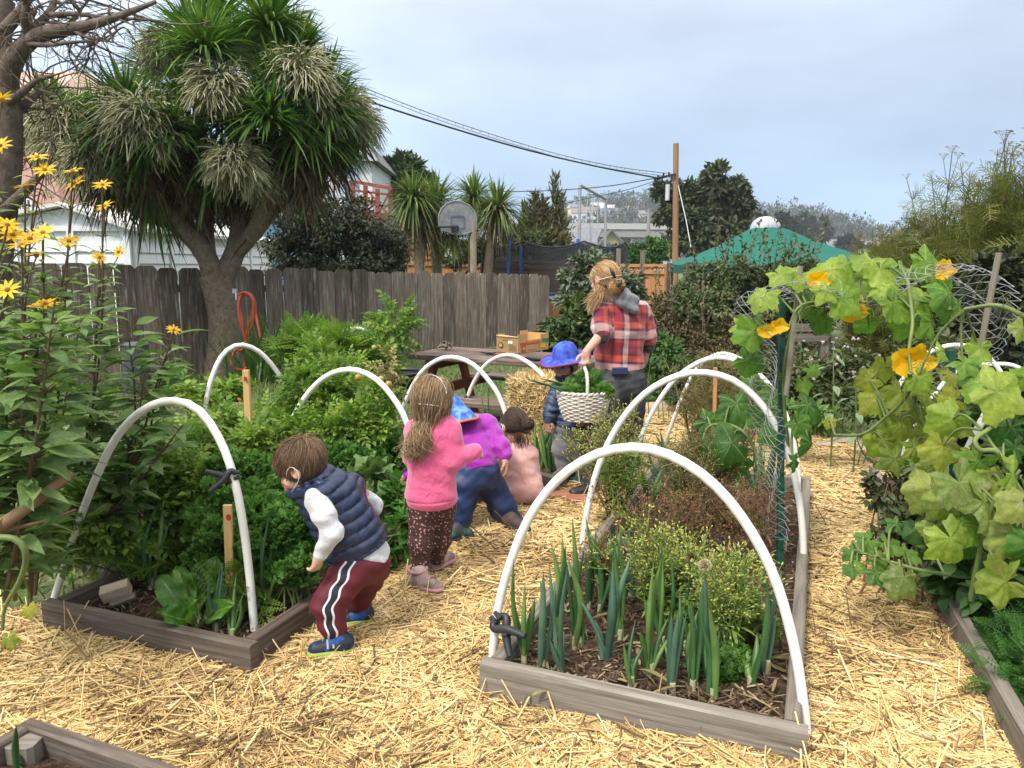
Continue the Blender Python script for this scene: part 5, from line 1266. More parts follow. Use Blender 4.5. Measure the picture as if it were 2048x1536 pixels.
 # ------------------------------------------------------------------ plants of the beds
L_sun=leafmat('sunflower_leaf',[(.06,.125,.04),(.12,.22,.07),(.195,.30,.10),(.28,.38,.14)],.42,.5,vein=(.15,.23,.10))
L_stem=leafmat('purple_stem',[(.08,.05,.03),(.13,.09,.05)],.05)
L_gstem=leafmat('green_stem',[(.10,.15,.04),(.17,.22,.07)],.1)
L_pet=leafmat('yellow_petal',[(.72,.40,.004),(.80,.52,.01)],.3,.5)
L_disc=leafmat('flower_disc',[(.25,.12,.01),(.35,.2,.02)],.05,.9)
L_onion=leafmat('onion_leaf',[(.035,.10,.035),(.06,.15,.05),(.10,.20,.05),(.16,.27,.07)],.15,.42,spec=.45)
L_blue=leafmat('blue_green_leek_leaf',[(.045,.10,.065),(.075,.15,.095),(.10,.18,.11)],.12,.5)
L_white=leafmat('onion_base',[(.45,.42,.25),(.55,.5,.35)],.15,.5)
L_pars=leafmat('curly_parsley_leaf',[(.055,.15,.03),(.125,.28,.055),(.23,.39,.11)],.4,.5)
L_tom=leafmat('tomato_leaf',[(.055,.115,.018),(.11,.21,.03),(.20,.31,.045),(.31,.38,.075)],.42,.5)
L_chard=leafmat('chard_leaf',[(.08,.22,.025),(.15,.32,.045)],.4,.35,vein=(.38,.46,.18),spec=.55)
L_lett=leafmat('lettuce_bolt',[(.10,.19,.03),(.21,.31,.06),(.36,.43,.12)],.25)
L_bud=leafmat('yellow_bud',[(.24,.33,.07),(.40,.46,.13),(.50,.50,.14),(.70,.52,.03)],.2,pos=[0,.5,.84,1])
L_red=leafmat('rusty_lettuce',[(.13,.09,.03),(.25,.11,.065),(.38,.21,.12),(.2,.24,.07)],.3)
L_dry=leafmat('dry_stalk',[(.14,.12,.04),(.22,.19,.07),(.30,.25,.11),(.10,.13,.03)],.15,.8)
L_carrot=leafmat('carrot_leaf',[(.03,.11,.018),(.065,.18,.03),(.12,.26,.05)],.38)
L_grass=leafmat('grass_blade',[(.06,.13,.02),(.11,.20,.035),(.19,.25,.06)],.25)
L_sq=leafmat('squash_leaf',[(.04,.12,.028),(.09,.21,.032),(.19,.33,.045),(.32,.42,.065),(.44,.46,.10)],.48,.5,vein=(.42,.52,.2),pos=[0,.3,.6,.85,1.0])
L_sqd=leafmat('mildewed_squash_leaf',[(.15,.22,.05),(.25,.32,.07),(.38,.40,.10)],.45,.65,vein=(.42,.46,.24),spot=(.40,.38,.22))
L_sqo=leafmat('yellowing_squash_leaf',[(.13,.21,.03),(.26,.33,.045),(.46,.42,.06)],.48,.55,vein=(.48,.5,.16),spot=(.26,.22,.06))
L_blo=leafmat('squash_blossom',[(.78,.42,.004),(.86,.55,.012)],.4,.5)
L_wood=leafmat('brown_plant_stem',[(.16,.09,.045),(.26,.16,.085)],.02,.7)
T_sun=leaf_tpl(.37,5,.22,.28,.34,.012);T_ov=leaf_tpl(.55,4,.18,.3,.4)
# --- sunflowers at the left
T_flower=Tpl()
for k in range(11):
 a=k*2*math.pi/11;lf=leaf_tpl(.30,3,.25,.12,.45)
 T_flower.merge(lf,rotz(a)@rotx(.18+.12*math.sin(k*2.3)),(-math.sin(a)*.1,math.cos(a)*.1,0),.9)
suns=[  # stem foot, stem top, depth, the heads it carries, what tells it apart
((20,1180),(75,318),2.9,[(75,315),(90,340)],'tall stem with two stacked yellow heads at its tip'),
((70,1190),(145,345),2.8,[(145,342),(150,367)],'tall stem with paired heads left of the cordyline trunk'),
((115,1150),(205,372),3.3,[(205,370)],'tall stem whose single head stands before the cordyline leaves'),
((160,1130),(210,412),3.35,[(210,412)],'stem whose head hangs just above the shed wall'),
((-10,1180),(50,374),2.7,[(50,372)],'stem with one wide head before the pink house'),
((-30,1180),(15,452),2.5,[(14,450),(60,478),(25,470)],'stem with a cluster of three heads at the left edge'),
((30,1200),(45,492),2.45,[(42,490),(72,508)],'stem with two heads low over the shed base'),
((60,1210),(85,466),2.6,[(86,465)],'stem with one small head before the shed gable'),
((60,1170),(140,484),2.8,[(138,483)],'stem with one drooping head before the shed louvres'),
((170,1130),(198,516),3.3,[(198,515),(238,504)],'stem with two small heads at the fence tops'),
((-20,1190),(15,582),2.4,[(15,580)],'short stem with a head before the fence at far left'),
((60,1195),(72,615),2.5,[(68,613),(92,608)],'short stem with orange yellow heads among leaves'),
((250,1100),(347,662),3.4,[(347,660)],'leaning stem with the lone head right of the clump'),
((-40,1100),(-5,200),2.6,[(3,198),(0,292)],'tallest stem with heads cut by the left edge'),
((205,1120),(255,640),3.35,[],'leafy stem without flower behind the left hoop'),((285,1080),(335,705),3.5,[],'leafy stem without flower at the right of the clump'),
((10,1200),(110,600),2.35,[],'thick dark stem without flower in front of the clump'),((100,1150),(165,620),3.2,[],'straight leafy stem in the middle of the clump'),
((225,1100),(290,740),3.3,[],'short leafy stem before the left hoop'),((-30,1215),(15,720),2.4,[],'lowest leafy stem at the front of clump'),((190,1060),(365,850),3.2,[],'stem leaning right across the hoop leg')]
for(fx,fy),(tx,ty),Y,hd,lab in suns:
 foot=P(fx,fy,Y+.1);foot[2]=max(foot[2],0.0);top_=P(tx,ty,Y)
 root=thing('sunflower_plant',lab,'sunflower',V3(foot[0],foot[1],0),'sunflower plants at the left')
 w=resample([foot,foot*.45+top_*.55+rng.normal(size=3)*.035,top_],26)
 sm=MB();tube(sm,w,[.0075,.0055,.003],7)
 lm=MB();L_=np.linalg.norm(top_-foot);npair=int(14+L_*27)
 for k in range(npair):
  f=rng.uniform(.06,.96) if k>3 else .97-k*.05
  q=w[int(f*25)];a=k*1.9+rng.random();leafy=1.0 if q[2]<1.36 else .5
  if(q[2]>1.5 and rng.random()<.6) or(q[2]<.4 and rng.random()<.6): continue
  for s in(0,math.pi):
   d=V3(math.cos(a+s),math.sin(a+s),rng.uniform(-.2,.65));pl_=rng.uniform(.02,.05)
   sz=leafy*rng.uniform(.08,.155)*(1.1 if f<.6 else .85)
   tube(sm,[q,q+nrm(d+V3(0,0,.3))*pl_],.002,4,cap= False )
   scatter(lm,T_sun,[q+nrm(d+V3(0,0,.3))*pl_],d,V3(0,0,1)+rng.normal(size=3)*.35,sz,0,np.clip(rng.normal(.45+.25*f,.2),0,1))
 for k,(hx,hy) in enumerate(hd):
  hp_=P(hx,hy,Y+rng.uniform(-.05,.05));
  tube(sm,[w[int(25*(.86-.05*k))],(w[22]+hp_)/2+V3(0,0,-.01),hp_-V3(0,0,.012)],[.003,.0025],5,8)
  up_dir=nrm(V3(rng.normal()*.35,-.65+rng.normal()*.3,.9));f_=nrm(np.cross(up_dir,rng.normal(size=3)))
  fm=MB();scatter(fm,T_flower,[hp_],f_,up_dir,.038 if(hx>180 and hy>480) else .045,0)
  fo=fm.build('flower_head',L_pet,root)
  dm=MB();A=frames(f_[ None ],up_dir[ None ])[0];an=np.linspace(0,2*np.pi,10,endpoint= False )
  rg=[np.stack([r_*np.cos(an),r_*np.sin(an),np.full(10,z)],-1) for r_,z in((.006,-.012),(.0085,-.003),(.008,.004),(.004,.008),(.0003,.009))]
  dm.add(np.concatenate(rg)@A.T+hp_,[[r_*10+i,r_*10+(i+1)%10,(r_+1)*10+(i+1)%10,(r_+1)*10+i] for r_ in range(4) for i in range(10)]);dm.build('flower_disc',L_disc,fo)
 sm.build('stem',L_stem,root);lm.build('leaves',L_sun,root)
 # brown fallen stem and green squash vine in the corner
root=thing('fallen_stem','thick tan stem leaning from the left edge to the sunflowers','stem',P(40,1010,2.35))
m_=MB();tube(m_,[P(-60,1092,2.25),P(60,1010,2.35),P(140,948,2.5)],[.022,.019,.016],9,14);m_.build('stem',L_wood,root)
m_=MB();tube(m_,[P(-20,1065,2.3),P(80,1045,2.4),P(150,1020,2.55)],[.007,.005],6,10);m_.build('side_stem',L_wood,root)
def squash_tpl(seed,lobes=5,R_=44,cup=.18,serr=.05,deep=.30):
 g=np.random.default_rng(seed);th=np.linspace(-math.pi*.93,math.pi*.93,R_)  # 0 = tip direction (y)
 lob=1-deep*np.abs(np.sin(th*lobes/2/.93*.98))**1.3*(1-.25*np.cos(th));rad=lob*(.86+.14*np.cos(th))*(1+serr*np.sin(th*22+g.random()*6)+g.normal(size=R_)*.035)
 rings=[0.0,.3,.62,.85,1.0];v,u,w=[],[],[]
 for f in rings:
  for k in range(R_):
   r_=rad[k]*f;x,y=math.sin(th[k])*r_,math.cos(th[k])*r_
   vein=abs(math.cos(th[k]*lobes/2/.93*.98))
   z=-cup*r_*r_+.10*f*(vein-.6)+.07*f*math.sin(th[k]*3+seed)+.05*f*f*math.sin(th[k]*11+seed*2)+.02*g.normal()*f
   v.append((x,y+.12,z));u.append(f);w.append(min(1,abs(math.sin(th[k]*lobes/2/.93*.98))*(f+.15)*1.1+.02))
 n=R_;f_=[[a*n+k,a*n+k+1,(a+1)*n+k+1,(a+1)*n+k] for a in range(len(rings)-1) for k in range(n-1)]
 T=Tpl();T.join(np.array(v),f_,np.array(u),np.array(w)); return T
T_sq=[squash_tpl(s,cup=c,deep=d) for s,c,d in((1,.25,.30),(2,.5,.25),(3,.12,.34),(4,.7,.22),(5,.35,.42))]
lm=MB();sm=MB();root=thing('squash_vine','thin green squash vine trailing at the bottom left of sunflowers','vine',G(40,1240))
tube(sm,[P(-30,1075,2.2),P(30,1078,2.2),P(52,1110,2.2),P(40,1160,2.25),P(10,1215,2.3),P(5,1260,2.3)],[.011,.009,.005],8,24);tube(sm,[P(45,1150,2.25),P(60,1195,2.3),P(55,1230,2.3)],[.004,.002],5,8)
for px,py,s in((55,1215,.035),(15,1275,.04)):scatter(lm,T_sq[1],[P(px,py,2.28)],V3(.3,-.5,-.8),V3(0,-1,.4),s)
sm.build('stem',L_gstem,root);lm.build('leaves',L_sqo,root)
m_=MB()
for px,py in((85,1128),(88,1165),(68,1150),(95,1140)):
 c=P(px,py,2.95);an=np.linspace(0,np.pi,7)
 tube(m_,np.stack([np.full(7,c[0]),np.full(7,c[1]),c[2]+.026*np.cos(an)],-1),.026*np.sin(np.linspace(0.05,np.pi-.05,7)),10)
tomr=solid('red_tomato',(.42,.03,.012),.3,.2,20);tomg=solid('green_tomato',(.28,.26,.05),.3,.3,20,dirt=(.4,.16,.03),dscale=12)
# --- compound leaves
T_comp=Tpl();lf=leaf_tpl(.62,2,.2,.35,.35)
for y,sg,s in((.22,1,.26),(.24,-1,.26),(.46,1,.34),(.48,-1,.34),(.70,1,.30),(.72,-1,.30),(.82,0,.42)):
 T_comp.merge(lf,rotz(-sg*1.05)@rotx(-.15),(0,y,-.25*y*y),s)
T_comp.join(np.array([(-.012,0,0),(.012,0,0),(.008,.85,-.18),(-.008,.85,-.18)]),[[0,1,2,3]],np.zeros(4),np.zeros(4))
T_carrot=Tpl();lf=leaf_tpl(.35,2,.1,.2,.4)
for i in range(7):
 y=.2+.12*i
 for sg in(-1,1):
  for j in range(3):
   T_carrot.merge(lf,rotz(-sg*(1.0+.5*(j-1))),(sg*(.05+.09*j)*(1.1-y),y+.03*j,-.2*y*y+.02*j),.20*(1.25-y*.6))
T_carrot.merge(lf,np.eye(3),(0,1.0,-.2),.2)
g_=np.random.default_rng(5);T_curl=Tpl()
for q in range(5):
 n=4;xx,yy=np.meshgrid(np.linspace(-.5,.5,n),np.linspace(0,1,n),indexing='ij');zz=g_.normal(size=xx.shape)*.22;xx=xx*(.5+.7*yy)+g_.normal(size=xx.shape)*.07
 v=np.stack([xx,yy+g_.normal(size=xx.shape)*.07,zz],-1).reshape(-1,3);i,j=np.meshgrid(np.arange(n-1),np.arange(n-1),indexing='ij');k0=(i*n+j).ravel()
 T=Tpl();T.join(v,np.stack([k0,k0+n,k0+n+1,k0+1],-1),yy.ravel(),xx.ravel()*2)
 T_curl.merge(T,rotz((q-2)*.75)@rotx(g_.normal()*.5),(0,.25,0),.62+.1*(q%2))
def leafy_plant(name,label,cat,blobs,T,mat,size,group= None ,stems=8,stemmat= None ,jit=.8,base= None ,nc=16,droop=.0,extra= None ,shell=.35):
 """blobs: (centre xyz, radii, n)"""
 c0_=np.mean([b_[0] for b_ in blobs],0);base=V3(c0_[0],c0_[1],.05) if base is None else np.asarray(base,float)
 root=thing(name,label,cat,base,group);lm=MB();sm=MB()
 for c,r_,n in blobs:
  r_=np.broadcast_to(np.asarray(r_,float),(3,))
  p,d,k=clump_pts(c,r_,n,nc,.35,shell,-.7)
  p[:,2]=np.maximum(p[:,2],.06)
  f=nrm(d+rng.normal(size=(n,3))*jit*.7+V3(0,0,.15-droop));u=nrm(V3(0,0,1)+d*.4+rng.normal(size=(n,3))*.35)
  scatter(lm,T,p,f,u,size*rng.uniform(.6,1.25,n),0,np.clip(((k*5.7)%1)*.5+rng.random(n)*.5,0,1))
  for _ in range(stems):
   e=np.asarray(c)+rdir(1)[0]*r_*.8;b0=base+rng.normal(size=3)*V3(.06,.06,0);tube(sm,[b0,(b0+e)/2+rng.normal(size=3)*.04,e],[.006,.0025],5,8,cap= False )
 lm.build('leaves',mat,root)
 if sm.v:sm.build('stems',stemmat or L_gstem,root)
 return root
def blob(px,py,Y,rpx,rpy,n,dy=1.0):
 s=Y/F; return(P(px,py,Y),(rpx*s,rpx*s*dy,rpy*s),n)
 # --- tomato plants and greens behind the left bed
tp=leafy_plant('tomato_plant','bushy tomato plant before the cordyline trunk and hose','tomato plant',[blob(610,790,4.9,50,60,420),blob(500,885,4.6,80,48,500),blob(640,730,5.3,40,40,280),blob(560,850,4.8,50,45,300)],T_comp,L_tom,.10,'tomato plants')
tp2=leafy_plant('tomato_plant','tomato plant with green fruit between two far hoops','tomato plant',[blob(690,765,5.1,60,55,460),blob(720,835,4.7,70,60,520),blob(655,815,4.8,50,60,420)],T_comp,L_tom,.10,'tomato plants')
m_= None
for px,py,r_,Y,mt in((716,755,.021,4.85,tomg),(762,758,.02,4.7,tomg),(777,769,.022,4.7,tomg),(740,792,.018,4.6,tomg),(752,800,.018,4.6,tomg),(748,695,.017,5.2,tomg)):
 m_=MB();c=P(px,py,Y-.25);an=np.linspace(0,np.pi,8);tube(m_,np.stack([np.full(8,c[0]),np.full(8,c[1]),c[2]+r_*np.cos(an)],-1),r_*np.sin(np.linspace(.05,np.pi-.05,8)),12);m_.build('tomato',mt,tp2)
leafy_plant('tomato_plant','tall thin tomato shoot rising before the fence','tomato plant',[blob(790,650,6.6,30,32,110),blob(770,690,6.5,40,35,140),blob(755,740,6.3,40,50,150)],T_comp,L_tom,.16,'tomato plants',stems=5,base=P(765,850,6.3)*V3(1,1,0))
leafy_plant('tomato_plant','withered brown tomato stems beside the pink girl head','tomato plant',[blob(775,760,4.9,20,60,70)],T_comp,L_dry,.10,'tomato plants',stems=16,stemmat=L_wood)
leafy_plant('tomato_plant','low tomato plant with red fruit left of clamp hoop','tomato plant',[blob(380,900,3.9,70,60,480),blob(330,960,3.6,80,60,480),blob(400,990,3.5,70,50,380),blob(260,1030,3.4,80,70,420),blob(170,1060,3.3,80,80,420)],T_comp,L_tom,.10,'tomato plants')
leafy_plant('tomato_plant','green leafy mass between the tall stake and vest boy','tomato plant',[blob(530,895,4.2,60,40,420),blob(620,880,4.2,55,45,420),blob(690,875,4.2,50,45,380),blob(430,860,4.5,45,45,320),blob(740,860,4.3,40,55,340)],T_comp,L_tom,.10,'tomato plants')
leafy_plant('weed_patch','feathery green weeds left of the far hoop','weeds',[blob(615,690,6.4,40,22,300),blob(660,705,6.0,50,30,380),blob(720,720,6.2,45,25,240)],T_carrot,L_tom,.18,stems=3)
leafy_plant('low_plant','low green plants at the foot of the tall stake','plant',[blob(400,800,5.2,40,20,200),blob(450,780,5.4,60,25,300),blob(350,790,5.0,50,30,260)],T_ov,L_tom,.07,stems=2)
# --- curly parsley and kale
for px,py,Y,r_,n,lab in((500,985,3.45,.27,1500,'curly parsley mound beside the clamped hoop'),(560,1060,3.15,.25,1500,'curly parsley mound under the hand of the vest boy'),(455,1060,3.3,.23,1300,'curly parsley mound behind the chard'),(580,975,3.6,.24,1300,'curly parsley mound before the vest boy face'),(590,1130,2.98,.13,520,'small curly parsley tuft nearest the vest boy knee'),
(700,925,4.05,.20,900,'curly parsley mound behind the vest boy back'),(770,905,4.2,.17,700,'curly parsley mound between vest boy and pink girl'),(640,950,3.9,.2,800,'curly parsley mound behind the vest boy head')):
 c=P(px,py,Y);c[2]=max(c[2],.12)
 leafy_plant('parsley_plant',lab,'parsley',[(c,(r_*.76,r_*.76,r_*.6),int(n*1.25))],T_curl,L_pars,.036,'curly parsley plants',stems=10,nc=34,jit=.9,shell=.6)
leafy_plant('kale_plant','broad leaved kale between the vest boy and pink girl','kale',[blob(735,945,3.9,45,25,26)],T_sq[2],leafmat('kale_leaf',[(.09,.16,.05),(.15,.23,.08)],.25),.085,stems=5)
leafy_plant('leafy_green','dark leafy greens at the hand of the purple jacket child','greens',[blob(790,1000,3.75,35,40,110),blob(800,1080,3.55,28,60,120),blob(735,1050,3.6,30,50,100)],T_ov,L_carrot,.08,stems=3)
for px,py,Y,n,lab in((235,1095,3.35,110,'feathery weeds behind the ribbed wood block'),(345,1115,3.4,130,'feathery weeds left of the chard'),(470,1180,3.0,110,'feathery weeds right of the painted stake')):
 leafy_plant('weed_patch',lab,'weeds',[(P(px,py,Y),(.16,.14,.10),n)],T_carrot,L_tom,.12,stems=5)
 # --- chard
ch_=thing('chard_plant','glossy crinkled chard beside the painted tomato stake','chard',G(395,1225,.1))
def chard_leaf(mb,base,tip,w,face,seed):
 g=np.random.default_rng(seed);ny_,nx_=15,9;ln=np.linalg.norm(tip-base);f=nrm(tip-base);A=frames(f[ None ],np.asarray(face,float)[ None ])[0]
 t_=np.linspace(0,1,ny_);prof=np.where(t_<.3,.06+.06*t_,np.sin(np.clip((t_-.26)/.74,0,1)*np.pi)**.6*.5);v,uu,ww=[],[],[]
 for i,y in enumerate(t_):
  for x in np.linspace(-1,1,nx_):
   z=.10*abs(x)*prof[i]*2+(.03*math.sin(x*7+y*16+seed)+.035*math.sin(y*25+x*4))*min(1,abs(x)*3)+g.normal()*.012-.25*y*y*(1 if seed%2 else .5)
   v.append((x*prof[i]*w/ln,y,z));uu.append(y);ww.append(x*2.2+(.0 if y>.3 else 0))
 i,j=np.meshgrid(np.arange(ny_-1),np.arange(nx_-1),indexing='ij');k0=(i*nx_+j).ravel()
 mb.add((np.array(v)*ln)@A.T+base,np.stack([k0,k0+1,k0+nx_+1,k0+nx_],-1),0,None ,np.array(uu),np.array(ww))
for k,(bp,tpx,Yt_,w,face) in enumerate((((398,1245),(415,1108),.12,.13,(-.3,-1,.3)),((385,1248),(318,1150),.02,.11,(.3,-.8,.6)),((395,1255),(335,1215),-.12,.10,(.1,-.6,.9)),((405,1245),(448,1165),.05,.10,(-.5,-.8,.4)),((400,1250),(365,1165),.1,.10,(.2,-1,.4)),((392,1252),(375,1200),-.15,.08,(0,-.7,.8)),((400,1250),(440,1205),-.12,.09,(-.3,-.7,.7)),((395,1250),(350,1130),.1,.10,(.3,-.9,.2)),((402,1248),(385,1120),.14,.11,(0,-1,.2)))):
 b0=G(bp[0],bp[1],.10);m_=MB();chard_leaf(m_,b0,P(tpx[0],tpx[1],b0[1]+Yt_),w,face,k+3);m_.build('leaf',L_chard,ch_)
 m_=MB();tube(m_,[b0,b0+(P(tpx[0],tpx[1],b0[1]+Yt_)-b0)*.32],[.009,.005],6);m_.build('stalk',leafmat('pale_stalk',[(.35,.4,.2),(.45,.48,.28)],.2),ch_)
 # --- onions and leeks
def onion(label,base,tips,mat= None ,z=.10,w=.018,name='onion_plant',cat='onion',group='onions in the beds',white= True ,flower= None ):
 b0=G(base[0],base[1],z);root=thing(name,label,cat,b0,group);m_=MB()
 pth,rad=[],[]
 for k,tpp in enumerate(tips):
  e=P(tpp[0],tpp[1],b0[1]+rng.uniform(-.06,.1));q=b0+V3(rng.normal()*.008,rng.normal()*.008,0);ln=np.linalg.norm(e-q)
  md=q+(e-q)*.45+V3(rng.normal()*.02,rng.normal()*.02,.03)*ln*2;ww=(tpp[2] if len(tpp)>2 else w)*rng.uniform(.85,1.1)/2
  p_=resample([q,md,e],9);pth.append(p_);rad.append(ww*np.array([.75,.85,1.0,1.1,1.12,1.0,.8,.5,.06]))
 tubes(m_,np.array(pth),np.array(rad),7,0);m_.build('leaves',mat or L_onion,root)
 if white:m_=MB();tube(m_,[b0-V3(0,0,.02),b0+V3(0,0,.035)],[.013,.010],8);m_.build('bulb_base',L_white,root)
 if flower:
  fp=P(flower[0],flower[1],b0[1]);m_=MB();dd=rdir(260,-.6,1);tubes(m_,np.stack([fp+dd*.006,fp+dd*.024],1),np.array([[.0015,.0022]])*np.ones((260,1)),4);m_.build('flower_ball',flower[2],root)
 return root
onion('onion at the front left corner of its bed beside the clamp',(1048,1328),[(1027,1118),(1050,1165),(1070,1197,.026),(1020,1180)],L_onion)
onion('blue green onion second from the clamp corner',(1122,1345),[(1098,1122,.016),(1136,1127,.016),(1128,1262,.03),(1100,1280,.022)],L_blue)
onion('pair of broad blue green leek leaves at the front middle',(1215,1322),[(1226,1126,.032),(1262,1113,.034),(1150,1180,.018),(1190,1240,.03)],L_blue,white= True )
onion('tall onion against the left side board of its bed',(1178,1215),[(1171,1033),(1192,1058),(1203,1120,.014),(1183,1100,.03)],L_onion)
onion('fan of bright green onion leaves at the front center',(1302,1345),[(1307,1122,.02),(1323,1118,.026),(1288,1190),(1280,1262,.026),(1337,1235),(1350,1260)],L_onion)
onion('short onion close to the front board',(1262,1373),[(1247,1287,.014),(1271,1240,.014),(1287,1292,.016),(1255,1310,.012)],L_onion)
onion('onion left of the seed head leek',(1345,1350),[(1344,1225,.016),(1360,1180,.018),(1330,1290,.02),(1366,1215,.02)],L_onion)
onion('leek with the pale round flower ball',(1412,1350),[(1411,1148,.036),(1390,1240,.02),(1440,1260,.014),(1376,1215,.028)],L_blue,flower=(1410,1131,L_white))
onion('onion with the brown dried seed ball',(1372,1300),[(1383,1125,.012),(1365,1230,.018),(1395,1220,.016)],L_onion,flower=(1383,1116,L_dry))
onion('thick onion at the front right corner of its bed',(1500,1372),[(1536,1175,.018),(1514,1268,.028),(1528,1278,.024),(1495,1300,.03)],L_onion)
onion('leek with a bent leaf at the left board',(1248,1040),[(1237,958,.022),(1262,950,.018),(1271,925,.02),(1205,1000,.024)],L_blue)
k=0
for bx_,by,n,hh_ in((1312,985,5,80),(1335,960,4,90),(1298,1005,4,70),(1440,985,5,100),(1475,975,6,110),(1510,985,5,100),(1540,990,4,100),(1225,1180,4,110),(1245,1240,3,100),(1400,1000,3,70),(1160,1290,3,140),(1330,1200,4,90)):
 lab=['onion clump in the back left of the onion bed','onion clump under the big squash leaves','onion between the front row and yellow lettuce'][0 if by<1010 and bx_<1420 else 1 if by<1010 else 2]
 onion(lab,(bx_,by),[(bx_+rng.uniform(-28,28),by-hh_*rng.uniform(.7,1.15),.016 if by>1100 else .024) for _ in range(n)],L_onion if k%3 else L_blue,group=lab.replace('onion','onions',1));k+=1
onion('leek cluster behind the chard in the left bed',(302,1170),[(315,1007,.026),(327,1000,.024),(305,1060,.024),(340,1040,.02),(290,1075,.012)],L_onion)
onion('onion in front of the painted stake',(432,1262),[(418,1150,.012),(440,1138,.014),(455,1170,.014),(446,1125,.014),(425,1200,.016)],L_blue)
onion('small onion right of the painted stake',(466,1275),[(472,1150,.014),(482,1200,.014),(458,1210,.016),(490,1180,.01)],L_onion)
onion('onion between the clamp hoop and parsley',(528,1232),[(540,1020,.016),(548,1090,.016),(512,1110,.014),(560,1130,.014),(520,1060,.02)],L_onion)
onion('grassy onion left of the chard',(240,1140),[(232,1020,.010),(250,1050,.010),(222,1080,.010),(262,1060,.008)],L_onion)
onion('tall onion leaves under the vest boy sleeve',(600,1205),[(604,1075,.013),(590,1060,.014),(640,1130,.014),(610,1095,.01)],L_onion)
onion('onion leaves right of the vest boy',(800,1110),[(795,985,.016),(812,975,.014),(780,1010,.022),(820,1020,.012),(806,990,.02)],L_onion)
k=0
for bx_,by,n in((930,935,3),(965,930,4),(1000,945,3),(1080,950,5),(1100,955,5),(1120,950,5),(1090,930,4)):
 lab='onion clump behind the seated child, %s'%('left of its hair' if bx_<1020 else 'right of its hair')
 onion(lab,(bx_,by),[(bx_+rng.uniform(-26,26),by-rng.uniform(70,150),.022) for _ in range(n)],L_onion,z=.05,group='onions %s seated child hair'%('left of' if bx_<1020 else 'right of'));k+=1
onion('green blades in the bottom left corner bed',(40,1545),[(32,1452,.016),(18,1510,.014),(44,1500,.014)],L_onion,white= False )
k=0
for bx_,by,n,hh_ in((1085,1338,3,150),(1150,1290,4,190),(1240,1275,4,170),(1325,1290,4,150),(1345,1385,3,120),(1385,1378,4,170),(1425,1395,3,130),(1480,1290,4,160),(1535,1340,3,150),(1540,1250,3,130),(1110,1260,3,140),(1200,1225,3,140),(1260,1200,3,120)):
 q='onion growing among the front rows of the onion bed'
 onion(q,(bx_,by),[(bx_+rng.uniform(-30,30),by-hh_*rng.uniform(.75,1.4),rng.uniform(.013,.028)) for _ in range(n)],L_onion if k%4 else L_blue,group='onions among the front rows');k+=1
m_=MB();n=70;c=np.array([G(rng.uniform(1050,1560),rng.uniform(1180,1400),.115) for _ in range(n)]);d=nrm(rng.normal(size=(n,3))*V3(1,1,.25));ribbons(m_,arcs(c,d,rng.uniform(.06,.2,n),6,.25),.014*wprof[ None ],.5,0,None ,None ,rng.uniform(-1,1,n));tag(m_.build('fallen_onion_leaves',L_dry),'withered fallen onion leaves on the onion bed soil','dead leaves',kind='stuff')
# --- bolting lettuce
def bolting(label,px,py,top,Y,spread,nst,mat,bud,cat='lettuce',group= None ,leafm= None ,zb=.1,rr=.0022,dens=1.0):
 b0=P(px,py,Y);b0[2]=zb;root=thing('flowering_lettuce',label,cat,b0,group);tz=P(px,top,Y)[2];sm,bm,lm=MB(),MB(),MB();s=Y/F
 P1,R1,ends=[],[],[]
 for _ in range(nst):
  q0=b0+V3(rng.normal()*.02,rng.normal()*.02,0);e=V3(b0[0]+rng.normal()*spread*s*.5,b0[1]+rng.normal()*spread*s*.4,zb+(tz-zb)*rng.uniform(.6,1.0));w=resample([q0,q0*.5+e*.5+V3(rng.normal()*.02,0,.03),e],8);P1 .append(w);R1 .append(np.linspace(rr*1.8,rr*.5,8))
  for _k in range(int(14*dens)):
   f=rng.uniform(.42,1.0);q=w[min(int(f*7),7)];d=nrm(rng.normal(size=3)*V3(1,1,.3)+V3(0,0,1.1));l=rng.uniform(.05,.15)*(1.25-f*.5);ee=q+d*l;ww=resample([q,(q+ee)/2+d[::-1]*.005,ee],8);P1 .append(ww);R1 .append(np.linspace(rr*.8,rr*.35,8))
   for _j in range(int(5*dens)):
    q2=ww[rng.integers(3,8)];d2=nrm(d+rng.normal(size=3)*.55);e2=q2+d2*rng.uniform(.015,.05);ends.append((q2,e2))
  n=int(9*dens);f=rng.random(n)**1.5*.75;q=np.array([w[int(x*7)] for x in f]);dl=nrm(rng.normal(size=(n,3))*V3(1,1,.35));scatter(lm,T_long if leafm is None else T_ov,q,dl,V3(0,0,1),(.10-.08*f)*rng.uniform(.6,1.2,n))
 tubes(sm,np.array(P1),np.array(R1),4)
 ends=np.array(ends);tubes(sm,ends,np.full((len(ends),2),rr*.35),3)
 d=nrm(ends[:,1]-ends[:,0]);tubes(bm,np.stack([ends[:,1],ends[:,1]+d*.004,ends[:,1]+d*.010,ends[:,1]+d*.013],1),np.array([[.0008,.0034,.0026,.0008]])*rng.uniform(.6,1.3,(len(ends),1)),5)
 sm.build('stems',mat,root);bm.build('buds',bud,root)['kind']='stuff'
 if lm.v:lm.build('leaves',leafm or mat,root)
 return root
bolting('yellow green flowering lettuce in the middle of the onion bed',1310,1215,1030,2.95,120,13,L_lett,L_bud)
bolting('yellow flowering lettuce at the right of the onion bed',1450,1330,1085,2.62,120,12,L_lett,L_bud,leafm= None )
bolting('yellow flowering lettuce behind the pale flower ball',1400,1220,1090,2.95,60,4,L_lett,L_bud)
bolting('rusty red lettuce gone to seed right of center',1440,1090,965,3.55,130,8,L_red,L_red)
bolting('rusty red lettuce gone to seed beside the green post',1520,1110,950,3.5,90,8,L_red,L_red)
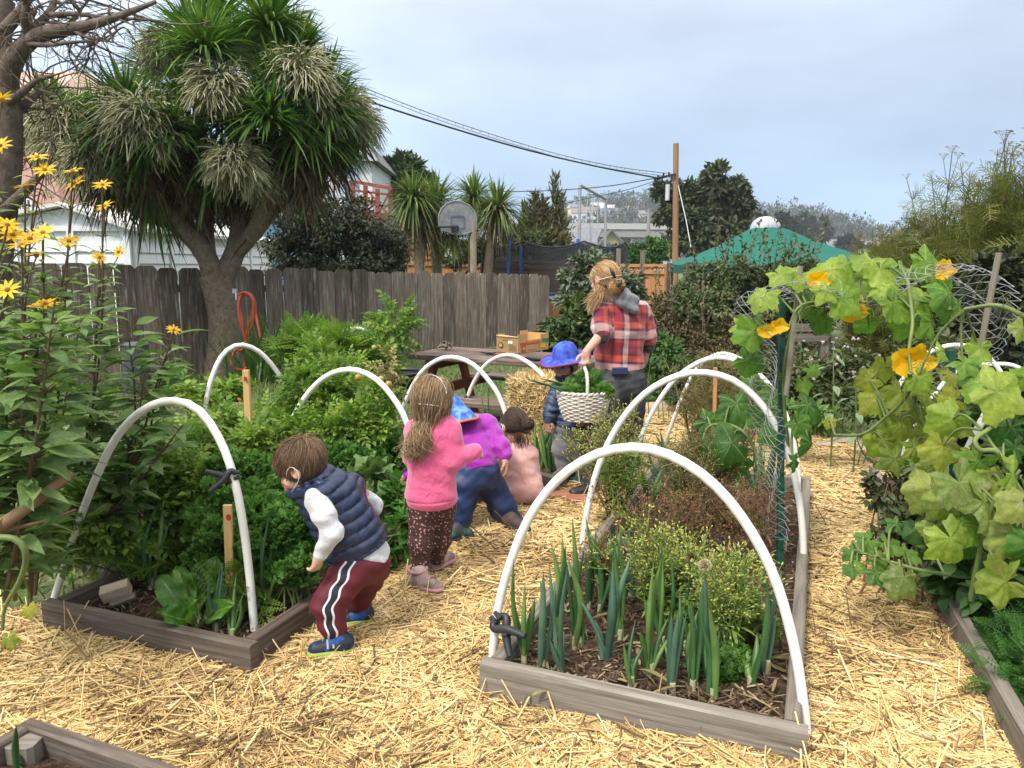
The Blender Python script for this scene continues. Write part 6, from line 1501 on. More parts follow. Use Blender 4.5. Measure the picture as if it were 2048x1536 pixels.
bolting('rusty red lettuce gone to seed at the left of the bed',1310,1080,985,3.6,100,7,L_red,L_red)
bolting('short reddish seedlings along the left board',1205,1150,1085,3.1,50,8,L_red,L_red)
bolting('tall dry seed stalks under the second hoop',1385,1030,845,3.9,90,20,L_dry,L_dry,rr=.003)
bolting('tall dry seed stalks left of squash leaves',1440,1010,830,4.1,70,16,L_dry,L_dry,rr=.003)
bolting('bushy yellowing seed plant between basket and second hoop',1225,975,800,4.15,85,26,L_dry,L_bud,rr=.003,zb=.12)
bolting('green leafy seed plant low beside the left board',1240,985,880,4.05,70,16,L_lett,L_lett,rr=.003,zb=.12)
bolting('feathery olive seed plant behind the third hoop',1440,870,690,5.6,95,30,L_dry,L_dry,rr=.004,zb=.05)
bolting('feathery olive seed plant behind the farthest hoop',1390,850,710,5.9,70,22,L_dry,L_dry,rr=.004,zb=.05)
bolting('feathery pale seed plant before the rusty shrub',1470,830,690,6.6,70,20,L_dry,L_bud,rr=.004,zb=.05)
for px,py,Y,n,lab in((1400,1300,2.7,330,'pale green frilly plant below the pale flower ball'),(1330,1200,2.98,300,'pale green frilly plant below the middle yellow lettuce'),(1500,1290,2.7,300,'pale green frilly plant at the right board'),(1450,1385,2.5,420,'frilly green seedlings at the front right of the onion bed'),(1440,1270,2.75,380,'frilly green plant under the right yellow lettuce'),(1500,960,4.0,300,'green tuft under squash leaves')):
 c=P(px,py,Y);c[2]=.13;leafy_plant('leafy_green',lab,'greens',[(c+V3(0,0,.05*(lab[0]=='p')),(.10,.09,.06+.07*(lab[0]=='p')),n)],T_curl,L_lett if lab[0]=='p' else L_pars,.03,stems=4)
 # bark mulch in the onion bed
q=np.array(BEDS['center']);n=3800;s=rng.random((n,1));t_=rng.random((n,1))**1.5
p=(q[0]*(1-s)+q[1]*s)*(1-t_)+(q[3]*(1-s)+q[2]*s)*t_
q=np.array(BEDS['left']);s=rng.random((1800,1));t_=rng.random((1800,1));p=np.vstack([p,(q[0]*(1-s)+q[1]*s)*(1-t_)+(q[3]*(1-s)+q[2]*s)*t_]);n=len(p)
p[:,2]=.10+rng.random(n)*.02;d=nrm(rng.normal(size=(n,3))*V3(1,1,.2));l=rng.uniform(.008,.035,(n,1));m_=MB()
ribbons(m_,np.stack([p-d*l,p,p+d*l],1),rng.uniform(.004,.012,(n,1))*np.array([[.7,1,.6]]),.3,0,rng.random(n));tag(m_.build('bark_mulch',leafmat('bark_chip',[(.04,.025,.016),(.10,.06,.035),(.2,.14,.09),(.38,.3,.2)],.02,.9,pos=[0,.5,.85,1])),'dark bark mulch and dry scraps on the bed soil','mulch',kind='stuff')
# --- carrot tops at the right
for px,py,Y,n,lab in((1990,1215,2.95,260,'carrot tops under the hanging squash leaf'),(2060,1290,2.6,260,'carrot tops at the right edge of the photo'),(2040,1345,2.5,200,'carrot tops beside the right side board'),(2110,1400,2.4,200,'carrot tops in the lower right corner'),(1955,1195,3.0,240,'carrot tops behind the right side board'),(2110,1250,2.6,200,'carrot tops cut off by the right edge')):
 c=G(px,py,.13);leafy_plant('carrot_plant',lab,'carrot plant',[(c,(.15,.15,.07),n)],T_carrot,L_carrot,.085,'carrot plants',stems=6,nc=20)
 # ------------------------------------------------------------------ squash arch
aL=G(1563,1120,.1);aR=V3(2.02,3.45,0)
net=thing('wire_arch','chicken wire arch over the right path on green posts','arch',(aL+aR)/2*V3(1,1,0))
keys=[(1572,1100),(1566,900),(1558,760),(1542,680),(1528,620),(1545,585),(1600,570),(1680,590),(1760,600),(1830,560),(1900,532),(1980,540),(2035,590),(2040,650),(2000,720),(1960,745),(1930,800),(1915,900)]
arcp=resample([P(x,y,3.27 if x<1700 else 3.27-(x-1700)/350*.15) for x,y in keys],150)
m_=MB();nW=9;wid=.42;gidx=[]
tt_=np.linspace(0,wid,nW);E0,E1=[],[]
def npnt(i,j): return arcp[i]+V3(.02*math.sin(i*.3+j),tt_[j],.02*math.sin(j*1.2+i*.11))+V3(0,0,-.10*tt_[j]*math.sin(i/149*np.pi))
for i in range(0,149):
 for j in range(nW-1):
  if(i+j)%2==0:
   a,c=npnt(i,j),npnt(i+1,j+1);E0 .append(a);E1 .append(c)
  else :
   a,c=npnt(i+1,j),npnt(i,j+1);E0 .append(a);E1 .append(c)
E0,E1=np.array(E0),np.array(E1)
tubes(m_,np.stack([E0,E1],1),np.full((len(E0),2),.0015),3);m_.build('wire_mesh',M['grey_metal'],net)
grn=solid('dark_green_steel',(.012,.07,.05),.5,.2,15)
for lab,pts in(('post',[(1562,1118,3.46),(1563,790,3.5),(1564,600,3.52)]),('post',[(1930,1010,3.3),(1915,850,3.3),(1901,700,3.3)])):
 m_=MB();w=[P(*p_) for p_ in pts];w[0][2]=min(w[0][2],.05);beam(m_,w[0],w[-1],.028,.022,(0,1,0))
 for f in np.arange(.06,.98,.055):q=w[0]+(w[-1]-w[0])*f;box(m_,q+V3(0,-.015,0),(.016,.012,.012))
 m_.build('steel_post',grn,net,smooth= False )
for a,c in(((1572,790,3.42),(1601,532,3.40)),((1948,760,3.05),(1998,506,3.0))):
 m_=MB();tube(m_,[P(*a),P(*c)],.012,8,6);m_.build('bamboo_stake',woodmat('bamboo_grey',(.2,.17,.13),(.3,.26,.2),(.38,.33,.26),grain=60),net)
for px,py,Y in((1563,985,3.46),(1562,790,3.49),(1560,1080,3.46),(1905,822,3.0)):
 m_=MB();c=P(px,py,Y);an=np.linspace(0,2*np.pi*1.1,22);tube(m_,np.stack([c[0]+.022*np.cos(an),c[1]+.022*np.sin(an),c[2]+an*.002],-1),.0022,5);m_.build('green_tie',solid('green_tie',(.02,.25,.17),.5),net)
 # squash plants: leaves (x, y, radius px, depth, tone 0..1, facing), stems, blossoms
def squash(label,leaves,stems,blossoms,base,mat,group='squash plants',tendr=8):
 root=thing('squash_plant',label,'squash plant',base,group);sm=MB();lms={}
 sp=[resample([P(*q) for q in s],30) for s,r_ in stems]
 for(s,r_),w in zip(stems,sp):tube(sm,w,[r_,r_*.7],8)
 allp=np.concatenate(sp)
 for i,(px,py,r_,Y,tone,fx,fz) in enumerate(leaves):
  c=P(px,py,Y);rad=r_/F*Y;nrm_=nrm(V3(fx,-1.0,fz)+rng.normal(size=3)*.18);dn=nrm(V3(rng.normal()*.7+fx*.3,-.25,-.55+rng.normal()*.35))
  mt=mat if not isinstance(tone,tuple) else tone[0];tn=tone if not isinstance(tone,tuple) else tone[1]
  f_=nrm(dn-nrm_*np.dot(dn,nrm_));m_=lms.setdefault(mt.name,(MB(),mt))[0];scatter(m_,T_sq[i%5],[c-f_*rad*.25],f_,nrm_,rad*rng.uniform(.82,1.02),0,np.clip(tn+rng.normal()*.07,0,1))
  k=np.argmin(np.linalg.norm(allp-c,axis=1));q=allp[k];e=c-f_*rad*.14
  if np.linalg.norm(e-q)<.6:tube(sm,[q,(q+e)/2+V3(0,.03,.03),e+V3(0,.01,-.01)],[.006,.004],6,8)
 for _ in range(tendr):
  q=allp[rng.integers(len(allp))];an=np.linspace(0,1,30);d=nrm(rng.normal(size=3)+V3(0,-.5,.2));cr=.02*(1-an)+.004;L_=rng.uniform(.1,.22)
  w=q+d*L_*an[:,None ]+np.stack([np.sin(an*16)*cr*an,np.zeros(30),np.cos(an*16)*cr*an],-1)+V3(0,0,-.05)*an[:,None ]**2;tube(sm,w,[.0018,.0009],4,cap= False )
 for k_,(m_,mt) in lms.items():m_.build('leaves',mt,root)
 sm.build('vines',L_gstem,root)
 for px,py,r_,Y,asp in blossoms:
  c=P(px,py,Y);rad=r_/F*Y;m_=MB()
  for k in range(5):
   a=k*1.257+rng.random()*.5;ny_,nx_=8,7;v=[]
   for y in np.linspace(0,1,ny_):
    for x in np.linspace(-1,1,nx_):
     wv=(.2+.95*y*(1-.42*y))*rad;rr_=y*rad*(1.0+.12*math.sin(x*3+k));flare=.25+.95*y
     v.append((x*wv,rr_*flare,-.45*rad*y*(1-y)+.12*rad*math.sin(x*5+k+y*7)*y+.05*rad*math.sin(y*17)))
   i,j=np.meshgrid(np.arange(ny_-1),np.arange(nx_-1),indexing='ij');k0=(i*nx_+j).ravel();Rm=roty(a)@rotx(-1.57+.95)
   v=(np.array(v)@rotx(.45).T);ca,sa=math.cos(a),math.sin(a);Q=np.stack([v[:,0]*ca-v[:,1]*sa,-.5*v[:,2]-.35*v[:,1]*.6,v[:,0]*sa+v[:,1]*ca],-1)*V3(1.1,1,asp)
   m_.add(Q+c,np.stack([k0,k0+1,k0+nx_+1,k0+nx_],-1),0,rng.random())
  m_.build('blossom',L_blo,root)
 return root
squash('bright green squash leaves spilling over the wire arch top',
[(1562,552,42,3.35,.72,-.3,.9),(1525,592,45,3.3,.75,-.6,.7),(1600,548,40,3.6,.7,0,1),(1660,545,58,3.45,.82,-.1,.8),(1625,585,45,3.4,.6,.2,.9),(1690,600,50,3.3,.66,-.1,.5),(1650,640,38,3.5,.35,.2,.2),(1760,545,60,3.35,.74,.2,.7),(1720,560,50,3.5,.7,-.3,.8),(1800,535,48,3.6,.72,.1,.9),(1855,530,55,3.4,.70,.4,.9),(1900,550,42,3.5,.7,.5,.7),(1790,610,55,3.25,.72,.1,.5),(1840,590,48,3.3,.68,.2,.6),(1860,650,60,3.2,.6,.5,.4),(1810,650,42,3.35,.64,0,.3),(1735,650,40,3.55,.4,.1,.1),(1620,620,34,3.5,.4,-.2,.4),(1900,590,55,3.2,.55,.5,.5),(1915,620,40,3.25,.6,.5,.3),(1885,705,30,3.2,.78,.3,.3),(1690,530,44,3.55,.75,0,.9),(1730,525,48,3.5,.8,.1,.9),(1780,575,48,3.3,.8,0,.8),(1650,585,44,3.3,.65,-.2,.7),(1590,560,34,3.35,.8,-.2,.9)],
[([(1575,900,3.5),(1568,740,3.45),(1600,625,3.4),(1660,600,3.4),(1740,605,3.35),(1830,600,3.3),(1900,620,3.2)],.009),([(1815,560,3.35),(1825,640,3.2),(1818,700,3.15),(1822,745,3.1)],.009),([(1660,600,3.4),(1600,612,3.3),(1575,660,3.3)],.006)],
[(1700,618,24,3.42,.9),(1880,540,20,3.45,.8),(1632,560,18,3.4,.8),(1532,662,16,3.3,.7),(1557,652,14,3.3,.9),(1818,722,34,3.15,.8)],aL,L_sq,tendr=14)
squash('dark squash leaves at the left foot of the wire arch',
[(1420,848,48,4.1,.15,-.3,.5),(1475,812,52,4.0,.2,.1,.7),(1520,830,48,3.8,.3,.1,.6),(1455,885,62,3.8,.12,-.2,.6),(1405,900,45,3.9,.15,-.5,.6),(1540,790,40,3.6,.5,-.1,.7),(1505,765,36,3.7,.45,-.2,.6),(1500,665,52,3.4,.42,-.6,.3),(1500,722,40,3.5,.3,-.5,.2),(1485,655,34,3.45,.7,-.5,.6),(1545,870,44,3.5,.3,0,.4),(1622,815,56,3.45,.2,.4,.6),(1600,850,40,3.4,.35,.4,.2),(1622,892,42,3.35,.12,.8,-.1),(1590,925,30,3.35,.2,.4,.1),(1610,770,30,3.5,.6,.2,.5),(1480,920,44,3.9,.2,0,.5),(1625,740,26,3.5,.5,0,.4)],
[([(1540,980,3.7),(1500,880,3.8),(1460,850,3.9),(1420,850,4.0)],.011),([(1540,980,3.7),(1555,860,3.6),(1560,760,3.5),(1520,690,3.4)],.010),([(1555,860,3.6),(1600,830,3.45)],.008)],
[],G(1540,990,.1),L_sq,tendr=5)
squash('yellowing squash leaves under the right side of arch',
[(1770,735,38,3.5,(L_sqo,.7),-.3,.3),(1735,760,36,3.5,(L_sqo,.8),-.4,.4),(1800,790,50,3.4,(L_sqo,.4),.1,.2),(1750,800,42,3.45,.6,0,.5),(1845,775,52,3.3,.55,.1,.6),(1850,820,45,3.4,(L_sqo,.3),0,.2),(1800,855,52,3.4,(L_sqo,.35),-.1,.4),(1855,870,55,3.3,(L_sqo,.5),.1,.3),(1760,885,40,3.4,.4,-.3,.5),(1785,920,46,3.3,(L_sqo,.25),-.2,.4),(1900,750,38,3.2,.75,.3,.8),(1660,845,18,3.6,.8,-.3,.4),(1905,800,45,3.1,(L_sqo,.6),.3,.3),(1875,930,50,3.2,(L_sqo,.4),0,.3),(1830,900,40,3.25,.35,0,.4),(1930,850,40,3.0,.4,.3,.4)],
[([(1820,745,3.1),(1815,790,3.25),(1770,835,3.35),(1725,868,3.4),(1670,870,3.5)],.009),([(1900,1000,3.2),(1860,880,3.3),(1830,800,3.3),(1880,700,3.2)],.009)],[],G(1880,1050,.1),L_sqo,tendr=16)
squash('large mildewed squash leaves at the right edge above the carrots',
[(2005,790,88,2.75,(L_sq,.82),.1,.3),(1965,770,50,2.9,(L_sq,.7),-.3,.6),(1925,975,85,2.75,(L_sqd,.4),-.1,.2),(1890,1010,55,2.8,(L_sqd,.5),-.3,.1),(1975,1010,78,2.7,(L_sqd,.5),.3,.3),(1990,965,50,2.75,(L_sqo,.5),.2,.5),(1905,1085,74,2.65,(L_sq,.80),-.1,.1),(2003,1165,82,2.5,(L_sqo,.45),.1,.2),(2040,1010,55,2.6,(L_sqd,.8),.3,.3),(1935,730,45,2.95,(L_sq,.6),-.2,.8),(2045,660,40,2.8,(L_sqd,.5),.2,.5),(1945,905,30,2.9,(L_sqo,.6),-.4,.3),(2030,900,40,2.75,(L_sq,.2),.2,.3),(1950,1090,42,2.8,(L_sq,.05),0,.2),(2055,760,60,2.8,(L_sq,.7),.3,.4),(1850,950,40,3.0,(L_sqo,.6),-.4,.3),(2060,1090,60,2.6,(L_sq,.15),.3,.2),(1985,1110,50,2.85,(L_sq,.05),.1,.1),(1860,985,62,2.9,(L_sqd,.6),-.2,.2),(1950,930,66,2.85,(L_sq,.6),0,.3),(1885,900,58,2.95,(L_sqo,.6),-.2,.3),(2025,1075,72,2.65,(L_sqd,.6),.2,.2),(1950,1060,60,2.75,(L_sq,.5),0,.2),(1900,840,52,2.95,(L_sq,.75),-.2,.5),(2030,950,70,2.68,(L_sq,.7),.3,.3),(1865,1060,48,2.85,(L_sqd,.3),-.3,.2),(1840,760,46,3.1,(L_sq,.8),0,.6),(1960,700,44,3.0,(L_sq,.7),.2,.8),(2020,860,55,2.95,(L_sq,.15),0,.3),(1960,1180,45,2.8,(L_sq,.1),0,.2)],
[([(2060,1010,2.7),(2030,965,2.7),(1995,905,2.7),(1960,900,2.7),(1950,880,2.72),(1975,860,2.75),(2010,835,2.75)],.011),([(2030,965,2.7),(2005,915,2.72),(1985,890,2.75),(1965,860,2.78)],.008),([(1940,1200,2.8),(1960,1100,2.75),(1990,1000,2.7),(2040,940,2.7)],.010),([(2080,650,2.8),(2000,612,2.85),(1930,618,2.95)],.010)],
[],G(1960,1200,.1),L_sqd,tendr=8)
squash('low squash leaves creeping over the straw from the right bed',
[(1735,1085,40,2.95,.35,-.2,1.2),(1705,1105,30,2.9,.3,-.3,1.3),(1780,1090,38,3.0,.45,0,1.1),(1805,1160,52,2.72,(L_sqd,.05),0,1.0),(1755,1150,40,2.78,.2,-.2,1.2),(1700,1140,28,2.8,.25,-.3,1.4),(1760,1115,36,2.9,.5,0,1.3),(1820,1110,38,2.9,.3,.1,1),(1840,1060,42,3.0,.15,0,.7),(1790,1050,34,3.1,.2,-.2,.9),(1720,1135,26,2.85,.4,0,1.5)],
[([(1900,1150,2.8),(1840,1140,2.8),(1770,1120,2.85),(1720,1105,2.9)],.008)],[],G(1850,1150,.05),L_sq,tendr=3)
leafy_plant('dark_plant','dark wilted bush beside the straw path under squash leaves','plant',[blob(1780,985,3.35,45,55,420),blob(1800,1050,3.2,45,50,380)],T_ov,leafmat('wilted_leaf',[(.03,.05,.018),(.06,.085,.03),(.10,.08,.045)],.2),.045,stems=14,stemmat=L_wood)
leafy_plant('dark_plant','dark leafy plants deep in the right bed','plant',[blob(2000,1050,3.2,120,130,900),blob(1940,1130,3.0,80,80,500),blob(2080,950,3.3,90,130,600),blob(1960,880,3.6,80,90,500)],T_ov,L_mid,.085,stems=8)
# ------------------------------------------------------------------ plants at the path end
pk_=leafy_plant('flowering_bush','green bush with small pink flowers at the path end','bush',[blob(1640,745,6.6,60,50,900),blob(1710,745,6.6,55,50,900),blob(1670,800,6.3,80,40,900),blob(1600,760,6.5,50,60,700)],T_ov,L_mix,.055,stems=8)
n=34;p=np.array([P(rng.uniform(1600,1760),rng.uniform(675,775),6.2) for _ in range(n)]);pkm=leafmat('pale_pink_petal',[(.50,.36,.39),(.6,.52,.52)],.2)
for q in p:m_=MB();dd=rdir(9);tubes(m_,np.stack([q+dd*.002,q+dd*rng.uniform(.012,.018)],1),np.array([[.006,.004]])*np.ones((9,1)),4);m_.build('pink_flower',pkm,pk_)
for(bx_,by,tx,ty,Y,lab) in((1665,880,1667,690,5.4,'thin pale sunflower seedling standing before the pink flowers'),(1711,885,1712,765,5.3,'short pale sunflower seedling right of the taller one')):
 root=thing('sunflower_seedling',lab,'seedling',P(bx_,by,Y)*V3(1,1,0));a,c=P(bx_,by,Y),P(tx,ty,Y);a[2]=0
 m_=MB();tube(m_,[a,(a+c)/2+V3(.01,0,0),c],[.007,.004],6,8);lm=MB()
 for k in range(10):
  f=.35+.62*k/9;q=a+(c-a)*f;d=V3(math.cos(k*2.2),math.sin(k*2.2)*.5,.1);e=q+d*.10*(1.3-f);tube(m_,[q,(q+e)/2+V3(0,0,.02),e],.002,4,5,cap= False );scatter(lm,T_ov,[e],d+V3(0,0,-.3),V3(0,0,1),.11*(1.25-f*.5),0,.5)
 m_.build('stem',L_gstem,root);lm.build('leaves',leafmat('pale_seedling_leaf',[(.15,.22,.12),(.24,.31,.18)],.3),root)
root=leafy_plant('daisy_plant','low white daisies behind the driftwood log','daisies',[blob(1330,785,7.9,55,22,700),blob(1300,795,7.8,35,18,350)],T_ov,L_mid,.06,stems=2)
T_da=Tpl();lf=leaf_tpl(.3,1,.1,.05,.6)
for k in range(10):T_da.merge(lf,rotz(k*.628),(0,0,0),1)
m_=MB();n=40;p=np.array([P(rng.normal(1330,25),rng.normal(778,9),7.45) for _ in range(n)]);dam=leafmat('white_petal',[(.75,.75,.72),(.8,.8,.8)],.2)
for q in p:m_=MB();scatter(m_,T_da,[q],rdir(1,-.1,.1),V3(0,-.6,1)+rng.normal(size=3)*.3,.034);m_.build('daisy_flower',dam,root)
for px,py,Y,rx_,ry_,n,mt,lab in((1600,830,5.6,60,30,600,L_grass,'low weeds at the foot of the squash arch'),(1750,830,5.6,50,30,500,L_olive,'low weeds beside the far right hoop'),(1330,700,7.2,35,30,500,L_mid,'green weeds at the right elbow of the woman'),(1520,740,6.2,40,40,600,L_mix,'tangled weeds behind the farthest hoop'),(1840,700,6.4,70,90,1100,L_mix,'dark tangled plants behind the arch'),(1440,770,6.4,45,35,500,L_olive,'olive weeds before the rusty shrub')):
 leafy_plant('weed_patch',lab,'weeds',[blob(px,py,Y,rx_,ry_,n)],T_med,mt,.07,stems=4,jit=1.0)
 # iris like tuft behind the hose
root=thing('flax_tuft','clump of sword shaped green leaves behind the hanging hose','plant',P(545,760,10.0)*V3(1,1,0));m_=MB();n=150
d=nrm(np.stack([rng.normal(size=n)*.32,rng.normal(size=n)*.25,np.ones(n)],-1));c=P(545,760,10.0)*V3(1,1,0)+rng.normal(size=(n,3))*V3(.25,.15,0)
ribbons(m_,arcs(c,d,rng.uniform(.6,1.2,n),6,.35),.03*wprof[ None ],.3);m_.build('leaves',L_cord,root)
# ------------------------------------------------------------------ grass
n=95000;x=rng.uniform(-7,3.5,n);y=rng.uniform(2.6,14,n);fen_s=(x-fa[0])*fn[0]+(y-fa[1])*fn[1]
ok=(fen_s>.05)&~on_straw(x,y)&(np.abs(x)<y*.85+.4)
for k in('left','center','right','tomato','far'):ok&=~inpoly(x,y,BEDS[k])
ok&=~((x>-1.2)&(y<4.2)&(x<2.2));ok&=rng.random(n)<np.clip(.6+.5*np.sin(x*1.7+y)*np.sin(y*1.3),.25,1)
x,y=x[ok],y[ok];n=len(x);d=nrm(np.stack([rng.normal(size=n)*.6,rng.normal(size=n)*.6,np.ones(n)],-1))
p=arcs(np.stack([x,y,np.full(n,-.02)],-1),d,rng.uniform(.05,.17,n)*np.where(y>9,1.3,1),4,.6);m_=MB();ribbons(m_,p,np.array([[.8,1,.7,.05]])*rng.uniform(.006,.014,(n,1)),.2)
tag(m_.build('grass',L_grass),'short green grass and weeds by the fence','grass',kind='stuff')
for i,(px,py,n,lab) in enumerate(((225,1255,12,'grass wisps at the left bed front board'),(1075,1405,10,'grass wisps at the front board of the onion bed'),(408,1530,3,'lone grass blade in the straw at the bottom'),(2010,1060+330,14,'grass wisps along the right board'),(1560,1430,12,'grass wisps at the front right hoop foot'))):
 b0=G(px,py,.05);m_=MB();d=nrm(np.stack([rng.normal(size=n)*.35,rng.normal(size=n)*.3,np.ones(n)],-1));ribbons(m_,arcs(b0+rng.normal(size=(n,3))*V3(.05,.04,0),d,rng.uniform(.06,.15,n),6,.5),.005*wprof[ None ],.3)
 tag(m_.build('grass_tuft',L_grass,origin=b0),lab,'grass tuft')
 # ------------------------------------------------------------------ people: one smooth skin grown round the bones
class Flesh:
 """tapered limbs and rounded masses that melt into one another; meshed as one closed surface"""
 def __init__(s):s.p=[]
 def cap(s,a,b,ra,rb= None ,k=.03,flat= None ,fs=1.0,neg= False ):
  s.p.append(('c',np.asarray(a,float),np.asarray(b,float),ra,ra if rb is None else rb,k,None if flat is None else nrm(flat),fs,neg)); return s
 def chain(s,pts,rad,k=.03,**kw):
  for i in range(len(pts)-1):s.cap(pts[i],pts[i+1],rad[i],rad[i+1],k,**kw)
  return s
 def ell(s,c,r,A= None ,k=.03,neg= False ):
  s.p.append(('e',np.asarray(c,float),np.broadcast_to(np.asarray(r,float),(3,)),np.eye(3) if A is None else A,0,k,None ,1,neg)); return s
 def mesh(s,h,disp= None ,cuts=()):
  lo=np.full(3,1e9);hi=-lo
  for q in s.p:
   if q[8]: continue
   if q[0]=='c':r_=max(q[3],q[4])*max(1,q[7])+.01;lo=np.minimum(lo,np.minimum(q[1],q[2])-r_);hi=np.maximum(hi,np.maximum(q[1],q[2])+r_)
   else :r_=max(q[2])+.01;lo=np.minimum(lo,q[1]-r_);hi=np.maximum(hi,q[1]+r_)
  lo-=4*h+.02;n=np.ceil((hi-lo+4*h+.02)/h).astype(int)
  D=np.full(n,.5,np.float32);ax=[lo[i]+np.arange(n[i])*h for i in range(3)]
  for q in s.p:
   mg_=q[5]+5*h
   if q[0]=='c':r_=max(q[3],q[4])*max(1,q[7])+mg_;bl,bh=np.minimum(q[1],q[2])-r_,np.maximum(q[1],q[2])+r_
   else :r_=max(q[2])+mg_;bl,bh=q[1]-r_,q[1]+r_
   i0=np.clip(np.floor((bl-lo)/h).astype(int),0,n);i1=np.clip(np.ceil((bh-lo)/h).astype(int)+1,0,n)
   if(i1<=i0).any(): continue
   sl=tuple(slice(a,b_) for a,b_ in zip(i0,i1))
   X=np.stack(np.meshgrid(*[ax[i][sl[i]] for i in range(3)],indexing='ij'),-1).astype(np.float32)
   if q[0]=='c':
    a,b_=q[1],q[2];ba=b_-a;R_=X-a.astype(np.float32);bb=max(float(ba@ba),1e-9)
    t_=np.clip(R_@ba.astype(np.float32)/bb,0,1);E=R_-t_[...,None ]*ba.astype(np.float32)
    if q[6] is not None :
     e=E@q[6].astype(np.float32);E=E+e[...,None ]*(q[6]*(1/q[7]-1)).astype(np.float32)
    d=np.sqrt((E*E).sum(-1))-(q[3]+(q[4]-q[3])*t_)
    if q[6] is not None :d=d*min(1,.5+.5*q[7])
   else :
    Y_=(X-q[1].astype(np.float32))@q[3].astype(np.float32);r_=q[2].astype(np.float32)
    k0=np.sqrt(((Y_/r_)**2).sum(-1));k1=np.sqrt(((Y_/r_**2)**2).sum(-1))+1e-6;d=k0*(k0-1)/k1
   B=D[sl];k=q[5]
   if q[8]:
    d=-d;hh_=np.maximum(k-np.abs(B-d),0)/k;D[sl]=np.maximum(B,d)+hh_*hh_*k*.25
   else :
    hh_=np.maximum(k-np.abs(B-d),0)/k;D[sl]=np.minimum(B,d)-hh_*hh_*k*.25
  def at(idx): return lo+idx*h
  if disp is not None or cuts:
   m_=np.abs(D)<.05;I=np.argwhere(m_);X=at(I);v=D[m_]
   if disp is not None :v=v+disp(X)
   D[m_]=v
   if cuts:
    gx_=np.stack(np.meshgrid(*ax,indexing='ij'),-1)
    for c,nn_ in cuts:D=np.maximum(D,((gx_-np.asarray(c))@nrm(nn_)).astype(np.float32))
  S_=D<0;c=[S_[a:n[0]-1+a,b_:n[1]-1+b_,e:n[2]-1+e] for a in(0,1) for b_ in(0,1) for e in(0,1)]
  cnt=sum(x.astype(np.int8) for x in c);act=(cnt>0)&(cnt<8);I=np.argwhere(act);idx=np.full(act.shape,-1,np.int64);idx[act]=np.arange(len(I))
  acc=np.zeros((len(I),3));num=np.zeros(len(I))
  for axn in range(3):
   o1,o2=[x for x in range(3) if x!=axn]
   for a in(0,1):
    for b_ in(0,1):
     p0=I.copy();p0[:,o1]+=a;p0[:,o2]+=b_;p1=p0 .copy();p1[:,axn]+=1
     d0=D[tuple(p0 .T)];d1=D[tuple(p1 .T)];mk=(d0<0)!=(d1<0);t_=np.where(mk,d0/(d0-d1+1e-12),0)
     x=p0 .astype(float);x[:,axn]+=t_;acc[mk]+=x[mk];num[mk]+=1
  V=lo+acc/num[:,None ]*h;Fs=[]
  for axn in range(3):
   o1,o2=(axn+1)%3,(axn+2)%3;s0=[slice(1,n[i]-1) for i in range(3)];s1=list(s0);s0[axn]=slice(0,n[axn]-1);s1[axn]=slice(1,n[axn])
   a,b_=S_[tuple(s0)],S_[tuple(s1)];E=np.argwhere(a!=b_);fl=a[a!=b_]
   for k_ in range(3):E[:,k_]+=0 if k_==axn else 1
   e1,e2=np.eye(3,dtype=int)[o1],np.eye(3,dtype=int)[o2]
   q=np.stack([idx[tuple((E-e1-e2).T)],idx[tuple((E-e2).T)],idx[tuple(E.T)],idx[tuple((E-e1).T)]],1)
   q[~fl]=q[~fl][:,::-1];Fs.append(q)
  Fq=np.concatenate(Fs);Fq=Fq[(Fq>=0).all(1)]
  for _ in range(2):  # relax
   acc=np.zeros_like(V);num=np.zeros(len(V))
   for a,b_ in((0,1),(1,2),(2,3),(3,0)):
    for x,y in((a,b_),(b_,a)):
     for dim in range(3):acc[:,dim]+=np.bincount(Fq[:,x],V[Fq[:,y],dim],len(V))
     num+=np.bincount(Fq[:,x],minlength=len(V))
   V=V*.45+acc/np.maximum(num,1)[:,None ]*.55
  return V,Fq
def flesh(name,fl,h,mats,parent= None ,disp= None ,cuts=(),paint= None ,origin= None ):
 V,Fq=fl.mesh(h,disp,cuts);u=w= None
 if paint is not None :u,w=paint(V)
 return MB().add(V,Fq,0,.5,u,w).build(name,mats,parent,True ,origin)
def ripple(dirs,amp):
 """cloth folds: a few crossing waves"""
 def f(X):
  s=0
  for d,fr,a,ph in dirs:
   d=nrm(d);p=np.cross(d,(0.3,.5,.8));s=s+a*np.sin(fr*(X@d)+ph+1.6*np.sin(fr*.37*(X@p)+ph*2))
  return amp*s
 return f
def skinmat(name,c):
 m,t,b,o=newmat(name);base=ramp_node(t,noise_node(t,18.0),[tuple(np.array(c)*(.88,.82,.8)),tuple(np.minimum(np.array(c)*1.08,.9))],[.3,.7])
 t.links.new(base,b.inputs['Base Color']);b.inputs['Roughness'].default_value=.5;b.inputs['Subsurface Weight'].default_value=.12;b.inputs['Subsurface Radius'].default_value=(.012,.005,.003);b.inputs['Subsurface Scale'].default_value=.6; return m
def cloth(name,c,rough=.85,var=.1,bump=.25,bs=260,sheen=.3):
 m=solid(name,c,rough,var,10,0,bs,.25);t=m.node_tree;b=t.nodes['Principled BSDF'];n1=t.nodes.new('ShaderNodeTexNoise');n1 .inputs['Scale'].default_value=12;n1 .inputs['Detail'].default_value=4;n1 .inputs['Distortion'].default_value=1.4;g=t.nodes.new('ShaderNodeTexCoord');t.links.new(g.outputs['Object'],n1 .inputs['Vector']);bump_node(t,b,math_node(t,'ADD',n1 .outputs[0],math_node(t,'MULTIPLY',noise_node(t,bs),.12)),.6,.02);m.node_tree.nodes['Principled BSDF'].inputs['Sheen Weight'].default_value=sheen; return m
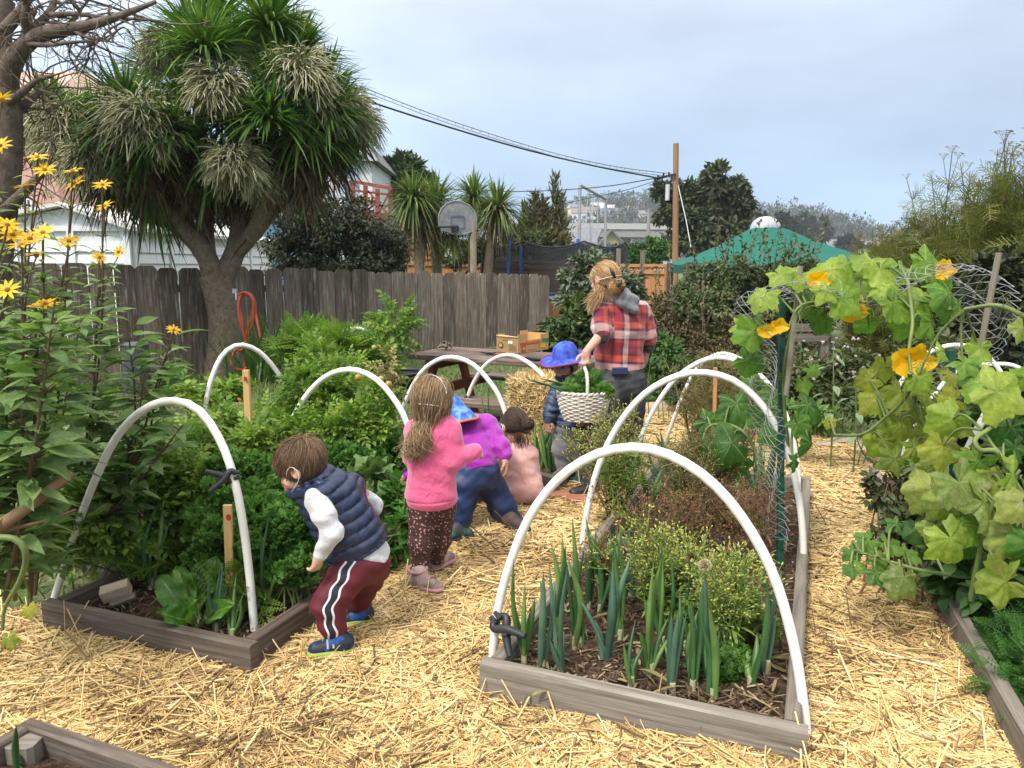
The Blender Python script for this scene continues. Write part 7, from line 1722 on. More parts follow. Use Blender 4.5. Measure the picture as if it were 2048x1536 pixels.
def hairmat(name,cols):
 m,t,b,o=newmat(name);t.links.new(ramp_node(t,attr(t,'rnd'),cols),b.inputs['Base Color']);b.inputs['Roughness'].default_value=.5;b.inputs['Specular IOR Level'].default_value=.28; return m
SK_fair=skinmat('fair_skin',(.60,.36,.26));SK_tan=skinmat('tan_skin',(.46,.25,.165));SK_adult=skinmat('adult_skin',(.56,.32,.23))
EYE=solid('eye',(.03,.02,.015),.2);LIP=solid('lip',(.4,.13,.1),.5)
def head(fl,c,f,u,s=1.0):
 """skull, jaw, brow, nose, ears with the eyes' hollows; s=1 is a child's head 0.19 m high"""
 f=nrm(f);u=nrm(np.asarray(u)-f*np.dot(u,f));r_=np.cross(f,u);A=np.stack([r_,f,u],1);c=np.asarray(c,float)
 fl.ell(c+(u*.022-f*.008)*s,V3(.071,.088,.078)*s,A,.02)
 fl.ell(c+(f*.030-u*.040)*s,V3(.052,.052,.058)*s,A,.03)
 fl.ell(c+(f*.048-u*.078)*s,V3(.024,.022,.018)*s,A,.025)
 for sg in(-1,1):
  fl.ell(c+(r_*sg*.036+f*.056-u*.036)*s,V3(.024,.020,.022)*s,A,.02)
  fl.ell(c+(r_*sg*.031+f*.085-u*.002)*s,V3(.014,.010,.009)*s,A,.01,neg= True )
  fl.ell(c+(r_*sg*.074-f*.002-u*.012)*s,V3(.010,.019,.027)*s,A,.008)
  fl.ell(c+(r_*sg*.082+f*.003-u*.010)*s,V3(.005,.009,.014)*s,A,.004,neg= True )
 fl.cap(c+(f*.080+u*.002)*s,c+(f*.094-u*.030)*s,.007*s,.011*s,.014)
 fl.ell(c+(f*.082-u*.058)*s,V3(.018,.010,.009)*s,A,.008)
 return dict(c=c,f=f,u=u,r=r_,A=A,s=s,e=c+(u*.022-f*.008)*s,rad=V3(.071,.088,.078)*s)
def hand(fl,w,d,palm,s=1.0,curl=.6,thumb=1,spread=.13,k=.006):
 """palm, four unequal jointed fingers and a thumb; palm = the way the palm faces"""
 d=nrm(d);p=nrm(np.asarray(palm)-d*np.dot(palm,d));sd=np.cross(d,p)*thumb
 fl.cap(w,w+d*.02*s,.017*s,.018*s,.012)
 fl.cap(w+d*.018*s+sd*.010*s,w+d*.048*s+sd*.012*s,.0135*s,.0125*s,.012);fl.cap(w+d*.018*s-sd*.010*s,w+d*.045*s-sd*.014*s,.013*s,.0115*s,.012)
 for i,(o,l) in enumerate(((.021,.90),(.008,1.0),(-.006,.94),(-.019,.74))):
  b=w+d*(.052-.004*(i==3))*s+sd*o*s;fd=nrm(d+sd*spread*(1.3-i*.8));a=0.0
  for j,sl in enumerate((.024,.017,.013)):
   a+=curl*(.55+.25*j);dd=fd*math.cos(a)+p*math.sin(a);e=b+dd*sl*l*s;fl.cap(b,e,(.0074-.0008*j)*s,(.0069-.0008*j)*s,k);b=e
 b=w+d*.012*s+sd*.018*s
 for j,(q,sl) in enumerate(((d*.55+sd*.75+p*.25,.024),(d*.8+sd*.35+p*(.3+.3*curl),.020),(d*.9+sd*.05+p*(.3+.4*curl),.015))):
  e=b+nrm(q)*sl*s;fl.cap(b,e,(.0095-.001*j)*s,(.0085-.001*j)*s,k);b=e
def hair(mb,H,n,ln,keep,crown=(0,-.35,.95),g0=.0,g1=.5,off=.06,wid=.003,steps=9,noise=.25,wave=0.0,lift=.04,rnd= None ,pull= None ):
 """strands combed from the crown over the skull and then falling"""
 q=rdir(n*4);q=q[keep(q)][:n];n=len(q);cr=nrm(np.asarray(crown,float));e,A,rad=H['e'],H['A'],H['rad']
 P_=q*(1+lift*rng.random((n,1)));L_=ln*rng.uniform(.65,1.1,n);st=(L_/steps)[:,None ];pts=[e+(P_*rad)@A.T];jit=rng.normal(size=(n,3))*noise;ph=rng.random(n)*6.3;sidev=nrm(rng.normal(size=(n,3)))
 for k in range(steps):
  W=pts[-1];Lc=((W-e)@A)/rad;nn_=np.linalg.norm(Lc,axis=1,keepdims= True );Ln=Lc/nn_
  tg=Ln*(Ln@cr)[:,None ]-cr;tg=nrm(tg+jit*.5);tw=nrm((tg*rad)@A.T);g=g0+(g1-g0)*(k/steps)
  dn=V3(0,0,-1) if pull is None else nrm(np.asarray(pull)-W)
  dr=nrm(tw*(1-g)+dn*g+jit*.15)
  if wave:dr=nrm(dr+sidev*(wave*np.sin(ph+k*1.25))[:,None ]*min(1,k/4))
  sc_=1.0 if pull is None else np.clip(np.linalg.norm(np.asarray(pull)-W,axis=1,keepdims= True )/.05,.15,1)
  W=W+dr*st*sc_;Lc=((W-e)@A)/rad;nn_=np.linalg.norm(Lc,axis=1,keepdims= True );mn=1.02+off*(rng.random((n,1)) if k==0 else off_r)
  off_r=rng.random((n,1)) if k==0 else off_r
  Lc=np.where(nn_<mn,Lc/nn_*mn,Lc);pts.append(e+(Lc*rad)@A.T)
 pts=np.stack(pts,1);tap=np.array([1.0]*(steps-1)+[.7,.25]);tubes(mb,pts,wid*.5*tap[ None ]*rng.uniform(.6,1.3,(n,1)),3,0,rnd if rnd is not None else np.clip(rng.normal(.5,.25,n),0,1))
def hair_cap(H,grow=1.06,cuts=()):
 fl=Flesh();fl.ell(H['e'],H['rad']*grow,H['A'],.01); return fl
def face(H,parent,lids= True ,white= False ,browmat= None ):
 for sg in(-1,1):
  p=H['c']+(H['r']*sg*.031+H['f']*.0765-H['u']*.002)*H['s'];m_=MB();an=np.linspace(0,np.pi,8)
  tube(m_,np.stack([p+H['u']*.009*H['s']*math.cos(a) for a in an]),.009*H['s']*np.sin(np.linspace(.05,np.pi-.05,8)),10);m_.build('eye',EYE,parent)
  m_=MB();b0=p+(H['u']*.016+H['f']*.009)*H['s'];tube(m_,[b0-H['r']*.013*H['s']-H['u']*.002,b0+H['u']*.003,b0+H['r']*.013*H['s']-H['u']*.002],.0022*H['s'],5,6);m_.build('eyebrow',browmat or EYE,parent)
def shoe(root,heel,toe,mat,sole,w=.034,hgt=.055,name='shoe',collar= None ,h=.0045):
 heel,toe=np.asarray(heel,float),np.asarray(toe,float);d=nrm(toe-heel);up=V3(0,0,1);fl=Flesh()
 fl.cap(heel+up*.03,toe+up*.022,w*.95,w*.82,.02,up,.9);fl.cap(heel+up*.035,heel+d*.02+up*hgt,w*.9,w*.85,.03)
 if collar is not None :fl.cap(heel+up*.04,collar,w*.95,w*.95,.03)
 so=flesh(name,fl,h,mat,root,cuts=[(heel+up*.006,-up)])
 f2=Flesh();f2 .cap(heel+up*.008,toe+up*.008,w*1.12,w*1.03,.01,up,.42);flesh('sole',f2,h,sole,so,cuts=[(heel-up*.006,-up)])
 for f in(.45,.6,.75):
  m_=MB();c=heel+(toe-heel)*f;n_=nrm(np.cross(d,up));tube(m_,[c+n_*w*.55+up*(hgt*.92-f*.016),c+up*(hgt*1.02-f*.012),c-n_*w*.55+up*(hgt*.92-f*.016)],.0028,5);m_.build('lace',sole,so)
 return so
def JJ(Y0): return lambda px,py,dy=0.0:P(px,py,Y0+dy)
NAVY=(.012,.02,.055)
# ================================================================== boy in the puffer vest
J=JJ(2.80);org=G(680,1300);KG='children working in the garden'
fl=Flesh();hf,hu=V3(-.86,.10,-.42),V3(-.40,.05,.92)
H=head(fl,J(603,930),hf,hu,1.02)
nk,ch_,pv_=J(645,968,.02),J(668,1010,.03),J(716,1110,.05)
fl.cap(J(625,945,.01),nk,.036,.042,.03);fl.cap(ch_,pv_,.085,.09,.04)
lw,rw=J(638,1112,-.13),J(722,1062,.2)
fl.chain([J(640,1000,-.09),J(664,1068,-.13),lw],[.032,.027,.019],.02);fl.chain([J(700,970,.12),J(748,1010,.19),rw],[.032,.027,.019],.02)
fl.chain([J(700,1130,-.02),J(662,1208,-.06),J(674,1276,-.04),J(664,1288,-.05)],[.06,.045,.03,.022],.02);fl.chain([J(738,1130,.1),J(714,1192,.18),J(716,1226,.24),J(700,1236,.22)],[.06,.045,.03,.02],.02)
hand(fl,lw,V3(-.30,.1,-1),V3(-.8,.55,-.1),.88,.75,1);hand(fl,rw,V3(-.5,.2,-.85),V3(-.6,.6,0),.88,.7,-1)
p1_=flesh('person',fl,.0038,SK_fair,None ,origin=org);tag(p1_,'toddler in navy puffer vest and maroon striped pants bending over the bed','person',KG)
face(H,p1_)
hm=hairmat('brown_hair',[(.075,.045,.025),(.17,.105,.058),(.31,.20,.115)]);m_=MB()
kp= lambda q:(q[:,2]>-.55)&~((q[:,1]>.35)&(q[:,2]<.42))&~((q[:,2]<-.15)&(q[:,1]>-.05))
hair(m_,H,11000,.075,kp,(0,-.55,.84),0,.3,.09,.0020,7,.16,lift=.04)
V,Fq=hair_cap(H,1.005).mesh(.005,None ,[(H['c']-H['u']*.025,-H['u']*.8-H['f']*-.5),(H['c']+H['f']*.052,H['f']*.8-H['u']*.6)]);m_.add(V,Fq,0,.15);m_.build('hair',hm,p1_)
mk=Flesh();mk.ell(H['c']+H['f']*.066-H['u']*.055,V3(.045,.034,.036),H['A'],.01)
mko=flesh('face_mask',mk,.004,cloth('red_patterned_mask',(.42,.04,.04)),p1_)
def loop(parent,H,sg,name='mask_strap',mat= None ,r=.0012):
 pts=[H['c']+H['s']*(H['f']*a+H['r']*sg*b_+H['u']*c) for a,b_,c in((.06,.052,-.035),(.03,.076,.0),(0,.086,.016),(-.018,.088,-.006),(-.01,.085,-.035),(.03,.074,-.06),(.06,.050,-.072))]
 m_=MB();tube(m_,pts,r,5,24);m_.build(name,mat or M['white_vinyl'],parent)
loop(mko,H,-1);loop(mko,H,1)
white=cloth('pale_grey_jersey',(.56,.56,.56));sh=Flesh();axv=nrm(pv_-ch_)
sh.chain([J(632,1000,-.10),J(650,1035,-.125),J(664,1068,-.135),lw+(J(664,1068,-.135)-lw)*.12],[.047,.042,.039,.028],.02);sh.chain([J(700,980,.14),J(748,1010,.19),rw+V3(0,0,.01)],[.042,.036,.027],.02)
sh.cap(J(690,1050,.04),J(719,1114,.05),.098,.122,.03,V3(.5,-.7,-.1),.94)
flesh('shirt',sh,.0042,white,p1_,ripple([((.6,.2,-1),70,.6,0),((1,.3,.4),95,.5,2),((.2,.5,1),140,.35,1)],.0036),[(J(724,1130,.05),axv+V3(0,0,-.25))])
ve=Flesh();out_=V3(.5,-.75,.2)
ve.cap(J(662,1000,.03),J(708,1085,.045),.118,.130,.05,V3(.45,-.8,-.15),.92);ve.ell(J(642,992,-.07),(.052,.05,.052),None ,.04);ve.ell(J(704,972,.12),(.05,.05,.05),None ,.04)
ve.cap(J(640,962,.02),J(618,972,.0),.066,.056,.04)
ve.cap(J(592,985,-.02),J(612,968,0),.03,.05,.03)
ve.cap(J(606,930,0),J(622,952,.01),.070,.060,.02,neg= True )
a0=J(640,950,.02)
def quilt(X):
 s=(X-a0)@axv;sd_=nrm(np.cross(axv,V3(.45,-.8,-.15)));l=X@sd_;l2=X@nrm(V3(.45,-.8,-.15))
 ph=(s+.006*np.sin(l*17)+.004*np.sin(l2*21))/.046*np.pi;b_=np.abs(np.sin(ph))**.38
 return -.0125*b_+.007+(.0028*np.sin(150*l+2.5*np.sin(s*40))+.0022*np.sin(230*l2+1.7*np.sin(l*50+1)))*(1.15-b_)
vest_m=solid('navy_puffer_nylon',(.016,.026,.062),.32,.15,8,.12,90,.5)
vo=flesh('vest',ve,.0042,vest_m,p1_,quilt,[(J(716,1100,.05),axv+V3(.05,0,-.15))])
m_=MB();q=J(676,1050,-.125);tube(m_,[q,q+V3(.008,0,-.035)],.002,5);m_.build('zip_pull',M['grey_metal'],vo)
pm_,t,b,o=newmat('maroon_track_pants')
sw_=attr(t,'w');base=ramp_node(t,noise_node(t,9),[(.085,.006,.014),(.13,.010,.022)],[.3,.7])
base=mixcol(t,ramp_node(t,sw_,[(1,1,1),(0,0,0)],[0,.0175],'CONSTANT'),base,(.72,.70,.68));base=mixcol(t,ramp_node(t,sw_,[(1,1,1),(0,0,0)],[0,.0095],'CONSTANT'),base,(.012,.014,.03))
t.links.new(base,b.inputs['Base Color']);b.inputs['Roughness'].default_value=.7;bump_node(t,b,noise_node(t,120),.15)
hp_,kn,ak=J(700,1125,-.03),J(655,1208,-.06),J(674,1274,-.04)
pa_=Flesh();pa_.ell(J(722,1122,.05),(.115,.112,.09),None ,.04);pa_.chain([J(705,1135,-.01),kn,J(664,1245,-.055),ak],[.082,.059,.050,.043],.03);pa_.chain([J(742,1135,.1),J(716,1190,.18),J(718,1226,.26)],[.08,.06,.045],.03)
spth=resample([J(718,1070,-.03),J(704,1110,-.03),J(686,1150,-.03),J(662,1205,-.06),J(665,1245,-.055),J(678,1300,-.04)],60);spt=nrm(np.gradient(spth,axis=0));spn=nrm(np.cross(spt,V3(.12,-1,.08)))
def stripe(V):
 k=np.argmin(np.linalg.norm(V[:,None ]-spth[ None ],axis=2),axis=1);E=V-spth[k];w=np.abs((E*spn[k]).sum(1)+.004*np.sin(V[:,2]*90));w[E@V3(.12,-1,.08)<0]=1
 return np.zeros(len(V)),w
flesh('pants',pa_,.0038,pm_,p1_,ripple([((.2,.1,1),85,.7,1),((.8,0,-.7),60,.6,0),((.5,.5,1),130,.3,2)],.0032),paint=stripe)
shm=solid('navy_sneaker',(.014,.02,.04),.6,.3,30,dirt=(.02,.07,.24),dscale=13,dpos=(.52,.56));lime=solid('lime_sole',(.28,.38,.06),.6)
g0,g1=G(688,1300,.06),G(632,1308,.06);so=shoe(p1_,g0,g1,shm,lime,.037,.06)
for f in(.38,.58):m_=MB();c=g0+(g1-g0)*f;n_=nrm(np.cross(g1-g0,V3(0,0,1)));an=np.linspace(.2,np.pi-.2,9);tube(m_,[c+n_*.037*math.cos(a)+V3(0,0,.026+.031*math.sin(a)) for a in an],.0048,6);m_.build('strap',solid('grey_strap',(.3,.33,.36),.6),so)
g0,g1=G(730,1240,.065),G(696,1246,.065);shoe(p1_,g0,g1,shm,lime,.036,.065)
# ================================================================== girl in the pink sweatshirt
J=JJ(3.38);org=G(850,1180);fl=Flesh()
H=head(fl,J(865,802),V3(.52,.80,-.30),V3(.05,.25,.97),1.04)
fl.cap(J(866,825,.0),J(866,848),.036,.042,.03);fl.cap(J(866,868),J(864,990),.085,.088,.04)
rw,lw=J(944,906,.02),J(842,930,.2)
fl.chain([J(902,862,.02),J(902,918,-.01),rw],[.034,.028,.02],.02);fl.chain([J(830,862,.05),J(828,915,.12),lw],[.034,.028,.02],.02)
fl.chain([J(845,1015,-.01),J(840,1085,-.02),J(840,1150,-.0),J(858,1180,-.02)],[.055,.042,.03,.02],.02);fl.chain([J(884,1015,.05),J(878,1080,.08),J(866,1130,.16),J(888,1135,.18)],[.055,.042,.03,.02],.02)
hand(fl,rw,V3(.75,.6,-.15),V3(-.4,.5,-.7),.85,.8,1);hand(fl,lw,V3(.2,.9,.1),V3(.6,-.1,.2),.85,.7,1)
p2_=flesh('person',fl,.004,SK_fair,None ,origin=org);tag(p2_,'long haired girl in pink sweatshirt and dotted brown leggings seen from behind','person',KG);face(H,p2_)
pinkm=cloth('pink_fleece',(.74,.115,.25),.9,.07,.3,320,.5);ss=Flesh()
ss.cap(J(866,872),J(863,985),.108,.122,.04,V3(.3,-.9,0),.80);ss.cap(J(838,862,.04),J(896,862,.0),.058,.06,.05);ss.chain([J(898,864,.0),J(904,918,-.02),J(948,904,.02)],[.058,.053,.038],.025);ss.chain([J(832,864,.05),J(828,915,.13),lw],[.055,.05,.036],.025);ss.cap(J(866,842),J(866,862),.052,.075,.03)
hem=J(863,1012);
def dp(X):
 z=X[:,2]-hem[2]; return ripple([((.3,0,1),45,.6,0),((1,.2,.5),60,.5,1),((.5,.3,1),95,.4,2)],.0036)(X)+np.where((z>.038)&(z<.046),.0035,0)-np.where(z<.038,.002,0)
flesh('sweatshirt',ss,.0042,pinkm,p2_,dp,[(hem,V3(0,0,-1))])
lg,t,b,o=newmat('dotted_leggings');g=t.nodes.new('ShaderNodeTexCoord');vo_=t.nodes.new('ShaderNodeTexVoronoi');vo_.inputs['Scale'].default_value=62;t.links.new(g.outputs['Object'],vo_.inputs['Vector'])
base=mixcol(t,ramp_node(t,vo_.outputs['Distance'],[(1,1,1),(0,0,0)],[0,.27],'CONSTANT'),(.06,.024,.022),(.50,.28,.25));t.links.new(base,b.inputs['Base Color']);b.inputs['Roughness'].default_value=.8
le=Flesh();le.ell(J(864,1005,.02),(.112,.09,.085),None ,.04);le.chain([J(845,1018,-.01),J(841,1085,-.02),J(841,1150,0)],[.069,.053,.04],.03);le.chain([J(885,1018,.05),J(879,1080,.08),J(867,1132,.16)],[.067,.052,.04],.03)
flesh('leggings',le,.0042,lg,p2_,ripple([((0,0,1),110,.6,0),((.5,0,1),70,.5,1)],.0018))
bm=solid('taupe_boot',(.22,.175,.15),.7,.2,20,.2,80,dirt=(.40,.27,.25),dscale=11,dpos=(.50,.54));bs=solid('pink_sole',(.42,.22,.24),.7)
for a,c,co in((G(836,1172,.065),G(872,1180,.065),J(838,1132,0)),(G(868,1136,.07),G(898,1122,.085),J(868,1108,.16))):
 so=shoe(p2_,a,c,bm,bs,.039,.07,'boot',co+V3(0,0,.0));m_=MB();an=np.linspace(0,2*np.pi,17);q=a+V3(0,0,.085);tube(m_,[q+V3(.043*math.cos(x),.043*math.sin(x),.004*math.sin(x)) for x in an],.008,6);m_.build('padded_cuff',bs,so)
h2=hairmat('dark_blond_hair',[(.12,.07,.034),(.23,.145,.075),(.40,.27,.15),(.58,.42,.26)]);m_=MB()
kp= lambda q:(q[:,2]>-.6)&~((q[:,1]>.55)&(q[:,2]<.35))
tail=J(845,848,-.07)
hair(m_,H,9000,.20,kp,(0,.1,1),0,.8,.06,.0021,9,.12,lift=.03,pull=tail+V3(0,0,.0))
hair(m_,H,500,.22,lambda q:(q[:,1]<.2)&(q[:,2]>-.3),(0,.1,1),.1,.75,.08,.0022,12,.2,.2,.05)
hair(m_,H,500,.17,lambda q:(np.abs(q[:,0])>.5)&(q[:,1]>-.2),(0,.1,1),.1,.7,.09,.0022,12,.25,.3,.06)
n=1300;c0=tail+rng.normal(size=(n,3))*V3(.016,.012,.008);t_=np.linspace(0,1,16)[ None ,:,None ];L_=rng.uniform(.09,.17,(n,1,1));ph=rng.integers(0,6,n)[:,None ]*1.05+rng.normal(size=(n,1))*.25;amp=.020*t_[...,0]*(.6+.8*rng.random((n,1)))
pt3=c0[:,None ]+V3(-.22,-.06,-.9)[ None ,None ]*L_*t_+V3(0,-.03,.0)*np.sin(t_*2.6)+(rng.normal(size=(n,1,3))*V3(.022,.015,.012))*t_
pt3[...,0]+=amp*np.cos(t_[...,0]*10+ph);pt3[...,1]+=amp*.8*np.sin(t_[...,0]*10+ph)
tubes(m_,pt3,np.linspace(.0014,.0008,16)[ None ]*np.ones((n,1)),3,0,np.clip(rng.normal(.62,.22,n),0,1))
V,Fq=hair_cap(H,1.005).mesh(.005,None ,[(H['c']-H['u']*.05,-H['u']),(H['c']+H['f']*.05,H['f']-H['u']*.3)]);m_.add(V,Fq,0,.1);m_.build('hair',h2,p2_)
m_=MB();e,A,rd_=H['e'],H['A'],H['rad']
w=[e+(V3(math.sin(a)*.8,-.35+.2*abs(a),math.cos(a))/np.linalg.norm((math.sin(a)*.8,-.35+.2*abs(a),math.cos(a)))*1.19*rd_)@A.T for a in np.linspace(-1.7,1.5,16)];tube(m_,w,.0017,5,40)
w=[e+(nrm(V3(math.sin(a),-math.cos(a),-.62))*1.22*rd_)@A.T for a in np.linspace(-1.2,1.2,12)];tube(m_,w,.0017,5,30);m_.build('mask_strap',M['white_vinyl'],p2_)
# ================================================================== child in the purple jacket
J=JJ(4.12);org=G(965,1075);fl=Flesh()
H=head(fl,J(902,834,.2),V3(-.55,.6,-.45),V3(-.5,.35,.8),1.04)
pv_,ch_=J(952,945,.05),J(938,862,.22)
fl.cap(J(910,842,.22),J(922,852,.23),.036,.04,.03);fl.cap(ch_,pv_,.09,.095,.04)
lw,rw=J(806,956,.02),J(1010,922,.05)
fl.chain([J(900,868,.2),J(850,925,.1),lw],[.034,.028,.02],.02);fl.chain([J(978,850,.25),J(1004,895,.12),rw],[.034,.028,.02],.02)
lk,la,rk,ra=J(922,1015,.0),J(916,1068,-.03),J(1003,1010,.13),J(1030,1046,.12)
fl.chain([J(930,965,0),lk,la],[.06,.045,.03],.02);fl.chain([J(978,962,.12),rk,ra],[.06,.045,.03],.02)
hand(fl,lw,V3(-.8,-.05,-.45),V3(-.2,.5,-.8),.92,.7,1);hand(fl,rw,V3(.25,-.1,-1),V3(-.8,.3,0),.92,.6,-1)
p3_=flesh('person',fl,.0045,SK_tan,None ,origin=org);tag(p3_,'child in purple jacket and navy rain pants bending over the bed','person',KG)
pj=cloth('purple_rain_jacket',(.29,.014,.30),.45);ja=Flesh()
ja.cap(ch_,J(950,925,.07),.108,.124,.05,V3(-.2,-.75,.6),.85);ja.cap(J(903,862,.2),J(974,848,.25),.06,.062,.05);ja.chain([J(976,852,.24),J(1003,893,.12),J(1011,912,.07)],[.058,.05,.038],.03);ja.chain([J(902,868,.2),J(850,925,.1),J(816,950,.04)],[.062,.052,.04],.03);ja.cap(J(908,848,.26),J(925,856,.24),.06,.075,.03)
flesh('jacket',ja,.005,pj,p3_,ripple([((.25,.3,1),52,.8,0),((-.5,.2,1),85,.6,1),((1,0,.4),60,.3,3),((.2,.1,1),130,.35,2)],.0032),[(J(955,948,.05),nrm(pv_-ch_)+V3(.12,0,-.2))])
pn=solid('navy_rain_pants',(.018,.035,.10),.5,.15,7,.1,60,.35);tr_=Flesh();tr_.ell(J(952,946,.07),(.14,.122,.125),None ,.05);tr_.chain([J(928,970,.02),lk,la],[.09,.07,.058],.04);tr_.chain([J(978,965,.12),rk,ra],[.095,.074,.058],.04)
flesh('rain_pants',tr_,.005,pn,p3_,ripple([((.1,0,1),60,.8,0),((.8,0,.6),75,.6,1),((-.6,0,.8),110,.3,1)],.004))
dk_=solid('dark_sneaker',(.03,.035,.045),.6,.2,20,dirt=(.02,.16,.10),dscale=14,dpos=(.5,.6));bsl=solid('black_sole',(.03,.03,.03),.7)
shoe(p3_,G(905,1078,.06),G(935,1074,.06),dk_,bsl,.04,.06,h=.005);shoe(p3_,G(1018,1052,.06),G(1050,1060,.06),solid('brown_shoe',(.07,.045,.035),.7),bsl,.04,.055,h=.005)
hatm,t,b,o=newmat('blue_patterned_hat');g=t.nodes.new('ShaderNodeTexCoord');vo_=t.nodes.new('ShaderNodeTexVoronoi');vo_.inputs['Scale'].default_value=30;vo_.distance='CHEBYCHEV';t.links.new(g.outputs['Object'],vo_.inputs['Vector'])
base=ramp_node(t,vo_.outputs['Distance'],[(.02,.05,.30),(.04,.14,.48),(.16,.30,.55)],[.1,.4,.7]);t.links.new(base,b.inputs['Base Color']);b.inputs['Roughness'].default_value=.85
def sunhat(parent,H,mat,edge,brim=.075,tilt=(0,0,0),droop=.035,flap=0.0,h_=1.16,zf=.02):
 e,A,rd_=H['e']+H['u']*zf*H['s'],H['A'],H['rad']*h_;n=48;an=np.linspace(0,2*np.pi,n,endpoint= False );v=[]
 prof=[(.02,1.12),(.45,1.06),(.78,.86),(.96,.5),(1.04,.1),(1.06,-.02)]
 for r_,z in prof:v.append(np.stack([r_*np.cos(an),r_*np.sin(an),np.full(n,z)],-1)*rd_)
 for q in(.33,.66,1.0):
  ex=brim*H['s']*q;wob=.007*np.sin(an*3+1)*q;ext=flap*np.clip(-np.sin(an),0,1)**1.5*q
  v.append(np.stack([(rd_[0]*1.06+ex)*np.cos(an),(rd_[1]*1.06+ex+ext*.3)*np.sin(an),-.02*rd_[2]-droop*q**1.3+wob-ext],-1))
 v=np.array(v);K_r=len(v);W=(v.reshape(-1,3))@A.T+e;f=[[a*n+k,a*n+(k+1)%n,(a+1)*n+(k+1)%n,(a+1)*n+k] for a in range(K_r-1) for k in range(n)]
 m_=MB();m_.add(W,f);W2=W+(e-W)*.03-H['u']*.004;m_.add(W2,[q[::-1] for q in f]);o=m_.build('sun_hat',mat,parent);rim_=W[-n:];m_=MB();tube(m_,np.vstack([rim_,rim_[:1]]),.008,6);m_.build('hat_trim',edge,o); return o
sunhat(p3_,H,hatm,solid('orange_red_trim',(.60,.13,.07),.8),.032,droop=.05,flap=.055,zf=.0)
hb=hairmat('dark_brown_hair',[(.022,.013,.009),(.055,.034,.023),(.13,.085,.058)])
m_=MB();hair(m_,H,900,.09,lambda q:(q[:,1]<.3)&(q[:,2]>-.5)&(q[:,2]<.4),(0,0,1),0,.5,.1,.0035,7,.3);m_.build('hair',hb,p3_)
# ================================================================== crouching child in the pale pink shirt
J=JJ(4.62);org=G(1040,1010);fl=Flesh()
H=head(fl,J(1029,852),V3(-.42,.82,-.38),V3(-.1,.35,.93),1.05)
fl.cap(J(1030,872,0),J(1031,890,0),.036,.042,.03);fl.cap(J(1033,915),J(1042,968,.02),.085,.10,.04)
lw,rw=J(992,945,.3),J(1040,955,.32)
fl.chain([J(1006,912,.02),J(998,950,.14),lw],[.034,.028,.02],.02);fl.chain([J(1062,912,.02),J(1068,955,.12),rw],[.034,.028,.02],.02)
fl.chain([J(1025,972,.06),J(985,940,.30),J(990,985,.24),J(978,990,.34)],[.065,.05,.034,.022],.03);fl.chain([J(1058,972,.06),J(1040,938,.34),J(1040,985,.26),J(1030,988,.36)],[.065,.05,.034,.022],.03)
hand(fl,lw,V3(-.5,.8,-.3),V3(.2,.1,-1),.9,.6,1);hand(fl,rw,V3(-.6,.7,-.3),V3(-.2,.1,-1),.9,.6,-1)
p4_=flesh('person',fl,.0045,SK_tan,None ,origin=org);tag(p4_,'child with dark hair bun in pale pink shirt crouching in the straw','person',KG);face(H,p4_)
sp_=cloth('pale_pink_jersey',(.72,.40,.36),.85,.06,.15,260);ss=Flesh();ss.cap(J(1033,918),J(1044,966,.01),.108,.128,.06,V3(.2,-.9,.2),.92);ss.cap(J(1012,908,.02),J(1056,908,.02),.055,.055,.05);ss.chain([J(1008,912,.02),J(1000,950,.13),lw],[.052,.045,.032],.03);ss.chain([J(1060,912,.02),J(1068,955,.11),rw],[.052,.045,.032],.03);ss.ell(J(1046,978,.0),(.122,.12,.085),None ,.05);ss.cap(J(1031,886),J(1032,902),.045,.07,.03)
flesh('shirt',ss,.005,sp_,p4_,ripple([((.8,0,1),55,.8,0),((-.4,.2,1),70,.6,1),((.3,.3,1),120,.3,2)],.0022))
pg=cloth('grey_leggings',(.10,.10,.11));tr_=Flesh();tr_.chain([J(1026,974,.06),J(985,940,.30),J(990,985,.24)],[.08,.06,.045],.03);tr_.chain([J(1060,974,.06),J(1040,938,.34),J(1040,985,.26)],[.08,.06,.045],.03);flesh('leggings',tr_,.006,pg,p4_)
shoe(p4_,J(996,1000,.2),J(965,1005,.26),dk_,bsl,.038,.055,h=.005);shoe(p4_,J(1044,1000,.2),J(1020,1003,.3),dk_,bsl,.038,.055,h=.005)
m_=MB();bun=J(1056,848,-.085)
hair(m_,H,8000,.17,lambda q:(q[:,2]>-.62)&~((q[:,1]>.5)&(q[:,2]<.4))&~((q[:,2]<-.35)&(q[:,1]>-.2)),(-.2,.7,.7),0,.8,.06,.0022,9,.08,lift=.02,pull=bun)
V,Fq=hair_cap(H,1.005).mesh(.005,None ,[(H['c']-H['u']*.05,-H['u']),(H['c']+H['f']*.05,H['f']-H['u']*.3)]);m_.add(V,Fq,0,.2)
f2=Flesh();f2 .ell(bun,(.036,.034,.036));V,Fq=f2 .mesh(.004);m_.add(V,Fq,0,.2)
n=700;d=rdir(n);a=nrm(np.cross(d,nrm(rng.normal(size=(n,3)))));c=bun+d*.034;t_=np.linspace(0,1,7)[ None ,:,None ];pts=c[:,None ]+(a[:,None ]*np.sin(t_*1.6)+d[:,None ]*(np.cos(t_*1.6)-1)*.8)*.034+d[:,None ]*rng.uniform(0,.014,(n,1,1))*t_;tubes(m_,pts,.0018*np.ones((n,7)),3,0,np.clip(rng.normal(.5,.25,n),0,1));
n=60;c=J(1040,880,-.06)+rng.normal(size=(n,3))*V3(.03,.01,.01);pts=c[:,None ]+(V3(0,-.004,-.05)+rng.normal(size=(n,1,3))*.012)*t_+V3(0,0,.02);tubes(m_,pts,.0014*np.ones((n,7)),3);m_.build('hair',hb,p4_)
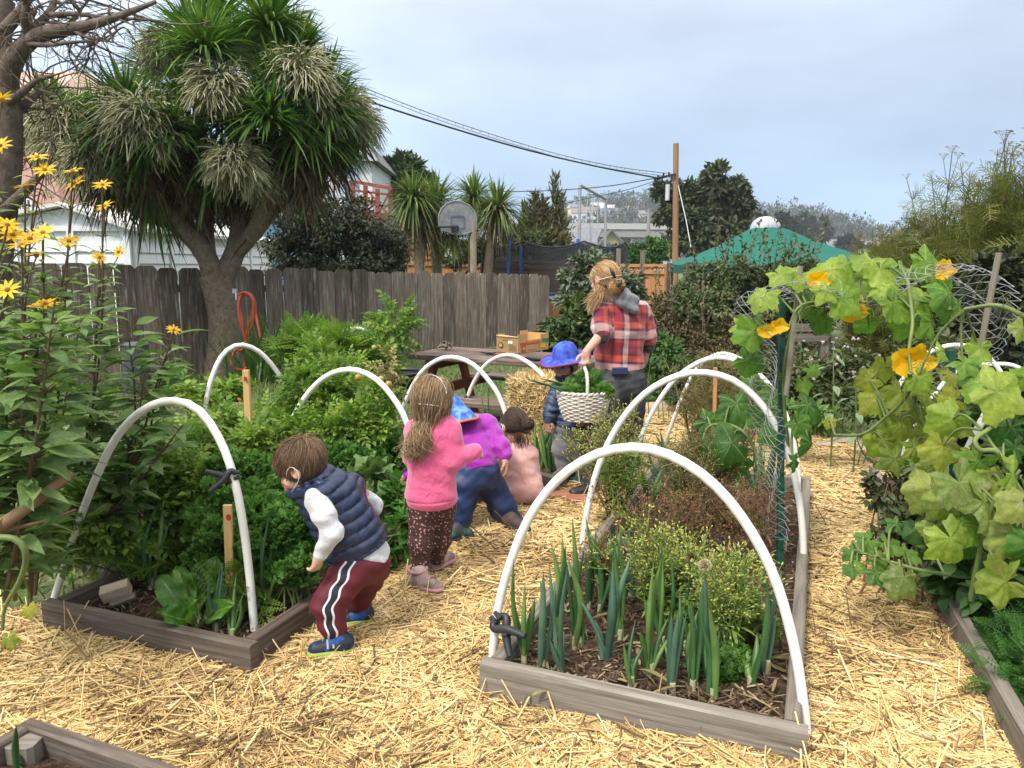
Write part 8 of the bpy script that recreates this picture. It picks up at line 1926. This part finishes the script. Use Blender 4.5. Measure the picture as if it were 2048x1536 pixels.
mk=Flesh();mk.ell(H['c']+(H['f']*.066-H['u']*.055)*1.05,V3(.05,.036,.04),H['A'],.01);mko=flesh('face_mask',mk,.005,cloth('grey_mask',(.35,.36,.38)),p4_);loop(mko,H,-1,r=.0022);loop(mko,H,1,r=.0022)
# ================================================================== boy in the blue sun hat
J=JJ(5.12);org=G(1138,940);fl=Flesh()
H=head(fl,J(1131,727),V3(-.62,-.74,-.20),V3(-.12,-.12,.98),1.02)
fl.cap(J(1137,746,.02),J(1143,768,.03),.036,.042,.03);fl.cap(J(1142,790,.03),J(1140,845,.03),.085,.088,.04)
aw,bw=J(1096,842,-.05),J(1170,830,-.08)
fl.chain([J(1112,782,.02),J(1104,815,-.02),aw],[.034,.028,.02],.02);fl.chain([J(1170,782,.05),J(1178,815,0),bw],[.034,.028,.02],.02)
l1,l2,r1,r2=J(1126,895,.0),J(1130,936,.02),J(1153,895,.03),J(1160,936,.05)
fl.chain([J(1128,855,.02),l1,l2],[.055,.042,.03],.02);fl.chain([J(1152,855,.03),r1,r2],[.055,.042,.03],.02)
hand(fl,aw,V3(-.05,-.1,-1),V3(.5,.6,0),.95,.45,1);hand(fl,bw,V3(-.3,-.4,-.8),V3(-.5,.6,0),.95,.5,-1)
p5_=flesh('person',fl,.0042,SK_tan,None ,origin=org);tag(p5_,'boy in blue sun hat and navy camouflage jacket looking down at the basket','person',KG);face(H,p5_,browmat=hb)
cm,t,b,o=newmat('navy_camouflage_jacket');g=t.nodes.new('ShaderNodeTexCoord');mp_=t.nodes.new('ShaderNodeMapping');mp_.inputs['Scale'].default_value=(9,9,42);t.links.new(g.outputs['Object'],mp_.inputs[0])
base=ramp_node(t,noise_node(t,1.6,3.0,mp_.outputs[0]),[(.008,.014,.035),(.02,.035,.085),(.10,.14,.22),(.015,.025,.06)],[.3,.5,.6,.72]);t.links.new(base,b.inputs['Base Color']);b.inputs['Roughness'].default_value=.6
ja=Flesh();ja.cap(J(1142,792,.03),J(1140,842,.03),.115,.125,.04,V3(0,-1,0),.85);ja.cap(J(1118,780,.02),J(1166,780,.04),.056,.056,.05);ja.chain([J(1114,784,.02),J(1104,815,-.02),J(1097,836,-.045)],[.056,.052,.042],.025);ja.chain([J(1168,784,.05),J(1178,815,0),J(1171,826,-.07)],[.056,.052,.04],.025);ja.cap(J(1142,764,.0),J(1142,778,.02),.06,.075,.03)
flesh('jacket',ja,.0048,cm,p5_,ripple([((0,0,1),130,.9,0),((.5,0,1),70,.4,1)],.003),[(J(1140,858),V3(0,0,-1))])
gp=cloth('grey_canvas_pants',(.17,.17,.185));tr_=Flesh();tr_.ell(J(1140,852,.03),(.115,.095,.07),None ,.04);tr_.chain([J(1127,862,.02),l1,l2],[.08,.072,.062],.03);tr_.chain([J(1153,862,.03),r1,r2],[.08,.072,.062],.03)
flesh('pants',tr_,.0048,gp,p5_,ripple([((.2,0,1),75,.8,0),((.8,0,.5),60,.5,1)],.0036))
m_=MB();box(m_,J(1147,858,-.08),(.025,.01,.02));m_.build('belt_buckle',M['white_vinyl'],p5_)
shoe(p5_,l2*V3(1,1,0)+V3(0,0,.03),l2*V3(1,1,0)+V3(-.05,-.09,.03),dk_,bsl,.038,.055,h=.0055);shoe(p5_,r2*V3(1,1,0)+V3(0,0,.03),r2*V3(1,1,0)+V3(-.03,-.1,.03),dk_,bsl,.038,.055,h=.0055)
hm5,t,b,o=newmat('blue_purple_hat');base=ramp_node(t,noise_node(t,24,4),[(.02,.035,.22),(.05,.05,.42),(.03,.14,.50),(.22,.06,.30)],[.3,.45,.58,.7]);t.links.new(base,b.inputs['Base Color']);b.inputs['Roughness'].default_value=.85
sunhat(p5_,H,hm5,solid('plum_trim',(.16,.03,.12),.8),.075,droop=.018,h_=1.13,zf=.028)
m_=MB();hair(m_,H,900,.07,lambda q:(q[:,1]<.45)&(q[:,2]>-.45)&(q[:,2]<.5),(0,0,1),0,.5,.1,.0034,7,.3);m_.build('hair',hb,p5_)
mk=Flesh();mk.ell(H['c']+(H['f']*.050-H['u']*.082),V3(.058,.05,.034),H['A'],.01);mko=flesh('face_mask',mk,.0045,cloth('navy_mask',(.018,.024,.05)),p5_);loop(mko,H,-1);loop(mko,H,1)
# ================================================================== woman in the plaid shirt
J=JJ(5.15);org=G(1220,985);fl=Flesh()
H=head(fl,J(1210,557),V3(-.66,.70,-.22),V3(-.10,.18,.97),1.12)
fl.cap(J(1214,578,.02),J(1224,604,.03),.047,.055,.03);fl.cap(J(1238,640,.05),J(1240,735,.05),.125,.12,.05,V3(0,1,0),.8)
sL,eL,wL_=J(1202,622,-.02),J(1203,668,-.10),J(1172,704,-.22);sR,eR,wR=J(1284,626,.10),J(1297,678,.10),J(1288,722,.15)
fl.chain([sL,eL,wL_],[.046,.036,.024],.03);fl.chain([sR,eR,wR],[.046,.036,.025],.03)
hp1,k1,a1=J(1216,770,.0),J(1200,880,-.16),J(1182,965,-.14);hp2,k2,a2=J(1262,770,.08),J(1264,868,.12),J(1260,948,.22)
fl.chain([hp1,k1,a1],[.085,.06,.04],.04);fl.chain([hp2,k2,a2],[.085,.06,.04],.04)
hand(fl,wL_,V3(-.08,-.12,-1),V3(-.4,-.8,.1),1.15,1.0,1,spread=.04);hand(fl,wR,V3(-.2,.5,-.8),V3(-.7,.1,0),1.1,.5,-1)
p6_=flesh('person',fl,.0052,SK_adult,None ,origin=org);tag(p6_,'woman in red plaid shirt and grey jeans holding the wicker basket','person');face(H,p6_)
# plaid: u runs across, w runs down the cloth
pl_,t,b,o=newmat('red_plaid_flannel')
def bands(src,cols,period):
 f=math_node(t,'FRACT',math_node(t,'DIVIDE',src,period));n=len(cols); return ramp_node(t,f,[c for _,c in cols],[p for p,_ in cols],'CONSTANT')
rd_,dk_r,cr_,or_,nv=(.34,.03,.03),(.15,.012,.03),(.50,.38,.35),(.46,.075,.035),(.045,.025,.05)
A_=bands(attr(t,'u'),[(0,rd_),(.22,nv),(.30,cr_),(.46,nv),(.52,dk_r),(.80,or_),(.95,nv)],.21);B_=bands(attr(t,'w'),[(0,dk_r),(.20,rd_),(.36,nv),(.43,cr_),(.60,cr_),(.66,nv),(.74,or_),(.92,dk_r)],.23)
tw=math_node(t,'GREATER_THAN',math_node(t,'FRACT',math_node(t,'MULTIPLY',math_node(t,'ADD',attr(t,'u'),attr(t,'w')),260.0)),.5)
mx_=mixcol(t,.5,A_,B_);base=mixcol(t,.22,mx_,mixcol(t,tw,A_,B_));base=mixcol(t,1.0,base,ramp_node(t,noise_node(t,14),[(.85,)*3,(1.15,)*3],[.3,.7]),'MULTIPLY');base=mixcol(t,1.0,base,(1.12,1.08,1.08),'MULTIPLY')
t.links.new(base,b.inputs['Base Color']);b.inputs['Roughness'].default_value=.9;b.inputs['Sheen Weight'].default_value=.3;bump_node(t,b,noise_node(t,200),.2)
st_=Flesh();st_.cap(J(1240,640,.05),J(1238,735,.05),.165,.172,.06,V3(0.2,1,0),.72);st_.cap(J(1208,622,.0),J(1278,624,.09),.078,.078,.06);st_.ell(J(1240,660,.03),(.15,.12,.13),None ,.05)
st_.chain([sL,J(1203,650,-.07),J(1205,662,-.10)],[.066,.06,.058],.03);st_.chain([sR,J(1294,655,.10),J(1296,676,.10)],[.066,.06,.058],.03)
for c_,d_ in((J(1203,660,-.10),nrm(wL_-eL)),(J(1296,676,.1),nrm(wR-sR))):st_.cap(c_-V3(0,0,.012),c_+V3(0,0,.012),.060,.062,.012)
def puv(V):
 u=V[:,0]+V[:,1]*.35+.2;w=V[:,2]+.04*V[:,0]
 for a,c in((sL,J(1205,662,-.10)),(sR,J(1296,676,.10))):
  ba=c-a;R_=V-a;t_=R_@ba/(ba@ba);E=R_-np.clip(t_,0,1)[:,None ]*ba;m_=(np.linalg.norm(E,axis=1)<.082)&(t_>.08);n1=nrm(np.cross(ba,V3(0,1,0)));w=np.where(m_,t_*np.linalg.norm(ba)*.95+.05,w);u=np.where(m_,(E@n1)*1.1+.31,u)
 return u+3.0,w+2.0
flesh('plaid_shirt',st_,.0052,pl_,p6_,ripple([((.4,.1,1),40,.8,0),((-.6,0,1),58,.7,1),((1,.2,.2),45,.5,2),((.3,.2,1),110,.3,1)],.0045),[(J(1238,741,.05),V3(.12,0,-1)),],puv)
for c_ in(J(1206,672,-.115),J(1297,690,.105)):
 f2=Flesh();f2 .cap(c_+V3(0,0,.012),c_-V3(0,0,.012),.048,.046,.01);flesh('dark_cuff',f2,.006,cloth('black_cuff',(.03,.03,.035)),p6_)
hd_=Flesh();hd_.cap(J(1212,594,.0),J(1250,588,.06),.05,.05,.04);hd_.cap(J(1238,590,-.04),J(1262,606,-.05),.055,.058,.04);hd_.cap(J(1252,604,-.075),J(1268,618,-.08),.052,.03,.03);hd_.ell(J(1216,575,.0),(.058,.058,.06),None ,.02,neg= True )
flesh('grey_hood',hd_,.0052,cloth('grey_sweat_hood',(.16,.165,.175),.9,.15,.4,160),p6_,ripple([((.6,.2,1),70,.9,0),((-.3,.4,1),50,.6,1)],.006))
jn=solid('washed_black_denim',(.055,.056,.06),.85,.35,9,.25,220,.2,dirt=(.12,.12,.125),dscale=5,dpos=(.45,.7));je=Flesh();je.ell(J(1240,762,.04),(.168,.128,.12),None ,.05);je.chain([hp1,k1,J(1192,930,-.15),a1],[.112,.079,.07,.062],.04);je.chain([hp2,k2,a2],[.115,.078,.06],.04);je.cap(J(1240,735,.04),J(1240,760,.04),.145,.155,.04,V3(.2,1,0),.75)
jo=flesh('jeans',je,.0055,jn,p6_,ripple([((.2,0,1),45,.5,0),((.8,.2,.7),55,.5,1),((-.3,0,1),120,.4,2)],.0036),[(J(1240,730,.04),V3(0,0,1))])
pc=J(1240,752,-.1);m_=MB();beam(m_,J(1222,745,-.098),J(1258,744,-.098),.012,.012,(0,.3,1));m_.build('pocket_edge',jn,jo,smooth= False )
btm=solid('black_leather_boot',(.03,.027,.026),.5,.2,20);
b0=G(1184,982,.05);so=shoe(p6_,b0,G(1148,992,.05),btm,bsl,.045,.08,'boot',a1+V3(0,0,-.02),.0055);b1=G(1262,968,.02);shoe(p6_,b1,b1+V3(-.10,.12,0),btm,bsl,.045,.08,'boot',a2+V3(0,0,-.02),.0055)
m_=MB()
for z in(.06,.08,.10):q=b0+V3(-.03,-.045,z);tube(m_,[q+V3(-.02,.0,0),q+V3(0,-.012,.004),q+V3(.03,.006,0)],.003,5)
m_.build('laces',M['cable'],so)
h6=hairmat('strawberry_blond_hair',[(.20,.10,.04),(.36,.20,.085),(.52,.33,.16),(.66,.47,.27)]);m_=MB();knot=J(1232,572,-.075)
hair(m_,H,9000,.24,lambda q:(q[:,2]>-.65)&~((q[:,1]>.5)&(q[:,2]<.4)),(0,.75,.66),0,.8,.06,.0026,10,.07,lift=.02,pull=knot)
hair(m_,H,130,.2,lambda q:(q[:,0]<-.3)&(q[:,2]>-.4)&(q[:,2]<.3),(0,.5,.8),.3,.9,.08,.0028,13,.2,.15,.05)
n=340;c0=J(1196,575,-.05)+rng.normal(size=(n,3))*V3(.012,.012,.012);t_=np.linspace(0,1,12)[ None ,:,None ];pts=c0[:,None ]+V3(-.05,-.01,-.13)*t_*rng.uniform(.5,1.1,(n,1,1))+rng.normal(size=(n,1,3))*.022*t_+V3(.02,0,0)*np.sin(t_*3.1);tubes(m_,pts,np.linspace(.0024,.0012,12)[ None ]*np.ones((n,1)),3,0,np.clip(rng.normal(.7,.2,n),0,1))
V,Fq=hair_cap(H,1.005).mesh(.0055,None ,[(H['c']-H['u']*.06,-H['u']),(H['c']+H['f']*.055,H['f']-H['u']*.3)]);m_.add(V,Fq,0,.3);f2=Flesh();f2 .ell(knot+V3(0,.01,0),(.045,.04,.055));V,Fq=f2 .mesh(.0055);m_.add(V,Fq,0,.35)
n=500;d=rdir(n);c=knot+d*V3(.044,.04,.054);a=nrm(np.cross(d,V3(.3,.2,.9)+rng.normal(size=(n,3))*.3));pts=c[:,None ]+a[:,None ]*t_*.05+d[:,None ]*(.006-.02*t_**2);tubes(m_,pts,.0022*np.ones((n,12)),3,0,np.clip(rng.normal(.55,.2,n),0,1));m_.build('hair',h6,p6_)
m_=MB();w=[H['e']+(nrm(V3(math.sin(a),-math.cos(a),-.30+.1*a))*1.2*H['rad'])@H['A'].T for a in np.linspace(-1.5,1.5,14)];tube(m_,w,.002,5,30);m_.build('mask_strap',M['white_vinyl'],p6_)
cl_=thing('hair_clip','black claw clip in the hair of the woman','hair clip',knot)
for a,c in(((1220,535),(1230,556)),((1243,560),(1236,574))):
 m_=MB();p0,p1=P(a[0],a[1],4.99),P(c[0],c[1],4.99);tube(m_,[p0,(p0+p1)/2+V3(0,-.012,0),p1],[.006,.014,.008],8,8)
 for f in(.3,.5,.7):q=p0+(p1-p0)*f;tube(m_,[q,q+V3(.004,.03,-.01)],[.005,.002],5)
 m_.build('claw',M['black_plastic'],cl_)
m_=MB();q=J(1240,742,-.115);box(m_,q,(.105,.014,.05),.12,bev=.006);tag(m_.build('phone',solid('dark_blue_phone_case',(.03,.04,.11),.4),smooth= False ,origin=q),'dark blue phone sticking out of the back pocket of grey jeans','phone')
# ================================================================== basket of greens
bc_=P(1167,812,4.86);bk=thing('wicker_basket','white wicker basket full of greens hanging from the hand','basket',bc_-V3(0,0,.1))
wk=solid('whitewashed_wicker',(.60,.55,.47),.7,.18,30,.3,90);rx,ry,zt_,zb_=.170,.125,bc_[2]+.092,bc_[2]-.088
prof= lambda f:(.72+.28*math.sin(min(1,f*1.05)*1.5))
m_=MB();an=np.linspace(0,2*np.pi,97);nst=24
for k in range(15):
 f=k/14;s=prof(f);off=.0042*np.sin(an*nst/2+k*np.pi);tube(m_,np.stack([bc_[0]+(rx*s+off)*np.cos(an),bc_[1]+(ry*s+off)*np.sin(an),np.full(97,zb_+(zt_-zb_)*f)],-1),.0066,6,cap= False )
m_.build('woven_body',wk,bk)
m_=MB()
for k in range(nst):
 a=(k+.5)*2*np.pi/nst;tube(m_,[(bc_[0]+rx*prof(f)*math.cos(a),bc_[1]+ry*prof(f)*math.sin(a),zb_+(zt_-zb_)*f) for f in np.linspace(0,1,6)],.0045,5)
m_.add([(bc_[0],bc_[1],zb_)]+[(bc_[0]+rx*.72*math.cos(a),bc_[1]+ry*.72*math.sin(a),zb_) for a in an],[[0,i+1,i+2] for i in range(96)]);m_.build('stakes',wk,bk)
m_=MB()
for k in range(2):ph=k*np.pi;tube(m_,np.stack([bc_[0]+(rx+.006*np.cos(an*16+ph))*np.cos(an),bc_[1]+(ry+.006*np.cos(an*16+ph))*np.sin(an),zt_+.004+.006*np.sin(an*16+ph)],-1),.008,6)
m_.build('braided_rim',wk,bk)
ht=wL_+V3(-.012,-.02,-.085);m_=MB();hfr,hbk=V3(bc_[0]+.012,bc_[1]-ry,zt_-.02),V3(bc_[0]-.012,bc_[1]+ry,zt_-.02)
hp3=[hfr,hfr+V3(0,.008,.10),hfr*.72+ht*.28+V3(0,0,.19)*0+V3(0,0,(ht[2]-hfr[2])*.50),ht+V3(.002,-.028,-.02),ht+V3(0,0,0),ht+V3(-.004,.03,-.02),hbk*.72+ht*.28+V3(0,0,(ht[2]-hbk[2])*.50),hbk+V3(0,-.008,.10),hbk]
tube(m_,hp3,.0105,8,50);w=resample(hp3,160);tube(m_,w+np.stack([.009*np.cos(np.arange(160)*.9),np.zeros(160),.009*np.sin(np.arange(160)*.9)],-1)*.9,.0045,5);m_.build('handle',wk,bk)
cg=leafy_plant('bunch_of_greens','curly kale and carrot tops heaped in the wicker basket','greens',[(bc_+V3(.0,0,.11),(.13,.09,.035),420),(bc_+V3(.09,-.02,.10),(.07,.08,.025),220),(bc_+V3(.01,0,.15),(.07,.06,.05),160)],T_curl,L_pars,.042,stems=4,base=bc_,nc=26)
m_=MB();c=bc_+V3(.03,.02,.11);n=60;d=nrm(rdir(n,-.1,1)+V3(.1,0,.25));scatter(m_,T_carrot,c+d*.03,d,V3(0,-.3,1)+rng.normal(size=(n,3))*.4,rng.uniform(.07,.12,n));m_.build('feathery_tops',L_carrot,cg)
ob=thing('bunch_of_scallions','green scallions sticking out of the left side of the basket','scallions',bc_+V3(-.1,0,.1));m_=MB();pth=[]
for k in range(6):a,c=P(1150+k*3,795-k*4,4.83),P(1052+k*9,757+(k%3)*5,4.72+.02*k);pth.append(resample([a,(a+c)/2+V3(0,0,.012),c],8))
tubes(m_,np.array(pth),np.array([[.009,.009,.0085,.008,.007,.006,.004,.001]])*np.ones((6,1)),6);m_.build('leaves',L_onion,ob)
